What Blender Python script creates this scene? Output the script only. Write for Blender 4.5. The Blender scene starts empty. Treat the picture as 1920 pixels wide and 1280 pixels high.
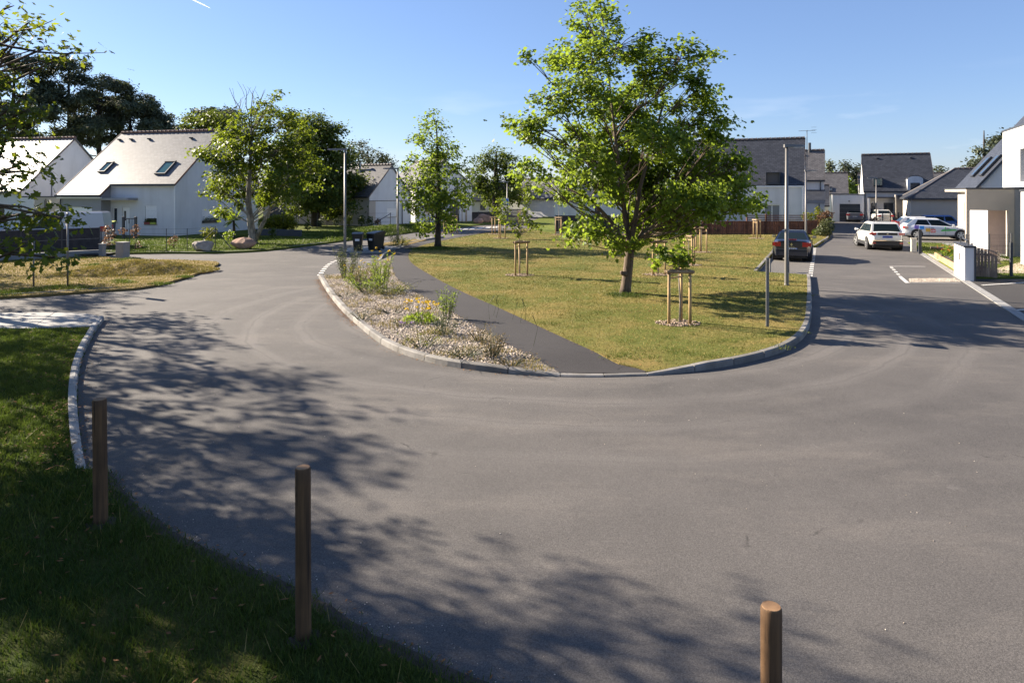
import bpy, bmesh, math, random
import numpy as np
from mathutils import Vector, Matrix
from mathutils.geometry import tessellate_polygon

# ------------------------------------------------------------------ camera, sky, sun, exposure
sc = bpy.context.scene
C = sc.collection
EYE = 3.4                      # metres above the road
FPX, HORIZON = 1280.0, 360.0   # focal length and horizon row, in pixels of the 1920-wide photograph

cam_data = bpy.data.cameras.new("camera")
cam_data.lens = 24.0
cam_data.sensor_width = 36.0
cam_data.shift_y = -(640 - HORIZON) / 1920.0
cam_data.clip_start = 0.1
cam_data.clip_end = 9000.0
cam = bpy.data.objects.new("camera", cam_data)
cam.location = (0, 0, EYE)
cam.rotation_euler = (math.radians(90), 0, 0)
C.objects.link(cam)
sc.camera = cam

SUN_EL = math.radians(26.0)
SUN_H = Vector((-0.878, 0.478, 0)).normalized()       # horizontal direction towards the sun
TO_SUN = Vector((SUN_H.x * math.cos(SUN_EL), SUN_H.y * math.cos(SUN_EL), math.sin(SUN_EL)))
sun_data = bpy.data.lights.new("sun", "SUN")
sun_data.energy = 5.0
sun_data.angle = math.radians(0.53)
sun_data.color = (1.0, 0.88, 0.72)
sun = bpy.data.objects.new("sun", sun_data)
sun.rotation_euler = (-TO_SUN).to_track_quat("-Z", "Y").to_euler()
sun.location = (-40, 30, 60)
C.objects.link(sun)

world = bpy.data.worlds.new("World")
sc.world = world
world.use_nodes = True
wn, wl = world.node_tree.nodes, world.node_tree.links
wn.clear()
w_out = wn.new("ShaderNodeOutputWorld")
w_bg = wn.new("ShaderNodeBackground")
w_bg.inputs["Strength"].default_value = 0.05
w_sky = wn.new("ShaderNodeTexSky")
w_sky.sky_type = "NISHITA"
w_sky.sun_disc = False
w_sky.sun_elevation = SUN_EL
w_sky.sun_rotation = math.atan2(SUN_H.x, SUN_H.y)
w_sky.air_density = 1.0
w_sky.dust_density = 0.25
w_sky.ozone_density = 4.5
# thin fair-weather cloud low over the horizon
w_geo = wn.new("ShaderNodeTexCoord")
w_sep = wn.new("ShaderNodeSeparateXYZ")
w_map = wn.new("ShaderNodeMapping"); w_map.inputs["Scale"].default_value = (3.0, 3.0, 16.0)
w_noise = wn.new("ShaderNodeTexNoise"); w_noise.inputs["Scale"].default_value = 1.6; w_noise.inputs["Detail"].default_value = 6
w_ramp = wn.new("ShaderNodeValToRGB")
w_ramp.color_ramp.elements[0].position = 0.56; w_ramp.color_ramp.elements[1].position = 0.78
w_band = wn.new("ShaderNodeValToRGB")
e = w_band.color_ramp.elements
e[0].position = 0.0; e[0].color = (0.6, 0.6, 0.6, 1)
e[1].position = 0.16; e[1].color = (0, 0, 0, 1)
x = e.new(0.05); x.color = (1, 1, 1, 1)
w_mul = wn.new("ShaderNodeMath"); w_mul.operation = "MULTIPLY"
w_mul2 = wn.new("ShaderNodeMath"); w_mul2.operation = "MULTIPLY"; w_mul2.inputs[1].default_value = 0.55
w_mix = wn.new("ShaderNodeMixRGB"); w_mix.inputs["Color2"].default_value = (6.5, 6.8, 7.4, 1)
wl.new(w_geo.outputs["Generated"], w_sep.inputs[0])
wl.new(w_geo.outputs["Generated"], w_map.inputs["Vector"])
wl.new(w_map.outputs["Vector"], w_noise.inputs["Vector"])
wl.new(w_noise.outputs["Fac"], w_ramp.inputs["Fac"])
wl.new(w_sep.outputs["Z"], w_band.inputs["Fac"])
wl.new(w_ramp.outputs["Color"], w_mul.inputs[0]); wl.new(w_band.outputs["Color"], w_mul.inputs[1])
wl.new(w_mul.outputs[0], w_mul2.inputs[0])
wl.new(w_mul2.outputs[0], w_mix.inputs["Fac"])
w_even = wn.new("ShaderNodeMixRGB"); w_even.inputs["Fac"].default_value = 0.32
w_even.inputs["Color2"].default_value = (1.75, 2.65, 4.75, 1)      # clear-sky blue, evens out the glow round the sun
wl.new(w_sky.outputs["Color"], w_even.inputs["Color1"])
w_tint = wn.new("ShaderNodeMixRGB"); w_tint.blend_type = "MULTIPLY"; w_tint.inputs["Fac"].default_value = 1.0
w_tint.inputs["Color2"].default_value = (0.98, 0.95, 1.0, 1)
wl.new(w_even.outputs["Color"], w_tint.inputs["Color1"])
wl.new(w_tint.outputs["Color"], w_mix.inputs["Color1"])
wl.new(w_mix.outputs["Color"], w_bg.inputs["Color"])
wl.new(w_bg.outputs["Background"], w_out.inputs["Surface"])

sc.view_settings.view_transform = "Standard"
sc.view_settings.look = "None"
sc.view_settings.gamma = 1.0
sc.view_settings.use_curve_mapping = False
sc.view_settings.exposure = 1.85
sc.cycles.max_bounces = 10
sc.cycles.transparent_max_bounces = 8
sc.cycles.volume_bounces = 8
sc.cycles.use_denoising = True

# ------------------------------------------------------------------ helpers
RNG = np.random.default_rng(7)
R = random.Random(11)

def P(px, py, z=0.0):
    """World point at height z that the photograph shows at (px, py)."""
    d = (EYE - z) * FPX / (py - HORIZON)
    return Vector(((px - 960) / FPX * d, d, z))

def at(px, py, d):
    return Vector(((px - 960) / FPX * d, d, EYE - (py - HORIZON) / FPX * d))

def tag(o, label=None, cat=None, group=None, kind=None):
    if label: o["label"] = label
    if cat: o["category"] = cat
    if group: o["group"] = group
    if kind: o["kind"] = kind
    return o

def thing(name, label, cat, loc=(0, 0, 0), rz=0.0, group=None, kind=None):
    o = bpy.data.objects.new(name, None)
    o.empty_display_size = 0.2
    C.objects.link(o)
    o.location = loc
    o.rotation_euler = (0, 0, rz)
    return tag(o, label, cat, group, kind)

def dup(root, loc=None, rz=None, label=None, scale=None):
    r = root.copy(); C.objects.link(r)
    if loc is not None: r.location = loc
    if rz is not None: r.rotation_euler = (0, 0, rz)
    if scale is not None: r.scale = scale
    if label: r["label"] = label
    for ch in list(root.children):
        c = ch.copy(); C.objects.link(c); c.parent = r
        for g in list(ch.children):
            k = g.copy(); C.objects.link(k); k.parent = c
    return r

class MB:
    def __init__(s):
        s.v, s.f, s.uv = [], [], {}
    def add(s, vs, fs):
        n = len(s.v); s.v += [tuple(p) for p in vs]
        for f in fs: s.f.append(tuple(i + n for i in f))
        return s
    def poly(s, pts, uv=None):
        n = len(s.v); s.v += [tuple(p) for p in pts]
        s.f.append(tuple(range(n, n + len(pts))))
        if uv: s.uv[len(s.f) - 1] = uv
        return s
    def box(s, x0, x1, y0, y1, z0, z1):
        v = [(x0,y0,z0),(x1,y0,z0),(x1,y1,z0),(x0,y1,z0),(x0,y0,z1),(x1,y0,z1),(x1,y1,z1),(x0,y1,z1)]
        return s.add(v, [(0,3,2,1),(4,5,6,7),(0,1,5,4),(1,2,6,5),(2,3,7,6),(3,0,4,7)])
    def obox(s, c, hx, hy, hz, m=None):
        """box about c with half sizes, turned by the 3x3 matrix m"""
        m = m or Matrix.Identity(3); c = Vector(c)
        v = [c + m @ Vector((a*hx, b*hy, d*hz)) for d in (-1,1) for a, b in ((-1,-1),(1,-1),(1,1),(-1,1))]
        return s.add(v, [(0,3,2,1),(4,5,6,7),(0,1,5,4),(1,2,6,5),(2,3,7,6),(3,0,4,7)])
    def rbox(s, x0, x1, y0, y1, z0, z1, b):
        """box with chamfered upright and top edges"""
        def ring(i, z):
            return [(x0+i+b,y0+i,z),(x1-i-b,y0+i,z),(x1-i,y0+i+b,z),(x1-i,y1-i-b,z),(x1-i-b,y1-i,z),(x0+i+b,y1-i,z),(x0+i,y1-i-b,z),(x0+i,y0+i+b,z)]
        v = ring(0, z0) + ring(0, z1-b) + ring(b, z1)
        f = [tuple(range(7,-1,-1)), tuple(range(16,24))]
        for k in range(2):
            for i in range(8):
                j = (i+1) % 8
                f.append((k*8+i, k*8+j, k*8+8+j, k*8+8+i))
        return s.add(v, f)
    def prism(s, pts, z0, z1):
        n = len(pts)
        v = [(p[0],p[1],z0) for p in pts] + [(p[0],p[1],z1) for p in pts]
        f = [tuple(range(n-1,-1,-1)), tuple(range(n,2*n))] + [(i,(i+1)%n,n+(i+1)%n,n+i) for i in range(n)]
        return s.add(v, f)
    def xprism(s, pts, x0, x1):
        """outline in the y-z plane pushed along x"""
        n = len(pts)
        v = [(x0,p[0],p[1]) for p in pts] + [(x1,p[0],p[1]) for p in pts]
        f = [tuple(range(n-1,-1,-1)), tuple(range(n,2*n))] + [(i,(i+1)%n,n+(i+1)%n,n+i) for i in range(n)]
        return s.add(v, f)
    def tube(s, pts, rad, n=8, cap=True):
        pts = [Vector(p) for p in pts]
        if not hasattr(rad, "__len__"): rad = [rad]*len(pts)
        base = len(s.v); ref = Vector((0,0,1))
        for i, p in enumerate(pts):
            t = (pts[min(i+1,len(pts)-1)] - pts[max(i-1,0)])
            t = t.normalized() if t.length > 1e-9 else Vector((0,0,1))
            a = t.cross(ref)
            if a.length < 0.15: a = t.cross(Vector((0,1,0)))
            a.normalize(); b = t.cross(a)
            for k in range(n):
                q = 2*math.pi*k/n
                s.v.append(tuple(p + (a*math.cos(q) + b*math.sin(q))*rad[i]))
        for i in range(len(pts)-1):
            for k in range(n):
                j = (k+1) % n
                s.f.append((base+i*n+k, base+i*n+j, base+(i+1)*n+j, base+(i+1)*n+k))
        if cap:
            s.f.append(tuple(base+k for k in range(n-1,-1,-1)))
            s.f.append(tuple(base+(len(pts)-1)*n+k for k in range(n)))
        return s
    def slab(s, a, b, c, d, th):
        """sloping slab: a,b along the eave, c,d along the ridge; thickness downwards; UVs in metres"""
        a,b,c,d = map(Vector,(a,b,c,d))
        nrm = (b-a).cross(d-a).normalized()
        if nrm.z < 0: nrm = -nrm
        low = [p - nrm*th for p in (a,b,c,d)]
        e1 = (b-a).normalized(); e2 = (d-a) - e1*(d-a).dot(e1); e2.normalize()
        s.poly([a,b,c,d], [((p-a).dot(e1),(p-a).dot(e2)) for p in (a,b,c,d)])
        n = len(s.v); s.v += [tuple(p) for p in (a,b,c,d)] + [tuple(p) for p in low]
        s.f += [(n+7,n+6,n+5,n+4)] + [(n+i,n+4+i,n+4+(i+1)%4,n+(i+1)%4) for i in range(4)]
        return s
    def face(s, o, dx, w, h, holes=(), depth=0.16, z0=0.0):
        """upright wall face from o along dx (outward = dx x z) with recessed openings (x0,x1,z0,z1)"""
        o = Vector(o); dx = Vector(dx).normalized(); up = Vector((0,0,1)); inn = -dx.cross(up)
        xs = sorted({0.0, w} | {v for q in holes for v in q[:2]})
        zs = sorted({z0, h} | {v for q in holes for v in q[2:4]})
        pt = lambda x_, z_, k=0: o + dx*x_ + up*z_ + inn*k
        for i in range(len(xs)-1):
            for j in range(len(zs)-1):
                mx, mz = (xs[i]+xs[i+1])/2, (zs[j]+zs[j+1])/2
                if any(q[0] < mx < q[1] and q[2] < mz < q[3] for q in holes): continue
                s.poly([pt(xs[i],zs[j]),pt(xs[i+1],zs[j]),pt(xs[i+1],zs[j+1]),pt(xs[i],zs[j+1])])
        for q in holes:
            a = [(q[0],q[2]),(q[1],q[2]),(q[1],q[3]),(q[0],q[3])]
            for i in range(4):
                b, c = a[i], a[(i+1)%4]
                s.poly([pt(*b), pt(b[0],b[1],depth), pt(c[0],c[1],depth), pt(*c)])
        return s
    def build(s, name, mat, parent=None, smooth=False, loc=None, rz=None, kind=None, label=None):
        me = bpy.data.meshes.new(name)
        me.from_pydata(s.v, [], s.f)
        if s.uv:
            lay = me.uv_layers.new(name="UVMap").data
            for fi, uv in s.uv.items():
                for k, li in enumerate(me.polygons[fi].loop_indices): lay[li].uv = uv[k]
        if smooth: me.polygons.foreach_set("use_smooth", [True]*len(me.polygons))
        me.materials.append(mat)
        me.update()
        o = bpy.data.objects.new(name, me)
        C.objects.link(o)
        if parent: o.parent = parent
        if loc is not None: o.location = loc
        if rz is not None: o.rotation_euler = (0,0,rz)
        if kind: o["kind"] = kind
        if label: o["label"] = label
        return o

def np_mesh(name, verts, K, mat, parent=None, tint=None, kind=None, smooth=False):
    """mesh of separate K-gons, verts (N*K,3)"""
    n = len(verts); m = n // K
    me = bpy.data.meshes.new(name)
    me.vertices.add(n); me.vertices.foreach_set("co", np.ascontiguousarray(verts, np.float32).ravel())
    me.loops.add(n); me.loops.foreach_set("vertex_index", np.arange(n, dtype=np.int32))
    me.polygons.add(m); me.polygons.foreach_set("loop_start", np.arange(0, n, K, dtype=np.int32))
    me.update(calc_edges=True)
    if tint is not None:
        a = me.attributes.new("tint", "FLOAT", "FACE"); a.data.foreach_set("value", np.ascontiguousarray(tint, np.float32))
    me.materials.append(mat)
    o = bpy.data.objects.new(name, me); C.objects.link(o)
    if parent: o.parent = parent
    if kind: o["kind"] = kind
    return o

def np_tris(name, verts, faces, mat, parent=None, tint=None, kind=None):
    """indexed triangles"""
    me = bpy.data.meshes.new(name); n = len(faces)
    me.vertices.add(len(verts)); me.vertices.foreach_set("co", np.ascontiguousarray(verts, np.float32).ravel())
    me.loops.add(n*3); me.loops.foreach_set("vertex_index", np.ascontiguousarray(faces, np.int32).ravel())
    me.polygons.add(n); me.polygons.foreach_set("loop_start", np.arange(0, n*3, 3, dtype=np.int32))
    me.update(calc_edges=True)
    if tint is not None:
        a = me.attributes.new("tint", "FLOAT", "FACE"); a.data.foreach_set("value", np.ascontiguousarray(tint, np.float32))
    me.materials.append(mat)
    o = bpy.data.objects.new(name, me); C.objects.link(o)
    if parent: o.parent = parent
    if kind: o["kind"] = kind
    return o

def smooth_curve(pts, step=0.25, closed=False):
    """Catmull-Rom through 2-D points, resampled"""
    pts = [Vector((p[0], p[1])) for p in pts]; n = len(pts); out = []
    for i in range(n if closed else n-1):
        p0 = pts[(i-1) % n] if (closed or i > 0) else pts[i]
        p1, p2 = pts[i], pts[(i+1) % n]
        p3 = pts[(i+2) % n] if (closed or i+2 < n) else p2
        k = max(1, int((p2-p1).length/step))
        for j in range(k):
            t = j/k
            out.append(0.5*((2*p1) + (p2-p0)*t + (2*p0-5*p1+4*p2-p3)*t*t + (3*p1-p0-3*p2+p3)*t**3))
    if not closed: out.append(pts[-1])
    return out

def inside(poly, x, y):
    poly = np.array([(p[0], p[1]) for p in poly]); r = np.zeros(len(x), bool); j = len(poly)-1
    for i in range(len(poly)):
        xi, yi, xj, yj = *poly[i], *poly[j]
        c = ((yi > y) != (yj > y)) & (x < (xj-xi)*(y-yi)/(yj-yi+1e-12) + xi)
        r ^= c; j = i
    return r

def sheet(name, pts, z, th, mat, kind="structure", label=None, parent=None):
    """flat slab with its top at z, walls going down th"""
    n = len(pts)
    top = [(p[0], p[1], z) for p in pts]
    area = sum(pts[i][0]*pts[(i+1)%n][1] - pts[(i+1)%n][0]*pts[i][1] for i in range(n))
    if area < 0: top.reverse()
    tris = tessellate_polygon([[Vector(p) for p in top]])
    mb = MB(); mb.v = top + [(p[0],p[1],z-th) for p in top]
    for t in tris:
        a, b, c = (Vector(top[i]) for i in t)
        if (b-a).cross(c-a).z < 0: t = (t[0], t[2], t[1])
        mb.f.append(tuple(t))
    for i in range(n):
        j = (i+1) % n
        mb.f.append((i, n+i, n+j, j))
    o = mb.build(name, mat, parent)
    return tag(o, label, None, None, kind)

# ------------------------------------------------------------------ materials
def mat_new(name):
    m = bpy.data.materials.new(name); m.use_nodes = True
    nt = m.node_tree; b = nt.nodes["Principled BSDF"]
    return m, nt, b

def nd(nt, t, **kw):
    n = nt.nodes.new(t)
    for k, v in kw.items():
        if k in n.inputs: n.inputs[k].default_value = v
        else: setattr(n, k, v)
    return n

def mix(nt, fac, a, b):
    n = nt.nodes.new("ShaderNodeMixRGB")
    for s, v in (("Fac", fac), ("Color1", a), ("Color2", b)):
        if isinstance(v, (int, float)): n.inputs[s].default_value = v
        elif isinstance(v, tuple): n.inputs[s].default_value = (*v[:3], 1)
        else: nt.links.new(v, n.inputs[s])
    return n.outputs["Color"]

def ramp(nt, src, a, b):
    n = nt.nodes.new("ShaderNodeMapRange"); n.inputs["From Min"].default_value = a; n.inputs["From Max"].default_value = b
    nt.links.new(src, n.inputs["Value"]); return n.outputs["Result"]

def noise(nt, scale, detail=4, rough=0.55, co="Object", stretch=None):
    t = nt.nodes.new("ShaderNodeTexCoord"); n = nt.nodes.new("ShaderNodeTexNoise")
    n.inputs["Scale"].default_value = scale; n.inputs["Detail"].default_value = detail; n.inputs["Roughness"].default_value = rough
    if stretch:
        mp = nt.nodes.new("ShaderNodeMapping"); mp.inputs["Scale"].default_value = stretch
        nt.links.new(t.outputs[co], mp.inputs["Vector"]); nt.links.new(mp.outputs["Vector"], n.inputs["Vector"])
    else: nt.links.new(t.outputs[co], n.inputs["Vector"])
    return n.outputs["Fac"]

def bump(nt, b, h, strength=0.3, dist=0.01):
    n = nt.nodes.new("ShaderNodeBump"); n.inputs["Strength"].default_value = strength; n.inputs["Distance"].default_value = dist
    nt.links.new(h, n.inputs["Height"]); nt.links.new(n.outputs["Normal"], b.inputs["Normal"])

def simple(name, col, rough=0.6, metal=0.0, var=0.12, scale=6.0, bmp=0.0, spec=0.5, coat=0.0):
    m, nt, b = mat_new(name)
    c2 = tuple(min(1, c*(1+var)) for c in col); c1 = tuple(c*(1-var) for c in col)
    if var > 0:
        f = noise(nt, scale, 5)
        nt.links.new(mix(nt, ramp(nt, f, 0.3, 0.7), c1, c2), b.inputs["Base Color"])
        if bmp: bump(nt, b, noise(nt, scale*14, 3), bmp, 0.01)
    else: b.inputs["Base Color"].default_value = (*col, 1)
    b.inputs["Roughness"].default_value = rough; b.inputs["Metallic"].default_value = metal
    b.inputs["Specular IOR Level"].default_value = spec
    if coat: b.inputs["Coat Weight"].default_value = coat; b.inputs["Coat Roughness"].default_value = 0.04
    return m

def leafmat(name, dark, light, trans, tf=0.42, rough=0.5):
    m, nt, b = mat_new(name)
    a = nd(nt, "ShaderNodeAttribute", attribute_name="tint")
    col = mix(nt, a.outputs["Fac"], dark, light)
    nt.links.new(col, b.inputs["Base Color"]); b.inputs["Roughness"].default_value = rough
    b.inputs["Specular IOR Level"].default_value = 0.2
    tr = nt.nodes.new("ShaderNodeBsdfTranslucent")
    nt.links.new(mix(nt, a.outputs["Fac"], tuple(c*0.75 for c in trans), tuple(c*1.15 for c in trans)), tr.inputs["Color"])
    ms = nt.nodes.new("ShaderNodeMixShader"); ms.inputs[0].default_value = tf
    nt.links.new(b.outputs[0], ms.inputs[1]); nt.links.new(tr.outputs[0], ms.inputs[2])
    nt.links.new(ms.outputs[0], nt.nodes["Material Output"].inputs["Surface"])
    return m

M = {}
M["white_wall"] = simple("white render", (0.60,0.60,0.60), 0.85, var=0.04, scale=1.2, bmp=0.12)
def weather(m):
    nt = m.node_tree; b = nt.nodes["Principled BSDF"]; src = b.inputs["Base Color"].links[0].from_socket
    f = noise(nt, 0.8, 6, 0.7, stretch=(1.6,1.6,0.25)); mm = nd(nt, "ShaderNodeMath", operation="MULTIPLY"); nt.links.new(ramp(nt, f, 0.45, 0.7), mm.inputs[0]); mm.inputs[1].default_value = 0.22
    nt.links.new(mix(nt, mm.outputs[0], src, (0.30,0.29,0.27)), b.inputs["Base Color"])
weather(M["white_wall"])
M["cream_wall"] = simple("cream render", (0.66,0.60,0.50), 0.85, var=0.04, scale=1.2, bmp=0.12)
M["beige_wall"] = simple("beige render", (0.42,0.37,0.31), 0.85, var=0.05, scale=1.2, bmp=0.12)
M["grey_wall"] = simple("grey render", (0.26,0.26,0.27), 0.85, var=0.05, scale=1.2, bmp=0.12)
M["dark_wall"] = simple("anthracite render", (0.06,0.065,0.08), 0.8, var=0.06, scale=1.2, bmp=0.1)
M["taupe_wall"] = simple("taupe render", (0.40,0.35,0.29), 0.85, var=0.05, scale=1.2, bmp=0.12)
M["concrete"] = simple("concrete", (0.28,0.265,0.245), 0.85, var=0.18, scale=3.0, bmp=0.3)
M["pale_concrete"] = simple("pale concrete", (0.26,0.255,0.245), 0.85, var=0.12, scale=3.0, bmp=0.3)
M["kerb_grey"] = simple("grey kerb concrete", (0.19,0.178,0.165), 0.85, var=0.25, scale=2.5, bmp=0.35)
def grime(m, amt=0.5):
    nt = m.node_tree; b = nt.nodes["Principled BSDF"]; l = b.inputs["Base Color"].links[0]; src = l.from_socket
    f = noise(nt, 1.7, 7, 0.75); g = noise(nt, 14, 5, 0.7)
    mm = nd(nt, "ShaderNodeMath", operation="MULTIPLY"); nt.links.new(ramp(nt, f, 0.42, 0.62), mm.inputs[0]); mm.inputs[1].default_value = amt
    c = mix(nt, mm.outputs[0], src, (0.09,0.08,0.06)); m2 = nd(nt, "ShaderNodeMath", operation="MULTIPLY"); nt.links.new(ramp(nt, g, 0.55, 0.68), m2.inputs[0]); m2.inputs[1].default_value = amt*0.7
    nt.links.new(mix(nt, m2.outputs[0], c, (0.05,0.045,0.035)), b.inputs["Base Color"])
grime(M["kerb_grey"], 0.45); grime(M["pale_concrete"], 0.18); grime(M["concrete"], 0.4)
M["kerb_dark"] = simple("grey kerb concrete, darker", (0.135,0.127,0.118), 0.85, var=0.25, scale=2.5, bmp=0.35); grime(M["kerb_dark"], 0.4)
M["kerb_light"] = simple("grey kerb concrete, lighter", (0.24,0.225,0.205), 0.85, var=0.22, scale=2.5, bmp=0.35); grime(M["kerb_light"], 0.4)
M["paint"] = simple("road paint", (0.55,0.53,0.49), 0.7, var=0.2, scale=9, bmp=0.2)
M["anthracite"] = simple("anthracite metal", (0.035,0.038,0.045), 0.45, 0.0, var=0.1)
M["white_pvc"] = simple("white pvc", (0.75,0.75,0.74), 0.4, var=0.02)
M["zinc"] = simple("zinc", (0.38,0.39,0.40), 0.4, 0.7, var=0.12)
M["galv"] = simple("galvanised steel", (0.17,0.17,0.17), 0.5, 0.55, var=0.15, scale=8)
M["lamp_grey"] = simple("lamp post grey", (0.17,0.16,0.15), 0.45, 0.25, var=0.08)
M["screen"] = simple("dark screening mesh", (0.035,0.033,0.036), 0.9, var=0.3, scale=4)
M["bin_black"] = simple("black bin plastic", (0.014,0.017,0.018), 0.42, var=0.1)
M["rubber"] = simple("tyre rubber", (0.018,0.018,0.018), 0.85, var=0.2)
M["black_plastic"] = simple("black plastic", (0.018,0.018,0.02), 0.55, var=0.1)
M["alloy"] = simple("alloy", (0.55,0.55,0.56), 0.3, 0.8, var=0.05)
M["chrome"] = simple("chrome", (0.75,0.75,0.76), 0.12, 1.0, var=0)
M["tail_red"] = simple("red lamp glass", (0.42,0.015,0.02), 0.15, var=0, coat=0.6)
M["lamp_clear"] = simple("clear lamp glass", (0.6,0.62,0.65), 0.12, 0.2, var=0, coat=0.6)
M["plate"] = simple("number plate", (0.70,0.71,0.72), 0.5, var=0.03)
M["plate_blue"] = simple("plate blue", (0.03,0.08,0.42), 0.5, var=0)
M["ink"] = simple("dark ink", (0.03,0.03,0.05), 0.6, var=0)
M["sign_blue"] = simple("sign blue", (0.02,0.12,0.50), 0.4, var=0)
M["sign_white"] = simple("sign white", (0.80,0.80,0.80), 0.4, var=0)
M["sign_red"] = simple("sign red", (0.55,0.03,0.06), 0.4, var=0)
M["mail_slot"] = simple("mailbox bronze", (0.08,0.065,0.05), 0.5, var=0)
M["soil"] = simple("dark soil", (0.045,0.032,0.022), 0.95, var=0.35, scale=9, bmp=0.8)
M["terracotta"] = simple("red pot", (0.25,0.04,0.03), 0.6, var=0.1)
M["pot_green"] = simple("green pot", (0.35,0.40,0.05), 0.6, var=0.1)
M["rock"] = simple("granite boulder", (0.33,0.28,0.24), 0.9, var=0.35, scale=2.5, bmp=0.8)
M["rock_red"] = simple("reddish boulder", (0.33,0.20,0.14), 0.9, var=0.3, scale=2.5, bmp=0.8)
M["decal_purple"] = simple("purple film", (0.20,0.14,0.55), 0.4, var=0)
M["decal_blue"] = simple("blue film", (0.02,0.28,0.75), 0.4, var=0)
M["decal_yellow"] = simple("yellow film", (0.75,0.42,0.06), 0.4, var=0)
M["decal_red"] = simple("red film", (0.72,0.10,0.08), 0.4, var=0)
M["decal_green"] = simple("green film", (0.08,0.50,0.10), 0.4, var=0)


def glassmat(name, col, rough=0.06):
    m, nt, b = mat_new(name)
    b.inputs["Base Color"].default_value = (*col, 1); b.inputs["Roughness"].default_value = rough
    b.inputs["Specular IOR Level"].default_value = 0.8
    return m
M["glass"] = glassmat("window glass", (0.03,0.04,0.05))
M["car_glass"] = glassmat("car glass", (0.010,0.016,0.017), 0.04); M["car_glass"].node_tree.nodes["Principled BSDF"].inputs["Specular IOR Level"].default_value = 0.2
M["curtain"] = glassmat("curtained glass", (0.17,0.20,0.23), 0.15)
M["teal_glass"] = glassmat("green window glass", (0.03,0.09,0.085))

def carpaint(name, col):
    m = simple(name, col, 0.35, 0.1, var=0, spec=0.5, coat=0.9); return m
M["paint_navy"] = carpaint("midnight blue paint", (0.006,0.009,0.022))
M["paint_white"] = carpaint("white paint", (0.62,0.61,0.57))
M["paint_white_cool"] = carpaint("cool white paint", (0.66,0.67,0.68))
M["paint_blue"] = carpaint("blue paint", (0.03,0.10,0.30))
M["paint_grey"] = carpaint("grey paint", (0.10,0.105,0.12))
M["paint_silver_shade"] = carpaint("silver and shaded white paint", (0.40,0.41,0.42))

def slatemat(name, col, rough, spec, contrast=0.3):
    m, nt, b = mat_new(name)
    uv = nt.nodes.new("ShaderNodeUVMap")
    br = nt.nodes.new("ShaderNodeTexBrick")
    br.inputs["Scale"].default_value = 1.0
    br.inputs["Brick Width"].default_value = 0.32; br.inputs["Row Height"].default_value = 0.21
    br.inputs["Mortar Size"].default_value = 0.022; br.inputs["Mortar Smooth"].default_value = 0.3
    br.inputs["Color1"].default_value = (*[c*(1-contrast) for c in col],1); br.inputs["Color2"].default_value = (*[c*(1+contrast) for c in col],1)
    br.inputs["Mortar"].default_value = (*[c*0.45 for c in col],1)
    nt.links.new(uv.outputs[0], br.inputs["Vector"])
    f = noise(nt, 0.9, 6, 0.65)
    nt.links.new(mix(nt, ramp(nt, f, 0.3, 0.7), mix(nt, 0.25, br.outputs["Color"], tuple(c*0.6 for c in col)), br.outputs["Color"]), b.inputs["Base Color"])
    bump(nt, b, br.outputs["Color"], 0.5, 0.02)
    rr = noise(nt, 5.0, 4)
    mr = nt.nodes.new("ShaderNodeMapRange"); mr.inputs["To Min"].default_value = rough-0.07; mr.inputs["To Max"].default_value = rough+0.07
    nt.links.new(rr, mr.inputs["Value"]); nt.links.new(mr.outputs[0], b.inputs["Roughness"])
    b.inputs["Specular IOR Level"].default_value = spec
    return m
M["slate"] = slatemat("natural slate", (0.040,0.043,0.052), 0.48, 0.35)
M["slate_shiny"] = slatemat("polished slate", (0.11,0.105,0.10), 0.45, 0.6, 0.32)
M["slate_brown"] = slatemat("brown grey slate", (0.095,0.09,0.09), 0.5, 0.4)
M["ridge_tile"] = simple("ridge tile", (0.085,0.07,0.065), 0.6, var=0.25, scale=3)
M["ridge_red"] = simple("red brown ridge tile", (0.16,0.08,0.055), 0.6, var=0.25, scale=3)

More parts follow.
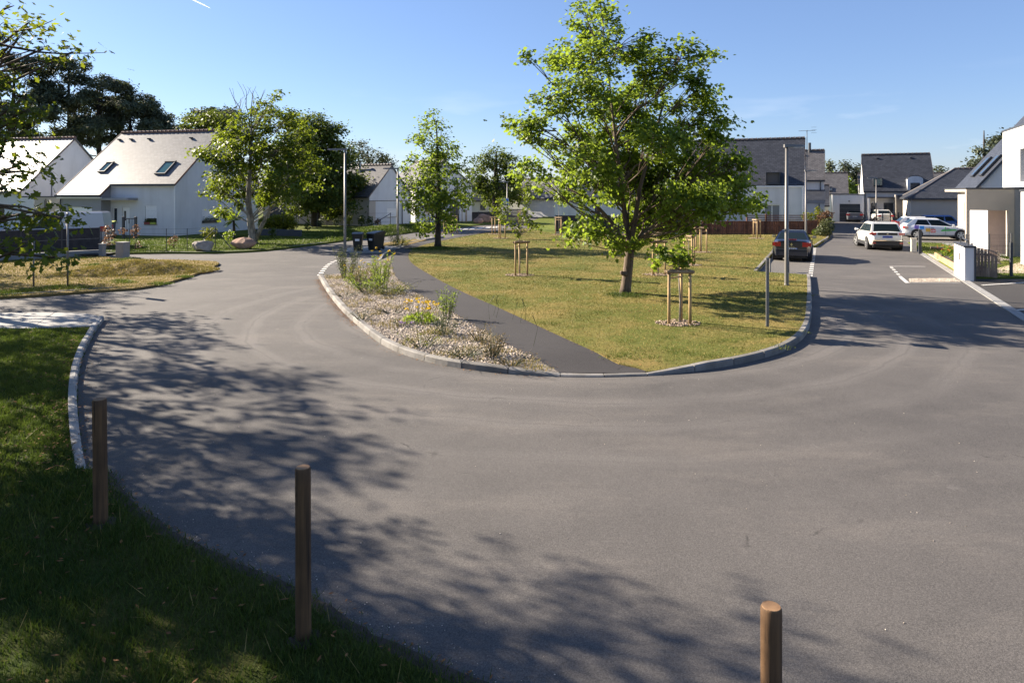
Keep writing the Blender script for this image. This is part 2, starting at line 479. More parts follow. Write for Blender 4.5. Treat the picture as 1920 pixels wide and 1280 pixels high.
def asphaltmat(name, lo, hi, island=None, dust=0.85):
    m, nt, b = mat_new(name)
    big = noise(nt, 0.16, 5, 0.6); mid = noise(nt, 1.1, 5, 0.6); fine = noise(nt, 55, 3, 0.7); grit = noise(nt, 170, 2, 0.6)
    c = mix(nt, ramp(nt, big, 0.36, 0.64), lo, hi)
    c = mix(nt, ramp(nt, mid, 0.35, 0.8), c, mix(nt, 0.4, c, tuple(v*1.35 for v in hi)))
    if island:
        t = nt.nodes.new("ShaderNodeTexCoord"); vm = nd(nt, "ShaderNodeVectorMath", operation="DISTANCE")
        vm.inputs[1].default_value = (island[0], island[1], 0); nt.links.new(t.outputs["Object"], vm.inputs[0])
        wob = noise(nt, 0.35, 3)
        ad = nd(nt, "ShaderNodeMath", operation="MULTIPLY_ADD"); nt.links.new(wob, ad.inputs[0]); ad.inputs[1].default_value = 0.7; nt.links.new(vm.outputs["Value"], ad.inputs[2])
        wv = nd(nt, "ShaderNodeMath", operation="SINE"); sc_ = nd(nt, "ShaderNodeMath", operation="MULTIPLY"); sc_.inputs[1].default_value = 5.2
        nt.links.new(ad.outputs[0], sc_.inputs[0]); nt.links.new(sc_.outputs[0], wv.inputs[0])
        ring = ramp(nt, wv.outputs[0], 0.1, 1.0)
        near = ramp(nt, vm.outputs["Value"], 13.0, 8.5)
        mm = nd(nt, "ShaderNodeMath", operation="MULTIPLY"); nt.links.new(ring, mm.inputs[0]); nt.links.new(near, mm.inputs[1])
        m2 = nd(nt, "ShaderNodeMath", operation="MULTIPLY"); nt.links.new(mm.outputs[0], m2.inputs[0]); nt.links.new(ramp(nt, big, 0.3, 0.6), m2.inputs[1])
        m3 = nd(nt, "ShaderNodeMath", operation="MULTIPLY"); nt.links.new(m2.outputs[0], m3.inputs[0]); m3.inputs[1].default_value = dust
        c = mix(nt, m3.outputs[0], c, tuple(v*1.5 for v in hi))
        # dust blown and driven into pale patches, broken up by finer noise
        d1 = noise(nt, 0.42, 7, 0.72, stretch=(0.6,1.5,1)); dm_ = nd(nt, "ShaderNodeMath", operation="MULTIPLY"); nt.links.new(ramp(nt, d1, 0.50, 0.72), dm_.inputs[0]); dm_.inputs[1].default_value = 0.75
        c = mix(nt, dm_.outputs[0], c, (hi[0]*1.75, hi[1]*1.68, hi[2]*1.58))
        d2 = noise(nt, 0.30, 6, 0.7); dk_ = nd(nt, "ShaderNodeMath", operation="MULTIPLY"); nt.links.new(ramp(nt, d2, 0.54, 0.70), dk_.inputs[0]); dk_.inputs[1].default_value = 0.45
        c = mix(nt, dk_.outputs[0], c, tuple(v*0.7 for v in lo))
        # tyre arcs: thin dark scrub lines inside the dusty rings
        wv2 = nd(nt, "ShaderNodeMath", operation="SINE"); s2_ = nd(nt, "ShaderNodeMath", operation="MULTIPLY"); s2_.inputs[1].default_value = 23.0
        nt.links.new(ad.outputs[0], s2_.inputs[0]); nt.links.new(s2_.outputs[0], wv2.inputs[0])
        tm = nd(nt, "ShaderNodeMath", operation="MULTIPLY"); nt.links.new(ramp(nt, wv2.outputs[0], 0.55, 1.0), tm.inputs[0]); nt.links.new(m2.outputs[0], tm.inputs[1])
        t3 = nd(nt, "ShaderNodeMath", operation="MULTIPLY"); nt.links.new(tm.outputs[0], t3.inputs[0]); t3.inputs[1].default_value = 0.4
        c = mix(nt, t3.outputs[0], c, tuple(v*0.75 for v in lo))
    vo = nd(nt, "ShaderNodeTexVoronoi"); vo.inputs["Scale"].default_value = 140; t9 = nt.nodes.new("ShaderNodeTexCoord"); nt.links.new(t9.outputs["Object"], vo.inputs["Vector"])
    sv9 = nd(nt, "ShaderNodeSeparateColor"); nt.links.new(vo.outputs["Color"], sv9.inputs[0])
    c = mix(nt, ramp(nt, sv9.outputs[0], 0.0, 1.0), mix(nt, 0.45, c, tuple(v*0.2 for v in lo)), mix(nt, 0.26, c, tuple(v*2.0 for v in hi)))
    c = mix(nt, ramp(nt, fine, 0.3, 0.75), mix(nt, 0.4, c, tuple(v*0.3 for v in lo)), c)
    # hairline cracks and darker repair seams
    cr = nd(nt, "ShaderNodeTexVoronoi", feature="DISTANCE_TO_EDGE"); cr.inputs["Scale"].default_value = 0.33
    mp9 = nt.nodes.new("ShaderNodeMapping"); nz9 = nt.nodes.new("ShaderNodeTexNoise"); nz9.inputs["Scale"].default_value = 1.6; nz9.inputs["Detail"].default_value = 6
    nt.links.new(t9.outputs["Object"], nz9.inputs["Vector"]); va9 = nd(nt, "ShaderNodeVectorMath", operation="MULTIPLY_ADD"); nt.links.new(nz9.outputs["Color"], va9.inputs[0]); va9.inputs[1].default_value = (1.3,1.3,0); nt.links.new(t9.outputs["Object"], va9.inputs[2]); nt.links.new(va9.outputs[0], cr.inputs["Vector"])
    ck = nd(nt, "ShaderNodeMath", operation="MULTIPLY"); nt.links.new(ramp(nt, cr.outputs["Distance"], 0.006, 0.001), ck.inputs[0]); nt.links.new(ramp(nt, mid, 0.56, 0.66), ck.inputs[1])
    c = mix(nt, ck.outputs[0], c, tuple(v*0.4 for v in lo))
    sc9 = noise(nt, 2.3, 7, 0.75, stretch=(1.0, 0.35, 1)); s9 = nd(nt, "ShaderNodeMath", operation="MULTIPLY"); nt.links.new(ramp(nt, sc9, 0.64, 0.74), s9.inputs[0]); s9.inputs[1].default_value = 0.35
    c = mix(nt, s9.outputs[0], c, tuple(v*1.9 for v in hi))
    sp = ramp(nt, grit, 0.66, 0.78)
    s2 = nd(nt, "ShaderNodeMath", operation="MULTIPLY"); nt.links.new(sp, s2.inputs[0]); s2.inputs[1].default_value = 0.5
    c = mix(nt, s2.outputs[0], c, tuple(min(1,v*2.6) for v in hi))
    nt.links.new(c, b.inputs["Base Color"]); b.inputs["Roughness"].default_value = 0.88
    b.inputs["Specular IOR Level"].default_value = 0.3
    bump(nt, b, fine, 0.35, 0.01)
    return m
M["asphalt"] = asphaltmat("worn asphalt", (0.069,0.0645,0.0625), (0.122,0.112,0.105), island=(1.5, 19.5))
M["path_asphalt"] = asphaltmat("dark path asphalt", (0.034,0.031,0.033), (0.050,0.046,0.047))
M["lot_asphalt"] = asphaltmat("newer asphalt", (0.045,0.042,0.041), (0.066,0.061,0.058))
M["bay_asphalt"] = asphaltmat("parking bay asphalt", (0.105,0.098,0.09), (0.17,0.158,0.143))

def grassground(name, dry, green, bal=0.5, scale=0.5):
    m, nt, b = mat_new(name)
    big = noise(nt, scale, 6, 0.65); mid = noise(nt, 3.5, 5, 0.7); fine = noise(nt, 38, 4, 0.7)
    c = mix(nt, ramp(nt, big, bal-0.09, bal+0.09), green, dry)
    c = mix(nt, ramp(nt, mid, 0.35, 0.7), c, mix(nt, 0.55, c, tuple((a+d)*0.62 for a, d in zip(dry, green))))
    c = mix(nt, ramp(nt, fine, 0.25, 0.75), mix(nt, 0.65, c, tuple(v*0.35 for v in green)), c)
    nt.links.new(c, b.inputs["Base Color"]); b.inputs["Roughness"].default_value = 0.95
    b.inputs["Specular IOR Level"].default_value = 0.1
    bump(nt, b, fine, 0.9, 0.04)
    return m
M["lawn"] = grassground("dry lawn", (0.31,0.22,0.080), (0.115,0.138,0.028), 0.54, 0.42)
M["verge"] = grassground("shaded verge", (0.11,0.10,0.028), (0.036,0.060,0.010), 0.55)  # albedo lowered here and in the green blades, putting tree shade into the colour
M["verge_dry"] = grassground("straw verge", (0.30,0.205,0.085), (0.17,0.14,0.045), 0.38)
M["green_lawn"] = grassground("garden lawn", (0.17,0.17,0.035), (0.085,0.12,0.018), 0.55)
M["ground"] = grassground("open ground", (0.13,0.12,0.05), (0.06,0.075,0.02), 0.5)
M["chips"] = simple("mulch bed", (0.20,0.17,0.14), 0.95, var=0.45, scale=22, bmp=1.0)
M["blade"] = leafmat("grass blade", (0.062,0.088,0.014), (0.43,0.30,0.108), (0.17,0.16,0.03), 0.25, 0.6)
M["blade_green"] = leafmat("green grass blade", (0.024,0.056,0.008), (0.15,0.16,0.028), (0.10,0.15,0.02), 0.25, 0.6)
def vapour():
    m = bpy.data.materials.new("ice vapour"); m.use_nodes = True; nt = m.node_tree; nt.nodes.clear()
    o = nt.nodes.new("ShaderNodeOutputMaterial"); v = nt.nodes.new("ShaderNodeVolumePrincipled"); v.inputs["Color"].default_value = (1,1,1,1); v.inputs["Density"].default_value = 0.3; v.inputs["Anisotropy"].default_value = 0.45
    nt.links.new(v.outputs[0], o.inputs["Volume"]); return m
M["contrail"] = vapour()
M["chip"] = leafmat("wood chip", (0.15,0.105,0.075), (0.44,0.34,0.26), (0.2,0.2,0.2), 0.0, 0.85)
M["stone"] = leafmat("pale bed stone", (0.14,0.11,0.085), (0.68,0.58,0.48), (0.2,0.2,0.2), 0.0, 0.85)
M["litter"] = leafmat("fallen leaf", (0.10,0.045,0.02), (0.30,0.14,0.05), (0.2,0.1,0.03), 0.15, 0.8)
M["leaf_plane"] = leafmat("broad leaf", (0.032,0.074,0.011), (0.122,0.158,0.025), (0.29,0.39,0.036), 0.48)
M["leaf_fresh"] = leafmat("fresh leaf", (0.034,0.066,0.009), (0.100,0.130,0.015), (0.22,0.28,0.020), 0.45)
M["leaf_dark"] = leafmat("dark leaf", (0.028,0.056,0.013), (0.100,0.118,0.022), (0.17,0.22,0.025), 0.40)
M["leaf_oak"] = leafmat("oak leaf", (0.022,0.048,0.009), (0.080,0.105,0.014), (0.25,0.30,0.018), 0.45)
M["leaf_pine"] = leafmat("pine needles", (0.042,0.056,0.036), (0.110,0.125,0.072), (0.11,0.13,0.055), 0.2, 0.7)  # lifted tones put distance haze into the needle colour
M["leaf_grey"] = leafmat("grey green leaf", (0.05,0.065,0.03), (0.12,0.13,0.06), (0.12,0.14,0.05), 0.3)
M["leaf_hedge"] = leafmat("yellow green hedge leaf", (0.08,0.10,0.010), (0.24,0.24,0.02), (0.25,0.27,0.02), 0.35)
M["leaf_red"] = leafmat("reddish leaf", (0.085,0.050,0.030), (0.21,0.13,0.075), (0.20,0.11,0.06), 0.35)
M["leaf_straw"] = leafmat("dry straw leaf", (0.13,0.095,0.045), (0.34,0.25,0.11), (0.26,0.19,0.08), 0.3)
M["petal"] = leafmat("yellow petal", (0.66,0.40,0.01), (0.80,0.58,0.02), (0.7,0.5,0.02), 0.25)
M["petal_red"] = leafmat("red petal", (0.45,0.05,0.03), (0.6,0.14,0.05), (0.5,0.1,0.04), 0.25)
M["petal_mauve"] = leafmat("mauve petal", (0.35,0.22,0.45), (0.5,0.35,0.6), (0.4,0.3,0.5), 0.25)

def barkmat(name, a, b_, sc_=3.0):
    m, nt, b = mat_new(name)
    f = noise(nt, sc_, 6, 0.7, stretch=(3,3,0.7)); g = noise(nt, sc_*0.6, 4)
    c = mix(nt, ramp(nt, f, 0.35, 0.65), a, b_)
    c = mix(nt, ramp(nt, g, 0.5, 0.75), c, tuple(v*0.6 for v in a))
    nt.links.new(c, b.inputs["Base Color"]); b.inputs["Roughness"].default_value = 0.9
    bump(nt, b, f, 0.8, 0.03); return m
M["bark"] = barkmat("plated bark", (0.055,0.036,0.024), (0.16,0.115,0.078))
M["bark_pale"] = barkmat("pale bark", (0.10,0.085,0.07), (0.36,0.32,0.27))
M["bark_dark"] = barkmat("dark bark", (0.02,0.016,0.013), (0.06,0.045,0.035))

def woodmat(name, a, b_, stretch=(9,9,0.5), crack=True):
    m, nt, b = mat_new(name)
    f = noise(nt, 3.0, 6, 0.6, stretch=stretch); g = noise(nt, 1.4, 3)
    c = mix(nt, ramp(nt, f, 0.3, 0.7), a, b_)
    c = mix(nt, ramp(nt, g, 0.42, 0.75), c, tuple(v*0.5 for v in a))
    k9 = noise(nt, 2.2, 3, 0.5, stretch=tuple(s*1.6 if s > 2 else s*0.6 for s in stretch))
    c = mix(nt, ramp(nt, k9, 0.63, 0.72), c, tuple(v*0.35 for v in a))
    nt.links.new(c, b.inputs["Base Color"]); b.inputs["Roughness"].default_value = 0.8
    bump(nt, b, f, 0.5, 0.008); return m
M["post_wood"] = woodmat("round post wood", (0.050,0.024,0.009), (0.150,0.078,0.030))
M["post_end"] = woodmat("sawn post end", (0.19,0.10,0.045), (0.30,0.18,0.09), stretch=(4,4,4))
M["stake_wood"] = woodmat("stake pine", (0.34,0.22,0.10), (0.52,0.36,0.18))
M["rail_wood"] = woodmat("weathered rail", (0.20,0.13,0.065), (0.36,0.25,0.14), stretch=(3,3,3))
M["fence_wood"] = woodmat("red brown fence wood", (0.085,0.032,0.018), (0.17,0.065,0.034))
M["gate_wood"] = woodmat("weathered planks", (0.30,0.19,0.125), (0.50,0.35,0.24))
M["edge_wood"] = woodmat("pale timber edging", (0.33,0.21,0.10), (0.46,0.31,0.16), stretch=(1,1,6))
M["log_wood"] = woodmat("dark log", (0.06,0.045,0.035), (0.13,0.10,0.08), stretch=(1,1,6))
M["grey_wood"] = woodmat("grey boards", (0.16,0.13,0.115), (0.26,0.22,0.20), stretch=(1,1,6))

# ------------------------------------------------------------------ ground, roads, lawns, kerbs
ang = math.radians(24.5)
U = Vector((math.sin(ang), math.cos(ang), 0))      # along the right-hand street, away from the camera
V = Vector((math.cos(ang), -math.sin(ang), 0))     # across it, to the right
HOUSE_RZ = -ang

sheet("ground", [(-900,-40),(900,-40),(900,1500),(-900,1500)], -0.06, 0.5, M["ground"])
sheet("road", [(-75,-9),(75,-9),(75,108),(-75,108)], 0.0, 0.05, M["asphalt"])

def pxcurve(pts, z=0.0, step=0.25):
    return smooth_curve([P(x, y, z) for x, y in pts], step)

KZ = 0.12
kerb_px = [(597,520),(613,548),(640,582),(690,627),(735,656),(800,678),(860,690),(930,699),(1000,704),(1050,706.5)]
drop_px = [(1050,706.5),(1130,707.5),(1215,705)]
front_px = [(1215,705),(1300,697),(1395,681),(1465,661),(1503,638),(1519,612),(1522.5,580),(1522.5,552),(1521.5,530),(1520,519)]
kerb_line, drop_line, front_line = pxcurve(kerb_px), pxcurve(drop_px), pxcurve(front_px)
bay_back = [P(1420,513), P(1461,464)]
road_corner = [P(1523,464), P(1530,464), P(1541,456), P(1553,449), P(1556,445), P(1554,432)]
path_right_px = [(1215,688),(1195,683),(1160,677),(1100,652),(1040,625),(980,597),(925,572),(870,548),(830,528),(800,511),(776,496),(767,485),(767,474),(778,465),(800,457.5),(830,451),(880,441.5),(930,434),(985,428)]
path_left_px = [(1048,689),(1000,667),(960,648),(915,624),(870,597),(830,575),(795,556),(762,536),(742,517),(735,500),(733,484),(737,474),(748,466),(762,460),(790,453),(830,446.5),(880,438.5),(930,431.5),(985,426)]
pr, pl = pxcurve(path_right_px, KZ), pxcurve(path_left_px, KZ)

def offset(line, d):
    out = []
    for i, p in enumerate(line):
        a = line[max(i-1,0)]; b = line[min(i+1,len(line)-1)]; t = (b-a)
        t = t.normalized() if t.length else Vector((1,0))
        out.append(p + Vector((-t.y, t.x))*d)
    return out

fence_line = [P(1545,441.5), P(1290,442), P(1040,441), P(1000,433)]
def v2(l): return [Vector((p[0], p[1])) for p in l]
bay_front = v2([P(1519,520.5), P(1420,514.5)])
front_in = offset(front_line, 0.13)
island_poly = front_in + bay_front + v2(bay_back) + v2(road_corner) + v2(fence_line) + list(reversed(pr))
sheet("island_lawn", island_poly, KZ, 0.14, M["lawn"], label="dry mown lawn inside the turning loop")
_mouth = P(1215,703).to_2d()
for v in bpy.data.objects["island_lawn"].data.vertices:
    dq = (v.co.to_2d()-_mouth).length
    if v.co.z > 0.05 and dq < 1.4: v.co.z -= (KZ-0.045)*(1-dq/1.4)
path_poly = pr + list(reversed(pl))
fp = sheet("footpath", [P(1215,702).to_2d()] + path_poly + [P(1048,702).to_2d()], KZ-0.004, 0.02, M["path_asphalt"])
mouth0, mouth1 = P(1048,702).to_2d(), P(1215,702).to_2d()
for v in fp.data.vertices:
    q = v.co.to_2d(); k = max(0.0, min(1.0, (q.y-max(mouth0.y, mouth1.y)+0.05)/1.6)); k = k*k*(3-2*k)
    v.co.z -= (KZ-0.04)*(1-k)
bed_edge = offset(kerb_line, 0.15)
bed_top = v2([P(738,470,KZ), P(690,486,KZ), P(640,510,KZ)])
pl_bed = [p for p in pl if p.y < P(735,478,KZ).y]
bed_poly = pl_bed + v2([P(690,500,KZ), P(640,512,KZ), P(603,517,KZ)]) + bed_edge
sheet("planting_bed", bed_poly, KZ-0.02, 0.12, M["chips"], kind="structure")
sheet("parking_bay", v2([P(1420,514), P(1519,520), P(1524,466), P(1461,464)]), 0.006, 0.004, M["bay_asphalt"])

def kerb(name, line, width, height, mat, stone=1.0, side=1, gap=0.02, slope=0.02, label=None, z0=0.0, vary=0.0, taper=(None,None)):
    """kerb of single stones laid along a line; width goes to the left of the line when side is 1"""
    root = thing(name, label, None, kind="structure")
    acc, start, seg = 0.0, 0, []
    lens = [0.0]
    for i in range(1, len(line)): lens.append(lens[-1] + (line[i]-line[i-1]).length)
    total = lens[-1]; n = max(1, round(total/stone)); L = total/n
    def pos(s):
        s = min(max(s, 0), total)
        for i in range(1, len(line)):
            if lens[i] >= s:
                k = (s-lens[i-1])/max(lens[i]-lens[i-1], 1e-9); p = line[i-1].lerp(line[i], k); break
        else: p = line[-1]
        a, b = max(s-0.15, 0), min(s+0.15, total)
        return p
    def nrm(s):
        a, b = pos(s-0.2), pos(s+0.2); t = (b-a).normalized(); return Vector((-t.y, t.x))*side
    for k in range(n):
        mb = MB(); a, b = k*L+gap/2, (k+1)*L-gap/2; rings = []
        m = 3; hk_ = height + R.uniform(-vary, vary); jog = R.uniform(-vary, vary)
        for q in range(m+1):
            s = a+(b-a)*q/m; p, w = pos(s), nrm(s); p = p + w*jog; h = hk_
            if taper[0] is not None: h = taper[0]+(hk_-taper[0])*min(1,s/1.3)
            if taper[1] is not None: h = taper[1]+(h-taper[1])*min(1,(total-s)/1.3)
            pts = [(p.x,p.y,z0-0.05),(p.x+w.x*slope*0.6,p.y+w.y*slope*0.6,z0+h-0.02),(p.x+w.x*(slope+0.02),p.y+w.y*(slope+0.02),z0+h),(p.x+w.x*width,p.y+w.y*width,z0+h),(p.x+w.x*width,p.y+w.y*width,z0-0.05)]
            rings.append(pts)
        for pts in rings: mb.v += pts
        for q in range(m):
            for i in range(4): mb.f.append((q*5+i, q*5+i+1, (q+1)*5+i+1, (q+1)*5+i))
        mb.f += [(0,1,2,3,4), tuple(m*5+i for i in (4,3,2,1,0))]
        mb.build("kerb_stone", R.choice([mat, M["kerb_dark"], M["kerb_light"]]) if mat is M["kerb_grey"] else mat, root)
    return root

kerb("bed_kerb", kerb_line, 0.15, KZ+0.005, M["kerb_grey"], 1.0, 1, label="pale kerb round the gravel planting bed", vary=0.003, taper=(None,0.035))
kerb("dropped_kerb", drop_line, 0.15, 0.035, M["kerb_grey"], 1.0, 1, label="dropped kerb at the mouth of the footpath")
kerb("island_kerb", front_line, 0.15, KZ+0.01, M["kerb_grey"], 1.0, 1, label="curved kerb round the front of the island lawn", vary=0.003, taper=(0.035,None))
kerb("bay_kerb", smooth_curve(v2([P(1461,464), P(1420,513.5)]), 0.3), 0.15, KZ+0.015, M["kerb_grey"], 1.0, -1, label="kerb along the back of the parking bay")
kerb("bay_kerb", smooth_curve(v2([P(1521,464), P(1530,463.5), P(1541,456), P(1553,449), P(1556,443)]), 0.3), 0.15, KZ+0.015, M["kerb_grey"], 1.0, 1, label="kerb stones curving round the far end of the parking bay")
kerb("bed_edging", smooth_curve(v2([P(x,y) for x,y in [(709,487),(716,480),(730,470),(745,464),(762,458),(800,450),(830,445.5)]]), 0.3), 0.14, KZ, M["concrete"], 1.0, -1, label="concrete edging between lay by and footpath", taper=(0.015,None))
kerb("paving_edge", smooth_curve([(p.x, p.y) for p in (P(724,474.5), P(690,474.5), P(655,475.5))], 0.3), 0.12, 0.10, M["pale_concrete"], 1.0, -1, label="pale edge of the bin stand")

# bin stand and lay-by behind the planting bed
sheet("bin_stand", v2([P(648,474), P(722,473.5), P(764,463), P(700,463.5), P(652,467)]), 0.07, 0.08, M["pale_concrete"])
sheet("bed_strip", v2([P(718,463), P(764,462), P(800,452), P(775,451), P(712,459)]), 0.10, 0.11, M["verge_dry"])

# near verge, its kerb and the paved crossing
nk_px = [(196,600),(186,612),(172,636),(160,660),(151,690),(146,725),(146,765),(150,805),(156,845),(166,884)]
near_kerb = pxcurve(nk_px, 0.0)
kerb("verge_kerb", near_kerb, 0.13, KZ, M["pale_concrete"], 1.0, -1, label="smooth white kerb along the near grass verge", slope=0.03, taper=(None,0.05))
verge_edge_px = [(172,886),(195,915),(218,945),(250,975),(292,1005),(345,1035),(402,1063),(470,1094),(548,1130),(600,1165),(650,1198),(745,1242),(850,1290),(1000,1370)]
verge_edge = pxcurve(verge_edge_px, 0.03, 0.12)
verge_edge = [p + Vector((R.uniform(-.02,.02), R.uniform(-.02,.02))) for p in verge_edge]
near_in = offset(near_kerb, -0.13)
verge_poly = [Vector((-16, P(0,617,0.08).y)), Vector((P(0,617,0.08).x, P(0,617,0.08).y)), P(170,614,0.08).to_2d()] + near_in[3:] + verge_edge + [Vector((0.6,2.6)), Vector((-3,-6)), Vector((-16,-6))]
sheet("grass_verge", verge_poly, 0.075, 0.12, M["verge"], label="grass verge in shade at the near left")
# worn soil along the rim of the verge
soil_out = [p + Vector((0.07,0.05)) for p in offset(verge_edge, 0.06)]
soil = sheet("soil_rim", soil_out + list(reversed(offset(verge_edge, -0.12))), 0.05, 0.06, M["soil"])
pv = thing("pavement", "pale concrete slab crossing at the left", None, kind="structure")
pv_top = smooth_curve(v2([P(-420,596,0.1), P(-150,589,0.1), P(0,586,0.1), P(90,585,0.1), P(150,586.5,0.1), P(180,591,0.1), P(192,598,0.1)]), 0.3)
pv_bot = smooth_curve(v2([P(-420,634,0.1), P(-150,622,0.1), P(0,616,0.1), P(70,615,0.1), P(130,613,0.1), P(168,611.5,0.1), P(186,606,0.1)]), 0.3)
def resample(l, n):
    d = [0.0]
    for i in range(1,len(l)): d.append(d[-1]+(l[i]-l[i-1]).length)
    out = []
    for k in range(n+1):
        s = d[-1]*k/n
        for i in range(1,len(l)):
            if d[i] >= s-1e-9:
                out.append(l[i-1].lerp(l[i], (s-d[i-1])/max(d[i]-d[i-1],1e-9))); break
    return out
a_, b_ = resample(pv_top, 36), resample(pv_bot, 36)
for k in range(0, 36, 3):
    top, bot = a_[k:k+4], b_[k:k+4]
    t0 = (top[-1]-top[0]).normalized()*0.008
    poly = [p + (t0 if i == 0 else -t0 if i == 3 else Vector((0,0))) for i, p in enumerate(top)] + [p + (t0 if i == 3 else -t0 if i == 0 else Vector((0,0))) for i, p in reversed(list(enumerate(bot)))]
    sheet("paving_slab", poly, 0.095+R.uniform(-.004,.004), 0.12, M["pale_concrete"], kind=None, parent=pv)

# straw-coloured verge in the side junction
sv_px = [(-420,560),(-200,563),(0,556),(90,551),(165,545.5),(210,542.5),(250,540),(290,534),(322,526.5),(355,517),(383,507),(403,498),(411,493),(400,489.5),(365,488),(330,486.5),(285,486),(236,485),(205,482.5),(190,480),(100,484),(0,490),(-420,515)]
sv = smooth_curve([P(x,y,0.08) for x,y in sv_px], 0.4)
sheet("straw_verge", sv, 0.08, 0.12, M["verge_dry"], label="straw coloured verge at the side junction")
kerb("junction_kerb", smooth_curve(v2([P(x,y) for x,y in [(-300,568),(-100,563),(0,557.5),(90,552.5),(165,547),(212,544)]]), 0.3), 0.12, 0.10, M["kerb_grey"], 1.0, 1, label="low kerb along the straw coloured verge")
# low mound on it
gx, gy = 44, 26; mb = MB(); c0 = P(262,509,0.08)
def mound_h(a, b):
    r2 = a*a+b*b
    return 0.45*max(0,1-r2)**1.6 + (0.035*math.sin(a*17+b*9)*math.sin(b*13-a*5) if r2 < 0.8 else 0)*max(0,1-r2)
for j in range(gy+1):
    for i in range(gx+1):
        a, b = -1+2*i/gx, -1+2*j/gy
        mb.v.append((c0.x+a*3.0+b*0.4, c0.y+b*1.9+a*0.3, 0.075+mound_h(a,b)-(0.3 if a*a+b*b>0.86 else 0)))
for j in range(gy):
    for i in range(gx):
        k = j*(gx+1)+i; mb.f.append((k,k+1,k+gx+2,k+gx+1))
tag(mb.build("grass_mound", M["verge_dry"], smooth=True), "low dry mound on the straw coloured verge", None, None, "structure")

# gardens left of the left street, and land behind the fences
hl_px = [(190,474),(325,472.5),(400,472.5),(490,468.5),(560,461),(600,456),(650,449.5),(700,443.5),(762,436),(800,431.5),(850,426),(900,421),(950,418)]
hl = smooth_curve([P(x,y,0.1) for x,y in hl_px], 0.5)
house_lawn = hl + v2([Vector((4,105)), Vector((-74,105)), Vector((-74,52)), P(-420,478,0.1), P(-100,474,0.1), P(0,471,0.1), P(60,470,0.1)])
sheet("front_lawn", house_lawn, 0.10, 0.14, M["green_lawn"], label="green front gardens along the left street")
sheet("driveway", v2([P(60,474,0.1), P(190,478,0.1), P(232,470.5,0.1), P(330,472.6,0.1), P(322,471.5,0.1), P(240,469.5,0.1), P(200,462,0.1), P(205,446,0.1), P(110,446,0.1), P(20,452,0.1)]), 0.108, 0.004, M["lot_asphalt"])
kerb("street_kerb", smooth_curve(v2([P(x,y) for x,y in [(325,475.5),(400,475.5),(490,471),(560,463.2),(600,458),(650,451.3)]]), 0.4), 0.12, 0.11, M["kerb_grey"], 1.0, 1, label="kerb below the boulders on the left street")
# grassy bank below the beige house
gx, gy = 40, 14; mb = MB()
for j in range(gy+1):
    for i in range(gx+1):
        s, t = i/gx, j/gy
        a = hl[min(len(hl)-1, int((0.34+0.36*s)*(len(hl)-1)))]
        p = Vector((a.x + (-3.0+1.0*s)*t, a.y + (7.5-1.0*s)*t))
        mb.v.append((p.x, p.y, 0.085 + 0.5*math.sin(math.pi*min(t*1.15,1))**1.5*math.sin(math.pi*s)**0.6 + 0.02*math.sin(i*1.7)*math.sin(j*2.1)))
for j in range(gy):
    for i in range(gx):
        k = j*(gx+1)+i; mb.f.append((k,k+1,k+gx+2,k+gx+1))
bank_v = np.array(mb.v)
tag(mb.build("grass_bank", M["green_lawn"], smooth=True), "grass bank in front of the beige house", None, None, "structure")
back = v2([P(1545,440), P(1290,440.5), P(1040,439.5), P(1000,431), P(985,421)]) + [Vector((6,105)), Vector((60,105))] + v2([P(1556,417.2), P(1553,430)])
sheet("back_gardens", back, 0.09, 0.14, M["green_lawn"], label="gardens behind the fences")
# right side: paver border, drive, garden
rk0, rk1 = P(1723,475), P(1921,604)
kd = (rk1-rk0).normalized(); kn = Vector((kd.y*-1, kd.x, 0)); kn = kn if kn.x > 0 else -kn
pb = thing("paver_border", "pale paver border along the right side of the street", None, kind="structure")
Lk = (rk1-rk0).length; near_end = rk1 + kd*8
n = int((near_end-rk0).length/0.5)
for i in range(n):
    for row in range(2):
        c = rk0 + kd*(i*0.5+0.25+(0.25 if row else 0)) + kn*(0.07+row*0.14)
        m = Matrix(((kd.x,kn.x,0),(kd.y,kn.y,0),(0,0,1)))
        MB().obox((c.x,c.y,0.0), 0.243, 0.066, 0.022+R.uniform(-.002,.002), m).build("paver", M["pale_concrete"], pb)
def rk(t, off=0.0, z=0.0): q = rk0 + kd*t + kn*off; return Vector((q.x, q.y))
gate_t = (P(1816,528)-rk0).dot(kd)
sheet("side_lot", [rk(gate_t-0.3,0.3), rk(40,0.3), Vector((60,2)), Vector((60,26.5)), Vector((P(1822,523).x,P(1822,523).y))], 0.006, 0.02, M["lot_asphalt"])
sheet("garden_lawn", [rk(-8.5,0.3), rk(gate_t-0.2,0.3), v2([P(1830,523)])[0], Vector((60,26.8)), Vector((60,40)), rk(-8.5,20)], 0.07, 0.1, M["green_lawn"], label="garden lawn behind the gate pillar")
sheet("light_paving", [rk(1.0,0.28), rk(5.0,0.28), rk(5.0,1.9), rk(3.2,3.6), rk(1.0,3.2)], 0.078, 0.02, simple("pink gravel", (0.42,0.35,0.30), 0.9, var=0.12, scale=20, bmp=0.5))
sheet("garden_path", v2([P(1838,514), P(1921,516), P(1921,492), P(1893,500), P(1868,507)]), 0.08, 0.02, simple("gravel path", (0.42,0.34,0.25), 0.95, var=0.25, scale=22, bmp=0.8))
sheet("car_park", [rk(-8.5,0.3), rk(-8.5,18), rk(-22,18), rk(-22,0.3)], 0.012, 0.03, M["bay_asphalt"])

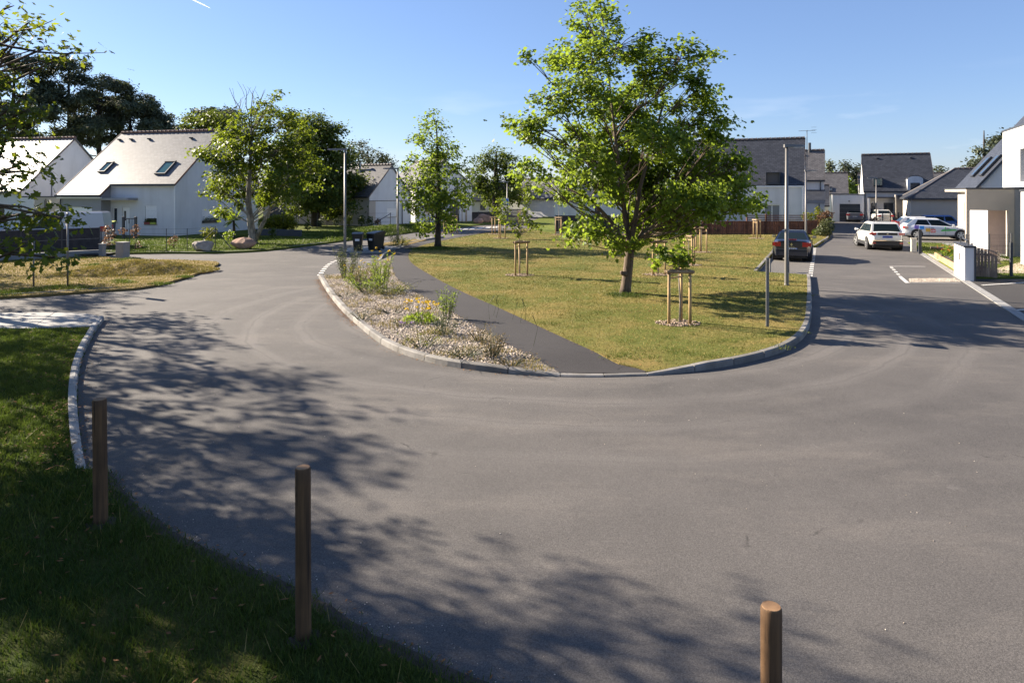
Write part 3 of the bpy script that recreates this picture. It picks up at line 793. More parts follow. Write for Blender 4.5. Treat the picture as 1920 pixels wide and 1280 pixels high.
# painted markings
def strip(name, a, b, w, z=0.012, label=None, mat="paint"):
    a, b = Vector((a[0],a[1])), Vector((b[0],b[1])); t = (b-a).normalized(); q = Vector((-t.y,t.x))*w/2
    return sheet(name, [a-q, b-q, b+q, a+q], z, 0.004, M[mat], label=label)
def dashes(name, line, n, duty, w, label, z=0.012):
    mb = MB(); pts = resample(line, n*10)
    for k in range(n):
        seg = pts[k*10:k*10+int(10*duty)+1]; l, r = offset(seg, w/2), offset(seg, -w/2)
        mb.poly([(p.x,p.y,z) for p in l] + [(p.x,p.y,z) for p in reversed(r)])
    bm = mb.build(name, M["paint"]); tag(bm, label, None, None, "structure")
    for v in bm.data.polygons:
        if v.normal.z < 0: v.flip()
dashes("road_marking", v2([P(1519.5,518), P(1528,464.5)]), 18, 0.5, 0.17, "dashed white line beside the parking bay")
dashes("road_marking", smooth_curve(v2([P(599,517), P(606,507), P(613,499), P(623,492), P(636,487)]), 0.1), 9, 0.5, 0.2, "dashed white line beside the lay by")
dashes("road_marking", v2([P(1671,501), P(1692,523)]), 5, 0.5, 0.13, "dashed white line of the right hand bay")
strip("road_marking", P(1669,499.7), P(1735,500), 0.10, label="white cross line of the right hand bay")
strip("road_marking", P(1690,521), P(1702,531), 0.14, label="solid corner of the right hand bay line")
strip("road_marking", P(1702,530.5), P(1802,530.5), 0.06, label="thin pale edge of the pebble strip")
sheet("pebble_strip", v2([P(1704,523), P(1790,522.5), P(1803,529.5), P(1706,530)]), 0.02, 0.02, simple("pebble bed", (0.33,0.28,0.225), 0.95, var=0.3, scale=22, bmp=1.0))
strip("road_marking", P(1842,535.5), P(1990,526), 0.12, 0.02, label="pale line across the right hand lot, farther")
strip("road_marking", P(1905,582), P(2050,577), 0.12, 0.02, label="pale line across the right hand lot, nearer")
strip("road_marking", P(623,494.5), P(694,491.5), 0.08, label="thin white line across the lay by")
dashes("road_marking", smooth_curve(v2([P(766,449.5), P(800,446), P(830,441), P(870,436)]), 0.3), 10, 0.5, 0.14, "dashed white line along the left street")
zb = MB()
for k in range(6):
    a, b = P(851+k*14, 432.4-k*0.9), P(861+k*14, 431.8-k*0.9); c, d = P(868+k*13.5, 428.6-k*0.8), P(858+k*13.5, 429.2-k*0.8)
    zb.poly([(p.x,p.y,0.012) for p in (a,b,c,d)])
zo = zb.build("zebra_crossing", M["paint"]); tag(zo, "white zebra stripes across the left street", None, None, "structure")
for v in zo.data.polygons:
    if v.normal.z < 0: v.flip()

# ------------------------------------------------------------------ loose ground cover
rg = np.random.default_rng(21)
def poly_arr(poly): return np.array([(p[0],p[1]) for p in poly])
def scatter(poly, n, rng, near=None):
    a = poly_arr(poly); lo, hi = a.min(0), a.max(0); out = []
    tot = 0
    while tot < n:
        q = rng.uniform(lo, hi, (n, 2)); q = q[inside(poly, q[:,0], q[:,1])]
        if near is not None: q = q[near(q) > rng.random(len(q))]
        out.append(q); tot += len(q)
        if len(out) > 60: break
    return np.concatenate(out)[:n]

def along(line, n, spread, side):
    pts = resample(line, 200); i = rg.integers(0, 200, n); off = np.abs(rg.normal(0, spread, n))*side
    out = []
    for k, o in zip(i, off):
        t = (pts[k+1]-pts[k]).normalized(); p = pts[k]+Vector((-t.y,t.x))*float(o); out.append((p.x+R.uniform(-.03,.03), p.y+R.uniform(-.03,.03)))
    return np.array(out)

def field(x, y, s=1.0, ph=0.0):
    return (np.sin(x*0.9*s+1.3*y*s+ph)+np.sin(1.7*x*s-0.8*y*s+2+ph)+np.sin(2.9*x*s+2.3*y*s+ph*2)*0.7+np.sin(5.1*x*s-4.2*y*s+1)*0.5)/3.2

def blades(name, pts, z, h, w, mat, tint, rng, label, lean=0.5):
    n = len(pts); a = rng.uniform(0, 2*np.pi, n); dx, dy = np.cos(a), np.sin(a)
    b = rng.uniform(0, 2*np.pi, n); L = rng.uniform(0.1, lean, n)*h
    base = np.column_stack([pts, np.full(n, z) if np.isscalar(z) else z])
    v = np.empty((n,3,3)); s = np.column_stack([dx*w/2, dy*w/2, np.zeros(n)])
    v[:,0] = base-s; v[:,1] = base+s; v[:,2] = base + np.column_stack([np.cos(b)*L, np.sin(b)*L, h])
    o = np_mesh(name, v.reshape(-1,3), 3, mat, None, tint, "stuff")
    return tag(o, label, None, None, "stuff")

# shaded verge, nearest the camera
vis = [p for p in verge_poly]
q = scatter(vis, 150000, rg, near=lambda q: np.clip(np.where((q[:,0] > -0.78*q[:,1]-1.2) & (q[:,1] > 3.6), 1.0, 0.03)*np.clip(9.0/np.maximum(q[:,1],1), 0.25, 1), 0, 1))
f = field(q[:,0], q[:,1], 1.4); g = field(q[:,0], q[:,1], 5.0, 1.0)
keep = rg.random(len(q)) < np.clip(0.75+0.5*g, 0.15, 1); q, f, g = q[keep], f[keep], g[keep]
hh = rg.uniform(0.03, 0.07, len(q))*(1+0.55*np.clip(g,0,1)); ww = rg.uniform(0.006, 0.013, len(q))*np.clip(q[:,1]/6, 1, 2.4)
sun_tint = np.clip((q[:,1]-8.5)/6, 0, 0.6)  # sunlit patches put into the tint: blades get lighter farther off
blades("grass", q, 0.07, hh, ww, M["blade_green"], np.clip(rg.normal(0.27, 0.2, len(q))+0.3*f+sun_tint*1.2, 0, 1), rg, "thick grass on the near verge", 0.9)
qe = np.concatenate([along(verge_edge, 3500, 0.07, 1), along(verge_edge, 3500, 0.10, -1), along(near_kerb, 1500, 0.25, -1)])
blades("grass", qe, 0.03, rg.uniform(0.03,0.08,len(qe)), rg.uniform(0.006,0.012,len(qe))*np.clip(qe[:,1]/6,1,2.4), M["blade_green"], np.clip(rg.normal(0.35,0.25,len(qe)),0,1), rg, "ragged grass along the edge of the near verge", 1.2)
# a few long pale stems and clover-like tufts
q = scatter(vis, 260, rg, near=lambda q: np.where((q[:,0] > -0.78*q[:,1]-0.5) & (q[:,1] > 4.2) & (q[:,1] < 10), 1.0, 0.0))
blades("grass", q, 0.07, rg.uniform(0.08,0.16,len(q)), np.full(len(q),0.006), M["blade"], rg.uniform(0.5,1,len(q)), rg, "long pale stems in the near verge", 1.6)
# island lawn: short dry turf
def turf(name, poly, n, z, label, s=1.0, mat="blade", dry=0.62, hmin=0.025, hmax=0.06, fs=0.9, cl=0.5, mouth=None):
    q = scatter(poly, n, rg, near=lambda q: np.clip((22.0/np.maximum(q[:,1],10))**1.6, 0.03, 1))
    f = field(q[:,0], q[:,1], fs, 0.4); g = field(q[:,0], q[:,1], 3.3, 2.0)
    keep = rg.random(len(q)) < np.clip(0.80+cl*g, 0.12, 1); q, f, g = q[keep], f[keep], g[keep]
    zz = z
    if mouth is not None:
        dq = np.hypot(q[:,0]-mouth.x, q[:,1]-mouth.y); zz = z-(KZ-0.045)*np.clip(1-dq/1.4,0,1)
    k = np.clip(q[:,1]/14, 1, 4.5)
    blades(name, q, zz, rg.uniform(hmin, hmax, len(q))*(1+0.35*np.clip(-f,0,1))*s, rg.uniform(0.010,0.022,len(q))*k, M[mat],
           np.clip(rg.normal(dry, 0.2, len(q))+0.5*f, 0, 1), rg, label, 0.9)
turf("grass", island_poly, 150000, KZ-0.005, "short dry turf on the island lawn", hmin=0.015, hmax=0.038, dry=0.50, cl=0.3, mouth=_mouth)
turf("grass", sv, 40000, 0.075, "straw stubble on the junction verge", dry=0.85)
am, bm_ = rg.uniform(-1,1,26000), rg.uniform(-1,1,26000); km = am*am+bm_*bm_ < 1; am, bm_ = am[km], bm_[km]
zm_ = np.array([mound_h(i,j) for i,j in zip(am,bm_)])
qm = np.column_stack([c0.x+am*3.0+bm_*0.4, c0.y+bm_*1.9+am*0.3])
gm_ = field(qm[:,0], qm[:,1], 3.0, 2.0); km = rg.random(len(qm)) < np.clip(0.6+0.7*gm_, 0.1, 1)
blades("grass", qm[km], 0.07+zm_[km], rg.uniform(0.03,0.075,km.sum()), rg.uniform(0.02,0.05,km.sum()), M["blade"], np.clip(rg.normal(0.85,0.2,km.sum()),0,1), rg, "straw stubble on the low mound", 0.9)
iv = rg.integers(0, 14*40, 16000); ii, jj = iv % 40, iv//40; uu, vv = rg.random((2,16000,1))
g00, g10, g01, g11 = (bank_v[(jj+dj)*41+ii+di] for dj, di in ((0,0),(0,1),(1,0),(1,1)))
qb = (g00*(1-uu)+g10*uu)*(1-vv)+(g01*(1-uu)+g11*uu)*vv
fb = field(qb[:,0], qb[:,1], 0.8, 1.0); kb = rg.random(16000) < np.clip(0.6+0.8*field(qb[:,0], qb[:,1], 2.5), 0.1, 1)
blades("grass", qb[kb][:,:2], qb[kb][:,2]-0.01, rg.uniform(0.08,0.2,kb.sum()), rg.uniform(0.05,0.1,kb.sum()), M["blade_green"], np.clip(rg.normal(0.6,0.2,kb.sum())+0.4*fb[kb],0,1), rg, "uneven grass on the bank before the beige house", 0.9)
fl = [p for p in house_lawn if p.y < 70 and p.x > -45] + [Vector((-10,70)), Vector((-45,70))]
turf("grass", smooth_curve([P(x,y,0.1) for x,y in [(190,474),(325,472),(490,468),(560,460),(650,449),(762,436),(700,430),(500,437),(330,446),(215,449)]],1.0), 30000, 0.098, "green turf in the front gardens", mat="blade_green", dry=0.65, s=1.5)
turf("grass", [rk(-8,0.4), rk(gate_t-0.3,0.4), Vector((P(1832,521).x,P(1832,521).y)), Vector((28,27)), Vector((30,40)), rk(-8,9)], 15000, 0.068, "trimmed turf in the right hand garden", mat="blade_green", dry=0.6)
# brighter tufts on the lawn and at the foot of posts and trunks
def tufts(name, spots, label, mat="blade_green", n=220, h=0.12, r=0.28, z=KZ, tint=0.5):
    Q, Hh = [], []
    for (p, k) in spots:
        m = int(n*k); a = rg.uniform(0,2*np.pi,m); rr = r*k*np.sqrt(rg.random(m))
        Q.append(np.column_stack([p[0]+np.cos(a)*rr*1.3, p[1]+np.sin(a)*rr])); Hh.append(h*np.clip(1.15-rr/(r*k),0.3,1)*rg.uniform(0.6,1.1,m))
    Q, Hh = np.concatenate(Q), np.concatenate(Hh)
    blades(name, Q, z-0.01, Hh, np.full(len(Q),0.016)*np.clip(Q[:,1]/16,1,3), M[mat], np.clip(rg.normal(tint,0.22,len(Q)),0,1), rg, label, 1.0)
tuft_px = [(1030,606,1.2),(1035,608,.9),(1280,661,1.3),(1255,655,1),(1335,668,1),(1210,655,1.2),(1375,640,1),(1250,633,.8),(1300,628,.6),(1335,641,.9),(1175,640,.8),(1440,630,1.2),(1490,622,1.1),(1120,585,.8),(945,568,.7),(1180,663,1.4),(1160,668,1.2),(1230,671,1.3),(1395,655,1),(1460,650,1),(1350,597,.7),(1475,545,1.6),(1490,548,1.5),(1505,552,1.3),(1465,541,1.2)]
tufts("grass", [(P(x,y,KZ),k) for x,y,k in tuft_px], "bright green tufts on the island lawn", tint=0.7, n=130, h=0.08)
tufts("grass", [(P(1172,553,KZ),2.0),(P(1185,555,KZ),1.8),(P(1160,552,KZ),1.3),(P(820,465,KZ),4),(P(800,466,KZ),3.5),(P(840,467,KZ),3.5)], "long green grass at the foot of the lawn trees", n=260, h=0.14, tint=0.25)
tufts("grass", [(P(x,y,0.08),k) for x,y,k in [(20,548,2.5),(60,545,2.2),(95,540,2.2),(125,538,2.2),(150,541,1.8),(5,552,2.2),(225,527,1.4),(235,530,1.3),(178,497,1.6),(110,488,2),(40,490,2.4),(215,488,1.6),(245,485,1.6),(150,484,1.8),(300,532,1.4),(345,519,1.2),(380,506,1.2)]], "ragged green grass along the straw verge", z=0.08, n=200, h=0.16, tint=0.7)

# gravel in the planting bed: small broken stones
def stones(name, pts, z, smin, smax, label, mat="stone"):
    n = len(pts); s = rg.uniform(smin, smax, n)
    octa = np.array([(1,0,0),(0,1,0),(-1,0,0),(0,-1,0),(0,0,1),(0,0,-1)], float)
    tri = np.array([(0,1,4),(1,2,4),(2,3,4),(3,0,4),(1,0,5),(2,1,5),(3,2,5),(0,3,5)])
    v = octa[None]*np.stack([s, s*rg.uniform(.5,.9,n), s*rg.uniform(.3,.6,n)],1)[:,None,:] + rg.normal(0,1,(n,6,3))*(s*0.16)[:,None,None]
    a = rg.uniform(0,2*np.pi,n); ca, sa = np.cos(a)[:,None], np.sin(a)[:,None]
    x, y = v[:,:,0]*ca - v[:,:,1]*sa, v[:,:,0]*sa + v[:,:,1]*ca
    v = np.stack([x + pts[:,0][:,None], y + pts[:,1][:,None], v[:,:,2] + z], 2)
    faces = (tri[None] + (np.arange(n)*6)[:,None,None]).reshape(-1,3)
    o = np_tris(name, v.reshape(-1,3), faces, M[mat], None, np.repeat(np.clip(rg.normal(0.55,0.3,n),0,1),8), "stuff")
    return tag(o, label, None, None, "stuff")
for v in bpy.data.objects["planting_bed"].data.vertices:
    dq = (v.co.to_2d()-P(1050,706).to_2d()).length
    if v.co.z > 0.04 and dq < 1.3: v.co.z -= 0.075*(1-dq/1.3)
stones("gravel", (lambda s_: s_[np.hypot(s_[:,0]-P(1050,706).x, s_[:,1]-P(1050,706).y) > 1.0])(scatter(bed_poly, 20000, rg)), KZ-0.012, 0.012, 0.036, "pale broken stone mulch in the planting bed")
stones("gravel", scatter(v2([P(1706,523), P(1789,522.5), P(1800,529), P(1708,529.5)]), 1500, rg), 0.02, 0.014, 0.03, "pale pebbles in the strip by the right hand bay")

def _scrub():
    q = scatter(bed_poly, 9000, rg); g = field(q[:,0], q[:,1], 2.2, 3.0)+0.5*field(q[:,0], q[:,1], 6.0, 1.0)
    q = q[g > 0.25]; n = len(q)
    h = rg.uniform(0.04, 0.16, n)
    blades("scrub", q, KZ-0.03, h, rg.uniform(0.008,0.016,n)*1.6, M["blade"], np.clip(rg.normal(0.72,0.25,n),0,1), rg, "low dry scrub and weeds over the gravel bed", 1.3)
_scrub()
def litter(name, pts, z, s, label, mat="litter"):
    n = len(pts); a = rg.uniform(0,2*np.pi,n); L = rg.uniform(0.6,1.3,n)*s
    c = np.column_stack([pts, np.full(n,z)]); t = np.column_stack([np.cos(a),np.sin(a),rg.uniform(-.15,.35,n)])*L[:,None]; b = np.column_stack([-np.sin(a),np.cos(a),rg.uniform(-.2,.3,n)])*(L*0.38)[:,None]
    v = np.stack([c-t/2, c+b/2, c+t/2, c-b/2],1)
    o = np_mesh(name, v.reshape(-1,3), 4, M[mat], None, rg.random(n), "stuff"); return tag(o, label, None, None, "stuff")
litter("fallen_leaves", np.concatenate([along(kerb_line[4:int(len(kerb_line)*0.62)], 1500, 0.11, -1), along(kerb_line, 260, 0.08, -1)]), 0.012, 0.045, "orange brown litter drifted along the bed kerb")
litter("fallen_leaves", np.concatenate([along(near_kerb, 420, 0.10, 1), along(verge_edge, 1600, 0.10, 1)]), 0.014, 0.04, "brown litter along the edge of the near verge")
litter("fallen_leaves", np.concatenate([scatter(verge_poly, 260, rg, near=lambda q: np.where((q[:,0]>-0.78*q[:,1])&(q[:,1]>4),1.,0.)), along(near_kerb, 500, 0.3, -1)]), 0.11, 0.06, "dry leaves lying on the near verge")
litter("fallen_leaves", np.concatenate([along(pr[:int(len(pr)*0.7)], 900, 0.05, 1), along(pl_bed, 500, 0.06, 1)]), KZ+0.012, 0.035, "straw bits along the edges of the footpath")
litter("fallen_leaves", np.concatenate([rg.normal((0,0),(0.5,0.12),(70,2))+np.array(P(1210,548,KZ))[:2], rg.normal((0,0),(0.3,0.1),(40,2))+np.array(P(1205,585,KZ))[:2]]), KZ+0.03, 0.07, "dead leaves under the big lawn tree")
stones("gravel", np.concatenate([along(verge_edge, 500, 0.25, 1), scatter([Vector((-4,4)),Vector((6,4)),Vector((9,14)),Vector((-7,14))], 160, rg)]), 0.004, 0.004, 0.009, "small grit scattered on the asphalt", "stone")

# ------------------------------------------------------------------ trees and shrubs
KITE = np.array([(0,0),(0.45,0.36),(1,0),(0.45,-0.36)])
MAPLE = np.array([(0,0),(0.12,0.28),(0.34,0.52),(0.44,0.26),(0.74,0.32),(1,0),(0.74,-0.32),(0.44,-0.26),(0.34,-0.52),(0.12,-0.28)])
OAK = np.array([(0,0),(.18,.10),(.26,.06),(.40,.24),(.50,.12),(.66,.30),(.78,.15),(1,0),(.78,-.15),(.66,-.30),(.50,-.12),(.40,-.24),(.26,-.06),(.18,-.10)])
SLIM = np.array([(0,0),(0.4,0.10),(1,0),(0.4,-0.10)])

def leaf_mesh(name, pos, size, mat, parent, rng, shape=KITE, up=0.55, droop=0.25, fold=0.25, tint=None, out=None):
    n = len(pos); K = len(shape)
    nrm = rng.normal(0,1,(n,3)); nrm /= np.linalg.norm(nrm,axis=1)[:,None]; nrm[:,2] = np.abs(nrm[:,2])*0.6+up
    if out is not None: nrm += out*0.5
    nrm /= np.linalg.norm(nrm,axis=1)[:,None]
    t = rng.normal(0,1,(n,3)); t -= nrm*np.sum(t*nrm,1)[:,None]; t /= np.linalg.norm(t,axis=1)[:,None]+1e-9
    t[:,2] -= droop; t /= np.linalg.norm(t,axis=1)[:,None]
    b = np.cross(nrm, t); b /= np.linalg.norm(b,axis=1)[:,None]+1e-9; m = np.cross(t, b)
    sz = size*rng.uniform(0.65,1.25,n)
    v = pos[:,None,:] + sz[:,None,None]*(shape[None,:,0,None]*t[:,None,:] + shape[None,:,1,None]*b[:,None,:] - (fold*np.abs(shape[:,1])+0.12*shape[:,0]**2)[None,:,None]*m[:,None,:])
    if tint is None: tint = np.clip(rng.normal(0.45,0.25,n),0,1)
    return np_mesh(name, v.reshape(-1,3), K, mat, parent, tint)

def clump_points(lobes, rng, per_m2, leaves_per, sub, flat=0.8, shell=0.45):
    """lobes (x,y,z,r): sub-clump centres spread in them, then leaf points round each centre"""
    cs, tn, own = [], [], []
    for li, (x,y,z,r) in enumerate(lobes):
        m = max(2, int(per_m2*r*r)); d = rng.normal(0,1,(m,3)); d /= np.linalg.norm(d,axis=1)[:,None]
        rad = r*(shell+(1-shell)*rng.random(m)**0.6); d[:,2] *= flat
        cs.append(np.array((x,y,z))+d*rad[:,None]); own += [li]*m
    cs = np.concatenate(cs); own = np.array(own)
    k = rng.poisson(leaves_per, len(cs))+2; idx = np.repeat(np.arange(len(cs)), k)
    sig = sub*rng.uniform(0.6,1.3,len(cs))
    pts = cs[idx] + rng.normal(0,1,(len(idx),3))*sig[idx][:,None]*np.array((1,1,0.62))
    ctint = np.clip(rng.normal(0.42,0.16,len(cs)),0,1)
    return cs, own, pts, np.clip(ctint[idx]+rng.normal(0,0.17,len(idx)),0,1)

def branch_path(a, b, rng, sag=0.0, n=5, wob=0.06):
    a, b = np.array(a), np.array(b); L = np.linalg.norm(b-a); out = []
    for i in range(n+1):
        t = i/n; p = a+(b-a)*t; p[2] += sag*L*math.sin(math.pi*t)
        if 0 < i < n: p = p + rng.normal(0,wob*L/3,3)
        out.append(Vector(p))
    return out

def tree(name, label, cat, base, trunk, lobes, leaf, bark, leafsize, per_m2=7, leaves_per=30, sub=0.33, seed=1, group=None, shape=KITE, flat=0.8,
         shell=0.45, twig_n=1.0, up=0.55, extra_twigs=(), fork=None, lobe_r=0.02, bend=0.07):
    """trunk: list of (x,y,z,r) in metres relative to base; lobes relative to base"""
    rng = np.random.default_rng(seed)
    t = thing(name, label, cat, (base[0],base[1],base[2]), 0, group)
    mb = MB()
    tp = [Vector(q[:3]) for q in trunk]; tr = [q[3] for q in trunk]
    tip = trunk[-1]
    mb.tube(tp, tr, 10)
    cs, own, pts, tint = clump_points(lobes, rng, per_m2, leaves_per, sub, flat, shell)
    ztop = tp[-1].z; zf = fork if fork is not None else tp[0].z+(ztop-tp[0].z)*0.35
    def on_trunk(z):
        z = min(max(z, tp[0].z), ztop)
        for i in range(1,len(tp)):
            if tp[i].z >= z:
                k = (z-tp[i-1].z)/max(tp[i].z-tp[i-1].z,1e-6); return tp[i-1].lerp(tp[i],k), tr[i-1]+(tr[i]-tr[i-1])*k
        return tp[-1], tr[-1]
    mids = []
    for (x,y,z,r) in lobes:
        hd = math.hypot(x-tp[-1].x*0.5, y-tp[-1].y*0.5); za = min(max(zf*rng.uniform(1.0,1.35), z-hd*rng.uniform(0.55,0.95)-0.3*r), ztop)
        a, ra = on_trunk(za); pth = branch_path(a, (x,y,z), rng, bend*rng.uniform(-0.6,1.2), 5, 0.07)
        rb = min(ra*0.5, 0.007+0.0125*math.sqrt(r)*max(1,hd)**0.5+lobe_r*0.4)
        mb.tube(pth, [rb*(1-0.75*i/5)+0.006 for i in range(6)], 6, False); mids.append(pth)
    for c, li in zip(cs, own):
        if rng.random() > twig_n: continue
        pth = mids[li]; a = pth[rng.integers(2,6)]
        mb.tube(branch_path(a, c, rng, 0.05, 2, 0.08), [0.016,0.010,0.004], 4, False)
    for (a, b, r0) in extra_twigs:
        mb.tube(branch_path(a, b, rng, 0.04, 4, 0.10), [r0*(1-0.8*i/4)+0.004 for i in range(5)], 4, False)
    mb.build("trunk", bark, t, smooth=True)
    out = pts-np.array(lobes)[:, :3].mean(0); out /= np.linalg.norm(out,axis=1)[:,None]+1e-9
    leaf_mesh("crown", pts, leafsize, leaf, t, rng, shape, up, tint=tint, out=out)
    return t

def px_lobes(base, d, items, spread, seed, rscale=1.0):
    """lobes given by where the photograph shows them (px, py, radius px) at distance d, set at various depths"""
    rng = np.random.default_rng(seed); out = []
    for it in items:
        px, py, r = it[:3]; dy = it[3] if len(it) > 3 else rng.uniform(-spread, spread)
        q = at(px, py, d+dy); out.append((q.x-base[0], q.y-base[1], q.z-base[2], r/FPX*(d+dy)*rscale))
    return out

# the big tree on the island lawn
b4 = P(1172,549,KZ); d4 = b4.y
L4 = [(1110,40,48),(1062,108,48),(1165,85,55),(1110,120,60),(1275,112,55),(1325,150,40),(1235,130,50),(1030,185,45),(1115,190,65),(1210,195,70),(1310,215,62),(1352,250,38),(1005,245,42),(1080,262,62),(1180,280,75),(1290,300,72),(1360,310,45),(985,240,24),(1062,322,45),(1000,318,32),(970,322,20),(1120,352,55),(1210,372,68),(1300,378,70),(1372,372,48),(1412,376,22),(1120,425,34),(1190,425,42),(1262,420,40),(1325,375,42),(1075,365,28),(1090,425,18),(1062,443,16),(975,240,16),(1015,350,22),
      (1150,230,60,1.8),(1240,260,60,-2),(1180,330,60,2.2),(1100,300,50,-2),(1260,350,60,2.3),(1060,150,20),(1385,345,26),(1150,462,14),(1188,455,16),(1160,445,22),(1378,385,20),(1405,378,16),(960,238,14),(1390,300,20),(1340,110,16),(1088,20,18),(1125,10,16),(1200,60,22),(985,105,14)]
lob4 = px_lobes(b4, d4, L4, 2.0, 5, 0.93)
tk = [(0,0,-0.1,0.23),(0.02,0,0.15,0.175),(0.07,0,0.55,0.160),(0.13,0.02,1.1,0.152),(0.16,0,1.6,0.14),(0.04,0.05,2.3,0.105),(-0.10,0.1,3.4,0.075),(-0.30,0.1,5.0,0.05),(-0.55,0.1,7.4,0.02)]
big = tree("lawn_tree", "largest tree, broad leafy crown on a leaning trunk in the middle of the lawn", "tree", b4, tk, lob4, M["leaf_plane"], M["bark"], 0.120, 26, 56, 0.20, 4, shape=MAPLE, fork=1.3, shell=0.4, lobe_r=0.0, bend=0.16)
mb = MB(); mb.tube([(0.12,0,1.25),(0.55,-0.1,1.85),(1.0,-0.2,2.25),(1.7,-0.3,2.75),(2.6,-0.3,3.1)], [0.09,0.075,0.06,0.045,0.025], 8)
mb.tube([(0.10,0,1.35),(-0.45,-0.1,2.3),(-1.1,-0.2,3.0),(-1.9,-0.3,3.4)], [0.09,0.065,0.05,0.025], 8)
mb.tube([(0.14,0,1.5),(0.35,0.1,2.4),(0.5,0.1,3.4),(0.9,0.2,4.8),(1.3,0.2,6.2)], [0.11,0.09,0.07,0.05,0.03], 8)
mb.tube([(0.02,-0.1,0.62),(-0.13,-0.2,0.66),(-0.17,-0.22,0.72)], [0.09,0.07,0.045], 7)
mb.build("limb", M["bark"], big, smooth=True)

b3 = P(821,462,KZ); d3 = b3.y
L3 = [(812,222,22),(800,240,24),(832,250,24),(782,268,22),(845,278,26),(808,275,34),(770,300,22),(830,305,38),(790,320,36),(862,312,24),(760,322,14),(768,350,28),(815,350,46),(862,350,32),(880,330,14),(785,385,34),(835,385,40),(870,378,22),(800,415,28),(840,415,26),(775,372,22),(800,435,14),(815,300,30,1.5),(820,380,36,-1.5),(820,340,36,1.8)]
tree("lawn_tree", "slender upright tree where the footpath bends", "tree", b3, [(0,0,-.1,.26),(0,0,.3,.19),(.02,0,1.6,.17),(.05,.05,3.2,.12),(0,0,5.2,.08),(-.1,0,7.6,.03)], px_lobes(b3,d3,L3,1.2,8,0.85), M["leaf_plane"], M["bark_dark"], 0.19, 17, 26, 0.22, 9, shape=KITE, fork=1.5)

b1 = P(474,456,0.1); d1 = b1.y
L1 = [(410,282,34),(385,290,22),(440,260,40),(470,235,38),(500,200,22),(515,178,14),(520,230,32),(545,215,20),(560,245,26),(420,325,30),(395,345,20),(470,290,44),(520,280,42),(565,290,36),(585,320,26),(480,340,46),(540,335,40),(432,362,26),(415,395,16),(505,368,26),(550,366,22),(590,345,16),(380,355,12),(430,305,26),(485,212,18),(450,384,14)]
tw = []
for q in [((465,250),(430,165)),((468,240),(455,158)),((470,240),(480,162)),((462,262),(440,190)),((475,230),(495,170)),((460,240),(418,200)),((470,250),(520,185))]:
    a, b = at(*q[0], d1), at(*q[1], d1+R.uniform(-1,1)); tw.append(((a.x-b1.x,a.y-b1.y,a.z-b1.z),(b.x-b1.x,b.y-b1.y,b.z-b1.z),0.035))
    for k in range(3):
        m = a.lerp(b, R.uniform(.4,.8)); e_ = m+Vector((R.uniform(-.6,.6),R.uniform(-.5,.5),R.uniform(.5,1.2))); tw.append(((m.x-b1.x,m.y-b1.y,m.z-b1.z),(e_.x-b1.x,e_.y-b1.y,e_.z-b1.z),0.016))
tree("street_tree", "bright green tree with bare top twigs beside the boulders", "tree", b1, [(0,0,-.1,.36),(0,0,.3,.26),(-.15,0,1.4,.22),(-.3,0,2.8,.17),(-.2,0,4.5,.12),(-.1,0,6.5,.07),(-.1,0,8.3,.03)], px_lobes(b1,d1,L1,2.4,3), M["leaf_fresh"], M["bark_pale"], 0.21, 16, 36, 0.24, 12, fork=1.2, extra_twigs=tw, shell=0.5)
mb = MB(); mb.tube([at(478,452,d1)-b1, at(490,425,d1)-b1, at(505,395,d1)-b1, at(530,360,d1)-b1], [0.17,0.13,0.1,0.04], 8)
mb.build("limb", M["bark_pale"], bpy.data.objects["street_tree"], smooth=True)

b2 = P(592,424,0.1); d2 = b2.y
L2 = [(560,245,34),(590,232,26),(620,250,30),(600,270,44),(540,275,36),(640,285,30),(575,310,52),(630,320,44),(660,330,26),(540,330,40),(600,355,52),(650,355,34),(560,375,38),(625,380,34),(665,365,18),(530,360,26),(660,385,14),(600,250,30),(680,340,14),(540,300,30)]
tree("dense_tree", "dense dark tree in front of the beige house", "tree", b2, [(0,0,-.1,.55),(0,0,.6,.46),(0,0,2.5,.38),(0,0,5,.25),(0,0,9,.08)], px_lobes(b2,d2,L2,2.2,6), M["leaf_dark"], M["bark_dark"], 0.28, 13, 34, 0.36, 14, fork=2.2)

# pines behind the left houses
def pine(px, top, d, w, seed, label, low=300):
    b = Vector(((px-960)/FPX*d, d, 0)); rng = np.random.default_rng(seed); it = []
    for k in range(26):
        t = (k/25)**1.1; py = top+10+(low-top-45)*t; half = w*(0.30+0.75*math.sin(math.pi*min(1,0.18+t*0.7)))
        it.append((px+rng.uniform(-half,half), py+rng.uniform(-6,6), rng.uniform(0.15,0.27)*w+6))
    H_ = EYE-(top-HORIZON)/FPX*d
    tw = []
    for k in range(10):
        z = H_*rng.uniform(0.35,0.75); a = rng.uniform(0,6.28); r = rng.uniform(1.5,3.5); tw.append(((0,0,z),(math.cos(a)*r,math.sin(a)*r,z+rng.uniform(0.2,1.5)),0.09))
    return tree("pine_tree", label, "tree", b, [(0,0,-.2,.5),(rng.uniform(-.3,.3),0,H_*.3,.38),(rng.uniform(-.5,.5),0,H_*.6,.26),(0,0,H_*.93,.08)], px_lobes(b,d,it,w/FPX*d*0.8,seed), M["leaf_pine"], M["bark_dark"], 0.42, 8.5, 32, 0.38, seed+1, "pines behind the left houses", flat=0.42, fork=H_*0.3, shape=SLIM*np.array((1.4,2.2)), twig_n=0.5, extra_twigs=tw)
pine(-60, 60, 84, 75, 31, "pine at the left picture edge, tallest of the pines")
pine(28, 92, 86, 62, 32, "tall dark pine above the leftmost house")
pine(128, 106, 88, 60, 33, "dark pine with open trunk above the leftmost roof ridge")
pine(188, 138, 90, 55, 34, "dark pine between the two left roofs")
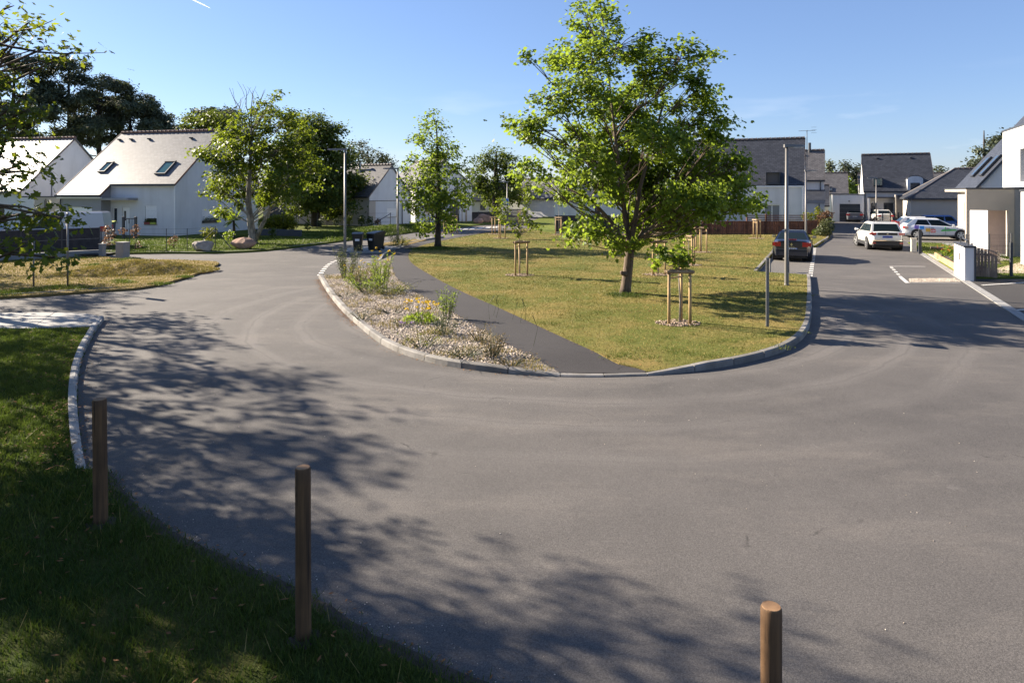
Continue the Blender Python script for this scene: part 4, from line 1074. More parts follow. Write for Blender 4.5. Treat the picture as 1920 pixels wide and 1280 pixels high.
pine(246, 176, 92, 46, 35, "round topped pine above the left end of the slate roof")
pine(298, 203, 94, 34, 36, "lowest pine above the middle of the slate roof", 300)

# other trees behind the houses
def simple_tree(px, base_py, d, items, label, leaf, size, seed, sp=2.0, bark="bark_dark", name="garden_tree", per=9.0, lp=26, sub=0.42, group="trees behind the houses", trunk_r=0.28, flat=0.8, shape=KITE):
    b = Vector(((px-960)/FPX*d, d, 0.05)); top = min(i[1]-i[2] for i in items); H_ = EYE-(top-HORIZON)/FPX*d
    return tree(name, label, "tree", b, [(0,0,-.1,trunk_r*1.3),(0,0,H_*.2,trunk_r),(0,0,H_*.5,trunk_r*.7),(0,0,H_*.9,.05)], px_lobes(b,d,items,sp,seed), M[leaf], M[bark], size, per, lp, sub, seed+3, group, fork=H_*.25, flat=flat, shape=shape)
simple_tree(380, 420, 80, [(365,235,24),(395,222,22),(425,225,26),(350,250,20),(400,250,34),(440,245,26),(370,265,26),(430,270,30),(345,240,12)], "rounded green tree behind the slate roofed house", "leaf_dark", 0.34, 51)
simple_tree(392, 420, 100, [(375,212,14),(395,208,14),(410,212,16),(430,212,18),(385,225,22),(420,228,26),(355,222,10)], "spiky dark conifer farther behind the slate roofed house", "leaf_pine", 0.4, 52, flat=0.4)
simple_tree(690, 420, 92, [(672,282,22),(700,295,22),(655,300,18),(725,305,18),(690,315,26),(735,320,16),(670,325,24),(715,335,22)], "grey green thin topped tree behind the beige house", "leaf_grey", 0.3, 53)
simple_tree(930, 410, 92, [(905,300,18),(930,290,22),(955,300,20),(895,325,22),(930,320,26),(965,325,24),(905,350,24),(945,352,26),(975,350,20),(925,372,22),(890,352,14),(960,372,18)], "dark spreading tree in front of the far dark roof", "leaf_dark", 0.34, 54, trunk_r=0.5)
simple_tree(985, 405, 110, [(975,340,16),(995,350,18),(980,370,18),(1010,370,16),(1030,378,14)], "dark bushy tree right of the far spreading tree", "leaf_dark", 0.36, 55)
simple_tree(1845, 440, 82, [(1868,272,20),(1850,282,18),(1885,262,20),(1845,300,14),(1832,306,14),(1880,290,20),(1905,255,18),(1855,312,16),(1822,312,8),(1925,245,18)], "pine rising behind the modern house at the right", "leaf_pine", 0.36, 56, name="pine_tree", flat=0.55)
def conifer(px, top, d, w, seed, label):
    rng = np.random.default_rng(seed); b = Vector(((px-960)/FPX*d, d, 0)); it = []
    for k in range(16):
        t = k/15; hw = w*(0.12+0.9*t); it.append((px+rng.uniform(-hw,hw), top+5+(352-top)*t, 5+5*t))
    H_ = EYE-(top-HORIZON)/FPX*d
    return tree("conifer", label, "tree", b, [(0,0,-.1,.3),(0,0,H_*.6,.15),(0,0,H_,.03)], px_lobes(b,d,it,w/FPX*d,seed), M["leaf_pine"], M["bark_dark"], 0.5, 5, 22, 0.45, seed, "conifers beyond the right hand houses", flat=0.4, fork=1.5, twig_n=0.3)
conifer(1556, 300, 112, 16, 61, "narrow conifer touching the narrow slate house")
conifer(1584, 301, 116, 22, 62, "broad conifer in the gap between the right hand houses")
conifer(1606, 308, 118, 14, 63, "sparse conifer left of the arched dormer house")
conifer(1742, 312, 125, 14, 64, "conifer tip right of the arched dormer house")
conifer(1762, 312, 128, 16, 65, "conifer tip above the hip roofed house")
simple_tree(1572, 420, 100, [(1560,338,14),(1580,345,16),(1568,358,18),(1592,355,12)], "round bright bush below the conifers", "leaf_plane", 0.34, 66)
# far wood closing the view
q = np.column_stack([rg.uniform(-150,190,16000), rg.uniform(150,185,16000), np.zeros(16000)])
q[:,2] = rg.random(16000)**0.8*(4.2+1.6*np.sin(q[:,0]*0.11)+1.1*np.sin(q[:,0]*0.37+1))
wood = leaf_mesh("far_wood", q, 1.5, M["leaf_dark"], None, rg, KITE); tag(wood, "low dark wood beyond the houses", None, None, "stuff")

# the trees at the left picture edge: branches reach into the frame, crowns shade the verge and the road
def shade_tree(name, label, base, lobes, trunk_h, leaf, size, per, lp, sub, seed, r0=0.22, shape=KITE):
    return tree(name, label, "tree", base, [(0,0,-.1,r0*1.4),(0,0,.6,r0),(.1,0,trunk_h*.5,r0*.8),(.1,.1,trunk_h,.06)], lobes, M[leaf], M["bark"], size, per, lp, sub, seed, "oaks along the left picture edge", fork=1.8, shape=shape, shell=0.3)
bo = Vector((-9.6, 9.2, 0.08))
rngo = np.random.default_rng(77)
oak_lobes = []
for (px,py,r,dd) in [(8,55,46,8.6),(48,72,30,8.2),(95,92,20,8.0),(20,132,30,8.6),(10,190,46,8.2),(40,216,32,7.8),(20,160,26,8.0),(62,182,18,8.0),(6,300,34,7.6),(45,312,30,7.4),(78,322,16,7.2),(22,352,30,7.8),(8,418,28,7.4),(50,402,20,7.2),(96,402,12,7.0),(10,472,22,7.2),(58,462,14,7.0),(128,408,7,6.9),(150,98,7,7.8),(115,482,8,6.8),(20,18,36,8.8),(66,44,20,8.2),(4,100,40,8.4),(10,235,40,8.0),(40,230,28,7.8),(66,205,16,7.8),(-10,270,34,7.8),(8,385,36,7.6),(-14,440,26,7.2)]:
    q = at(px-14, py, dd); oak_lobes.append((q.x-bo.x, q.y-bo.y, q.z-bo.z, r/FPX*dd))
for k in range(30):
    a = rngo.uniform(0,6.28); rr = 3.4*math.sqrt(rngo.random()); z = rngo.uniform(2.4,6.3)
    x, y = math.cos(a)*rr-1.2, math.sin(a)*rr+0.3
    lim = -0.75*(bo.y+y)-1.0-bo.x
    if x > lim: x = lim-rngo.uniform(0,1.2)
    oak_lobes.append((x, y, z, rngo.uniform(0.7,1.15)))
shade_tree("oak_tree", "oak whose lobed leaves hang into the picture at the left edge", bo, oak_lobes, 7.5, "leaf_oak", 0.10, 36, 20, 0.15, 78, shape=OAK)
for path, rad in (([at(-60,66,8.2), at(20,88,8.0), at(75,98,7.9), at(110,101,7.8), at(165,100,7.8), at(198,99,7.8)], [0.022,0.016,0.012,0.008,0.005,0.003]),
                  ([at(20,60,8.2), at(70,52,8), at(105,36,7.9)], [0.012,0.007,0.003]),
                  ([at(-40,460,7.2), at(30,475,7.1), at(90,483,7), at(118,486,6.9)], [0.014,0.01,0.006,0.003]),
                  ([at(-40,330,7.6), at(40,322,7.5), at(92,318,7.4)], [0.014,0.008,0.003])):
    MB().tube([p-bo for p in path], rad, 5).build("twig", M["bark_dark"], bpy.data.objects["oak_tree"], smooth=True)
tl = [at(x,y,7.8)-bo for x,y in [(110,100),(140,101),(150,90),(165,88),(180,97),(196,100),(172,104),(145,112),(105,35),(95,45),(88,56),(70,50),(100,62),(60,60),(110,30),(82,40),(120,60),(128,72)]]
leaf_mesh("leaf_spray", np.array(tl), 0.10, M["leaf_oak"], bpy.data.objects["oak_tree"], rngo, SLIM*np.array((1,1.8)), tint=np.full(len(tl),0.95))["kind"] = "stuff"

def shade_crown(base, cx, cy, R_, z0, z1, n, seed, limit=True):
    rng = np.random.default_rng(seed); out = []
    for k in range(n):
        a = rng.uniform(0,6.28); z = rng.uniform(z0,z1); prof = math.sin(math.pi*(0.15+0.8*(z-z0)/(z1-z0))); rr = R_*prof*math.sqrt(rng.random())
        x, y = cx+math.cos(a)*rr, cy+math.sin(a)*rr
        r = rng.uniform(0.6,1.1)
        if limit and x > -0.75*y-0.35-r: x = -0.75*y-0.35-r-rng.uniform(0,0.8)
        out.append((x-base[0], y-base[1], z-base[2], r))
    return out
for (bx,by,R_,z0,z1,n,seed,lab) in [(-16.2,16.0,4.0,3.8,7.8,16,81,"oak just outside the left picture edge, above the paved crossing"),
                                 (-13.2,9.0,3.6,2.4,7.2,30,82,"oak just outside the left picture edge, beside the near verge"),
                                 (-20.5,21.5,3.2,3.0,9.0,24,83,"oak just outside the left picture edge, beside the junction"),
                                 (-29.0,30.0,3.0,4.0,9.5,18,84,"oak left of the picture, beside the dark screened fence"),
                                 (-9.8,5.2,3.2,2.0,6.6,40,85,"oak nearest the camera, outside the left picture edge")]:
    b = Vector((bx,by,0.05)); shade_tree("oak_tree", lab, b, shade_crown(b,bx,by,R_,z0,z1,n,seed), z1*0.85, "leaf_oak", 0.19, 12, 18, 0.26, seed)

# ------------------------------------------------------------------ houses
M["grey_blind"] = simple("grey blind", (0.09,0.085,0.085), 0.8, var=0.05)
def open_fill(parent, o, dx, q, depth=0.16, style="window", frame="white_pvc", glass="glass", shutter=None, sill=True, split=1):
    """window, door or garage door filling an opening q=(x0,x1,z0,z1) of a wall face that starts at o and runs along dx"""
    o = Vector(o); dx = Vector(dx).normalized(); up = Vector((0,0,1)); inn = -dx.cross(up)
    m = Matrix((dx, inn, up)).transposed()
    def B(mb, x0, x1, y0, y1, z0, z1):
        mb.obox(o + m @ Vector(((x0+x1)/2,(y0+y1)/2,(z0+z1)/2)), (x1-x0)/2, (y1-y0)/2, (z1-z0)/2, m)
    x0,x1,z0,z1 = q; w = 0.06; d0, d1 = depth-0.07, depth+0.03
    if style == "window":
        mb = MB(); B(mb,x0,x1,d0,d1,z0,z0+w); B(mb,x0,x1,d0,d1,z1-w,z1); B(mb,x0,x0+w,d0,d1,z0+w,z1-w); B(mb,x1-w,x1,d0,d1,z0+w,z1-w)
        for k in range(1,split): xm = x0+(x1-x0)*k/split; B(mb,xm-w*.6,xm+w*.6,d0,d1,z0+w,z1-w)
        f = mb.build("window", M[frame], parent)
        g = MB(); B(g,x0+w,x1-w,depth-.02,depth+.01,z0+w,z1-w); g.build("pane", M[glass], f)
        if shutter:
            s = MB(); n = max(2,int((z1-z0-shutter)/0.09)); st = (z1-(z0+shutter))/n
            for k in range(n): B(s,x0+.01,x1-.01,d0-.05,d0-.012,z0+shutter+k*st+.008,z0+shutter+(k+1)*st)
            s.build("roller_shutter", M["white_pvc"], f, kind="stuff")
        if sill:
            s = MB(); B(s,x0-.06,x1+.06,-.05,depth-.07,z0-.06,z0-.003); s.build("sill", M["concrete"], f)
        return f
    if style == "door":
        mb = MB(); B(mb,x0,x1,d0,d1,z0,z1); f = mb.build("door", M[frame], parent)
        s = MB(); B(s,x1-.14,x1-.10,d0-.05,d0-.005,z0+.9,z0+1.25); s.build("handle", M["zinc"], f)
        s = MB(); B(s,x0+.12,x0+.3,d0-.012,d0-.002,z0+1.1,z1-.25); s.build("pane", M["glass"], f)
        return f
    if style == "garage":
        f = thing("garage_door", None, None); f.parent = parent
        n = max(3, round((z1-z0)/0.5)); st = (z1-z0)/n
        for k in range(n):
            s = MB(); B(s,x0+.01,x1-.01,d0,d1,z0+k*st+.012,z0+(k+1)*st); s.build("door_panel", M[frame], f)
        return f

def ridge_row(parent, a, b, mat="ridge_tile"):
    a, b = Vector(a), Vector(b); n = max(2,int((b-a).length/0.4)); mb = MB()
    for k in range(n):
        p, q = a.lerp(b,k/n), a.lerp(b,(k+0.96)/n)
        mb.tube([p, p.lerp(q,0.82), p.lerp(q,0.84), q+Vector((0,0,0.02))], [0.12,0.12,0.15,0.15], 8)
    mb.build("ridge", M[mat], parent, kind="stuff")

def gable(parent, x0, x1, y0, y1, ze, zr, wall, roof, front=(), right=(), left=(), ov=0.14, ridge="ridge_tile", fe=0.25, gutter=True, zb=None, yr=None, z0=0.0):
    """house body with a pitched roof whose ridge runs along x; ze front eave height, zb back eave height"""
    zb = ze if zb is None else zb; yr = (y0+y1)/2 if yr is None else yr
    mb = MB()
    mb.face((x0,y0,0),(1,0,0),x1-x0,ze,front,z0=z0); mb.face((x1,y1,0),(-1,0,0),x1-x0,zb,z0=z0)
    hm = min(ze,zb)
    mb.face((x1,y0,0),(0,1,0),y1-y0,hm,right,z0=z0); mb.face((x0,y1,0),(0,-1,0),y1-y0,hm,[(y1-y0-q[1],y1-y0-q[0],q[2],q[3]) for q in left],z0=z0)
    for x in (x0,x1):
        pts = [(x,y0,hm),(x,y1,hm)] + ([(x,y1,zb)] if zb > hm else []) + [(x,yr,zr-0.06)] + ([(x,y0,ze)] if ze > hm else [])
        mb.poly(pts if x == x1 else pts[::-1])
    mb.build("wall", M[wall], parent)
    sf = (zr-ze)/(yr-y0); sb = (zr-zb)/(y1-yr); rf = MB()
    rf.slab((x0-ov,y0-fe,ze-fe*sf+.06),(x1+ov,y0-fe,ze-fe*sf+.06),(x1+ov,yr,zr+.06),(x0-ov,yr,zr+.06),0.12)
    rf.slab((x1+ov,y1+fe,zb-fe*sb+.06),(x0-ov,y1+fe,zb-fe*sb+.06),(x0-ov,yr,zr+.06),(x1+ov,yr,zr+.06),0.12)
    rf.build("roof", M[roof], parent)
    if ridge: ridge_row(parent,(x0-ov,yr,zr+.07),(x1+ov,yr,zr+.07),ridge)
    if gutter:
        g = MB(); zg = ze-fe*sf; g.box(x0-ov,x1+ov,y0-fe-.13,y0-fe+.0,zg-.12,zg+.02); g.build("gutter", M["anthracite"], parent)
    for x in (x0-ov-.006, x1+ov+.006):
        dxs = 0.03 if x > x0 else -0.03; vb = MB()
        vb.xprism([(y0-fe,ze-fe*sf-.10),(y0-fe,ze-fe*sf+.085),(yr,zr+.085),(yr,zr-.10)], min(x,x+dxs), max(x,x+dxs))
        vb.build("verge_board", M["ridge_tile"], parent)

def skylight(parent, x0, x1, y0, y1, plane, glass="teal_glass", rise=0.10):
    """roof window between x0..x1, along the slope from y0 to y1; plane(y) gives roof height"""
    a, b = Vector((0,y0,plane(y0))), Vector((0,y1,plane(y1))); t = (b-a).normalized(); nrm = Vector((0,-t.z,t.y))
    if nrm.z < 0: nrm = -nrm
    m = Matrix((Vector((1,0,0)), t, nrm)).transposed(); L = (b-a).length; o = a+nrm*0.06
    def B(mb,xa,xb,ya,yb,za,zb): mb.obox(o+m@Vector(((xa+xb)/2,(ya+yb)/2,(za+zb)/2)),(xb-xa)/2,(yb-ya)/2,(zb-za)/2,m)
    mb = MB(); w = 0.09; B(mb,x0,x1,0,w,0,rise); B(mb,x0,x1,L-w*1.6,L,0,rise+.03); B(mb,x0,x0+w,w,L-w*1.6,0,rise); B(mb,x1-w,x1,w,L-w*1.6,0,rise)
    f = mb.build("roof_window", M["anthracite"], parent)
    g = MB(); B(g,x0+w,x1-w,w,L-w*1.6,0.01,rise*.6); g.build("pane", M[glass], f)

def downpipe(parent, x, y, z0, z1, mat="anthracite", r=0.045):
    MB().tube([(x,y,z0),(x,y,z1-.12),(x,y+.05,z1)], r, 8).build("downpipe", M[mat], parent)

def flat_box(parent, x0,x1,y0,y1,h, wall, front=(), right=(), left=(), cope="anthracite", z0=0.0, name="annex_wall"):
    mb = MB(); mb.face((x0,y0,0),(1,0,0),x1-x0,h,front,z0=z0); mb.face((x1,y1,0),(-1,0,0),x1-x0,h,z0=z0)
    mb.face((x1,y0,0),(0,1,0),y1-y0,h,right,z0=z0); mb.face((x0,y1,0),(0,-1,0),y1-y0,h,[(y1-y0-q[1],y1-y0-q[0],q[2],q[3]) for q in left],z0=z0)
    mb.build(name, M[wall], parent)
    MB().box(x0-.04,x1+.04,y0-.04,y1+.04,h+.002,h+.09).build("coping", M[cope], parent)

# --- left: slate roofed white house with projecting grey garage
h1 = thing("house", "white house with pale glaring slate roof, two skylights and a grey garage front", "house", (-25.3,51.2,0), -math.radians(14))
ze, zr, yr = 4.08, 8.4, 5.2; sl = (zr-ze)/yr; pf = lambda y: ze+.0+y*sl
fr = [(3.15,4.2,0.95,2.35),(1.05,1.75,0.1,2.2),(0.15,0.6,1.1,2.2)]
x_ = -5.8
mb = MB()
mb.face((x_,0,0),(1,0,0),5.8,ze,fr); mb.face((0,10.4,0),(-1,0,0),9.6,ze)
rt = [(3.0,5.0,0.95,2.0)]
mb.face((0,0,0),(0,1,0),10.4,ze,rt)
mb.poly([(0,0,ze),(0,10.4,ze),(0,yr,zr-.05)]); mb.poly([(-9.6,10.4,0),(-9.6,-.9,0),(-9.6,-.9,pf(-.9)),(-9.6,yr,zr-.05),(-9.6,10.4,ze)])
mb.build("wall", M["white_wall"], h1)
gd = [(0.75,2.95,0.02,2.25)]
mb = MB(); mb.face((-9.6,-.9,0),(1,0,0),3.8,pf(-.9)-.04,gd); mb.poly([(-5.8,-.9,0),(-5.8,0,0),(-5.8,0,pf(0)-.05),(-5.8,-.9,pf(-.9)-.05)])
mb.build("garage_wall", M["grey_wall"], h1)
rf = MB(); T_ = .06
rf.slab((-5.8,-.16,pf(-.16)+T_),(.12,-.16,pf(-.16)+T_),(.12,yr,zr+T_),(-5.8,yr,zr+T_),.12)
rf.slab((-9.75,-1.15,pf(-1.15)+T_),(-5.66,-1.15,pf(-1.15)+T_),(-5.66,-.16,pf(-.16)+T_),(-9.75,-.16,pf(-.16)+T_),.12)
rf.slab((-9.75,-.16,pf(-.16)+T_),(-5.8,-.16,pf(-.16)+T_),(-5.8,yr,zr+T_),(-9.75,yr,zr+T_),.12)
rf.slab((.12,10.55,ze-.06),(-9.75,10.55,ze-.06),(-9.75,yr,zr+T_),(.12,yr,zr+T_),.12)
rf.build("roof", M["slate_shiny"], h1)
ridge_row(h1,(-9.75,yr,zr+.08),(.12,yr,zr+.08),"ridge_red")
g = MB(); g.box(-5.62,.14,-.30,-.17,pf(-.16)-.10,pf(-.16)+.04); g.build("gutter", M["anthracite"], h1)
g = MB(); g.box(-9.77,-5.64,-1.29,-1.16,pf(-1.15)-.10,pf(-1.15)+.04); g.build("gutter", M["anthracite"], h1)
g = MB(); g.box(-5.6,.1,-.16,-.01,ze-.28,ze-.16); g.build("soffit", M["white_pvc"], h1)
g = MB(); g.box(-9.7,-5.7,-1.15,-.91,pf(-1.15)-.22,pf(-1.15)-.12); g.build("soffit", M["white_pvc"], h1)
for pr9, xa, xb in (([(-.16,pf(-.16)-.1),(-.16,pf(-.16)+.085),(yr,zr+.085),(yr,zr-.1)],.126,.16), ([(-1.15,pf(-1.15)-.1),(-1.15,pf(-1.15)+.085),(yr,zr+.085),(yr,zr-.1)],-9.79,-9.756),
                    ([(10.55,ze-.16),(10.55,ze+.02),(yr,zr+.085),(yr,zr-.1)],.126,.16), ([(-1.15,pf(-1.15)-.1),(-1.15,pf(-1.15)+.085),(-.3,pf(-.3)+.085),(-.3,pf(-.3)-.1)],-5.655,-5.63)):
    MB().xprism(pr9, xa, xb).build("verge_board", M["ridge_red"], h1)
skylight(h1,-8.0,-7.3,1.0,2.0,pf); skylight(h1,-2.45,-1.45,.75,2.0,pf)
for xv in (-9.2,-8.0,-6.2,-2.1):
    v = MB(); v.obox((xv,4.35,pf(4.35)+.14),.12,.1,.05); v.build("roof_vent", M["anthracite"], h1)
open_fill(h1,(x_,0,0),(1,0,0),fr[0],shutter=.45); open_fill(h1,(x_,0,0),(1,0,0),fr[1],style="door",frame="white_pvc"); open_fill(h1,(x_,0,0),(1,0,0),fr[2])
open_fill(h1,(0,0,0),(0,1,0),rt[0],shutter=.12); open_fill(h1,(-9.6,-.9,0),(1,0,0),gd[0],style="garage",frame="white_pvc")
MB().box(-6.0,-3.3,-.95,-.005,2.78,2.95).build("door_canopy", M["grey_wall"], h1)
downpipe(h1,.06,-.08,.1,ze-.2,"white_pvc"); downpipe(h1,-9.5,-1.0,.1,pf(-1.15)-.2)
def window_box(name, label, c, L, rz, mat, parts):
    t = thing(name, label, "planter", c, rz)
    b = MB(); b.box(-L/2,L/2,-.09,.09,0,.16); b.box(-L/2-.015,L/2+.015,-.105,.105,.145,.165); b.build("trough", M[mat], t)
    rng = np.random.default_rng(int(L*100)); n = int(L*parts)
    p = np.column_stack([rng.uniform(-L/2,L/2,n), rng.normal(0,.07,n), .16+np.abs(rng.normal(.12,.1,n))])
    leaf_mesh("foliage", p, .09, M["leaf_dark"], t, rng)
a14 = -math.radians(14)
def h1p(x,y,z): m = Matrix.Rotation(a14,3,'Z'); q = m@Vector((x,y,0)); return Vector((-25.3+q.x, 51.2+q.y, z))
window_box("window_box", "red pot trough with dark plants on the front window sill", h1p(-2.4,-.02,.953), .5, a14, "terracotta", 260)
window_box("window_box", "yellow green trough beside the red one on the window sill", h1p(-1.88,-.02,.953), .45, a14, "pot_green", 200)
window_box("window_box", "long black trough on the gable window sill", h1p(.02,4.0,.953), 1.85, a14+math.pi/2, "bin_black", 130)

# --- leftmost house
h0 = thing("house", "leftmost house with blinding roof, pale gable and low brown garage", "house", (-41.7,58.0,0), -math.radians(14))
gable(h0,-11,0,0,10.4,3.63,8.35,"white_wall","slate_shiny",front=[(7.2,9.2,.9,2.2)],ridge="ridge_red")
open_fill(h0,(-11,0,0),(1,0,0),(7.2,9.2,.9,2.2),split=2)
flat_box(h0,.02,1.7,-.3,5.5,2.95,"white_wall"); flat_box(h0,1.72,4.9,-.25,5.5,2.95,"taupe_wall",front=[(2.0,2.9,.05,2.0)],name="garage_wall")
open_fill(h0,(1.72,-.25,0),(1,0,0),(2.0,2.9,.05,2.0),style="door",frame="white_pvc")
downpipe(h0,-.1,-.1,.1,3.5); downpipe(h0,2.9,-.33,.1,2.8,r=.06)

# --- beige house behind the dense tree
hc = thing("house", "beige house with white gable behind the dense dark tree", "house", (-13.8,66.0,0), -math.radians(30))
gable(hc,-15,0,0,6.4,3.15,6.1,"beige_wall","slate_brown",front=[(1.0,3.4,.05,2.2),(9.6,11.4,1.0,1.3)],right=[(2.6,4.1,.9,1.75)])
open_fill(hc,(-15,0,0),(1,0,0),(1.0,3.4,.05,2.2),style="garage",frame="anthracite"); open_fill(hc,(-15,0,0),(1,0,0),(9.6,11.4,1.0,1.3))
g = MB(); g.poly([(.012,0,2.55),(.012,6.4,2.55),(.012,6.4,3.1),(.012,3.2,6.02),(.012,0,3.1)]); g.face((.010,.9,0),(0,1,0),5.5,2.5,[(1.7,3.2,.9,1.75)]); g.build("gable_panel", M["white_wall"], hc)
MB().box(.0,.06,0,6.4,2.5,2.56).build("flashing", M["anthracite"], hc)
open_fill(hc,(0,0,0),(0,1,0),(2.6,4.1,.9,1.75),shutter=.05)
skylight(hc,-3.4,-2.0,.5,1.5,lambda y: 3.15+y*2.95/3.2)
c = MB(); c.tube([(-3.6,2.6,5.3),(-3.6,2.6,6.5)],.13,10); c.tube([(-3.6,2.6,6.5),(-3.6,2.6,6.55),(-3.6,2.6,6.62)],[.2,.22,.05],10); c.box(-3.9,-3.3,2.3,2.9,5.0,5.75); c.build("chimney", M["zinc"], hc)
downpipe(hc,.08,4.9,.1,2.45)

hd = thing("house", "white gabled house behind the slender tree", "house", (-10.5,74.0,0), -math.radians(58))
gable(hd,-8,0,0,7.0,4.2,7.0,"white_wall","slate_brown",right=[(1.2,2.6,.9,2.1),(4.2,5.4,.05,2.1)])
open_fill(hd,(0,0,0),(0,1,0),(1.2,2.6,.9,2.1)); open_fill(hd,(0,0,0),(0,1,0),(4.2,5.4,.05,2.1),style="door",frame="anthracite")

he = thing("house", "far low house with dark roof left of the blue crossing sign", "house", (-6.8,99.0,0), -math.radians(8))
gable(he,0,8.5,0,6,2.3,4.6,"white_wall","slate",front=[(2.2,3.0,.8,1.7)]); open_fill(he,(0,0,0),(1,0,0),(2.2,3.0,.8,1.7),frame="anthracite")
flat_box(he,-2.4,-.02,-.5,5,2.6,"cream_wall",front=[(.5,.8,.6,2.0),(1.3,1.6,.6,2.0)])
skylight(he,4.8,5.3,1.3,2.0,lambda y: 2.3+y*2.3/3)
hf2 = thing("house", "far pale roofed house right of the dark spreading tree", "house", (4.2,92.0,0), -math.radians(35))
gable(hf2,-5,3.2,0,6,2.7,5.2,"white_wall","slate_shiny",right=[(1.5,2.6,.9,2.0)]); open_fill(hf2,(3.2,0,0),(0,1,0),(1.5,2.6,.9,2.0),frame="anthracite")

# --- low white house with hipped roof behind the dark fence
hg = thing("house", "low white house with hipped dark roof behind the dark fence", "house", (3.75,60,0), -math.radians(6))
def hip(parent, x0,x1,y0,y1,ze,zr,wall,roof,front=(),left=(),ov=.35):
    mb = MB(); mb.face((x0,y0,0),(1,0,0),x1-x0,ze,front); mb.face((x1,y0,0),(0,1,0),y1-y0,ze); mb.face((x1,y1,0),(-1,0,0),x1-x0,ze)
    mb.face((x0,y1,0),(0,-1,0),y1-y0,ze,[(y1-y0-q[1],y1-y0-q[0],q[2],q[3]) for q in left]); mb.build("wall", M[wall], parent)
    a,b,c,d = (x0-ov,y0-ov,ze),(x1+ov,y0-ov,ze),(x1+ov,y1+ov,ze),(x0-ov,y1+ov,ze); h = (y1-y0)/2+ov; r0,r1 = (x0-ov+h,(y0+y1)/2,zr),(x1+ov-h,(y0+y1)/2,zr)
    rf = MB(); k = math.hypot(h,zr-ze)
    W_ = x1-x0+2*ov; D_ = y1-y0+2*ov
    rf.poly([a,b,r1,r0],[(0,0),(W_,0),(W_-h,k),(h,k)]); rf.poly([c,d,r0,r1],[(0,0),(W_,0),(W_-h,k),(h,k)]); rf.poly([d,a,r0],[(0,0),(D_,0),(D_/2,k)]); rf.poly([b,c,r1],[(0,0),(D_,0),(D_/2,k)])
    rf.poly([d,c,b,a]); rf.build("roof", M[roof], parent)
    f = MB()
    for (p,q) in ((a,b),(b,c),(c,d),(d,a)): f.obox(((p[0]+q[0])/2,(p[1]+q[1])/2,ze-.07), abs(q[0]-p[0])/2+.03, abs(q[1]-p[1])/2+.03, .085)
    f.build("gutter", M["anthracite"], parent)
    ridge_row(parent, r0, r1)
    for p, q in ((a,r0),(d,r0),(b,r1),(c,r1)):
        MB().tube([p,q],.07,6).build("hip_tile", M["ridge_tile"], parent)
hip(hg,0,11,0,8,2.9,4.7,"white_wall","slate",front=[(3.5,3.95,1.3,2.0),(7.5,9.0,.9,2.1)])
open_fill(hg,(0,0,0),(1,0,0),(3.5,3.95,1.3,2.0),frame="anthracite"); open_fill(hg,(0,0,0),(1,0,0),(7.5,9.0,.9,2.1),frame="anthracite",split=2)
hh_ = thing("house", "grey slate roof rising behind the crown of the big tree", "house", (8.5,76,0), -math.radians(10))
gable(hh_,0,7,0,7,4.3,7.4,"cream_wall","slate_brown")

# --- white house behind the brown fence
hb = thing("house", "white house with dark slate roof and boxed roof window behind the brown fence", "house", (24.75,58.0,0), HOUSE_RZ)
ze2, zr2 = 3.98, 8.25
fw = [(4.9,7.1,.3,2.35)]
gable(hb,-10.5,0,0,9.0,ze2,zr2,"white_wall","slate",front=[(7.35,8.65,.3,2.3)],fe=.05,gutter=False,ov=.04)
open_fill(hb,(-10.5,0,0),(1,0,0),(7.35,8.65,.3,2.3),split=2,sill=False,glass="curtain")
MB().box(-10.6,.05,-.11,-.005,ze2-.16,ze2-.06).build("gutter", M["white_pvc"], hb)
s2 = (zr2-ze2)/4.5
bx = MB(); yb0 = .27; zb0 = ze2+yb0*s2
bx.xprism([(yb0-.35,zb0-.2),(yb0-.35,zb0+.88),(yb0+.95,zb0+.92),(yb0+.15,zb0-.02)],-2.98,-2.92); bx.xprism([(yb0-.35,zb0-.2),(yb0-.35,zb0+.88),(yb0+.95,zb0+.92),(yb0+.15,zb0-.02)],-1.90,-1.84)
bx.xprism([(yb0-.35,zb0+.80),(yb0-.35,zb0+.88),(yb0+.95,zb0+.92),(yb0+.92,zb0+.84)],-2.92,-1.90); bx.xprism([(yb0-.35,zb0-.2),(yb0-.35,zb0-.12),(yb0+.1,zb0-.05),(yb0+.1,zb0-.12)],-2.92,-1.90)
f = bx.build("boxed_window", M["anthracite"], hb)
MB().box(-2.92,-1.90,yb0-.16,yb0-.12,zb0-.12,zb0+.80).build("blind", M["grey_blind"], f)
an = MB(); an.tube([(.2,4.4,5.2),(.2,4.4,9.0)],.03,6); an.tube([(-.5,4.4,8.95),(.9,4.4,8.95)],.018,5)
for k in range(8): an.tube([(-.45+k*.18,4.15,8.95),(-.45+k*.18,4.65,8.95)],.01,4)
an.tube([(.0,4.4,7.0),(.2,4.4,7.0)],.025,5); an.tube([(.0,4.4,5.9),(.2,4.4,5.9)],.025,5)
for z in (8.75,9.0,9.25): an.tube([(.55,4.4,z),(1.0,4.4,z)],.01,4)
an.build("aerial", M["galv"], hb)
downpipe(hb,-.08,-.08,.1,ze2-.1,"white_pvc")

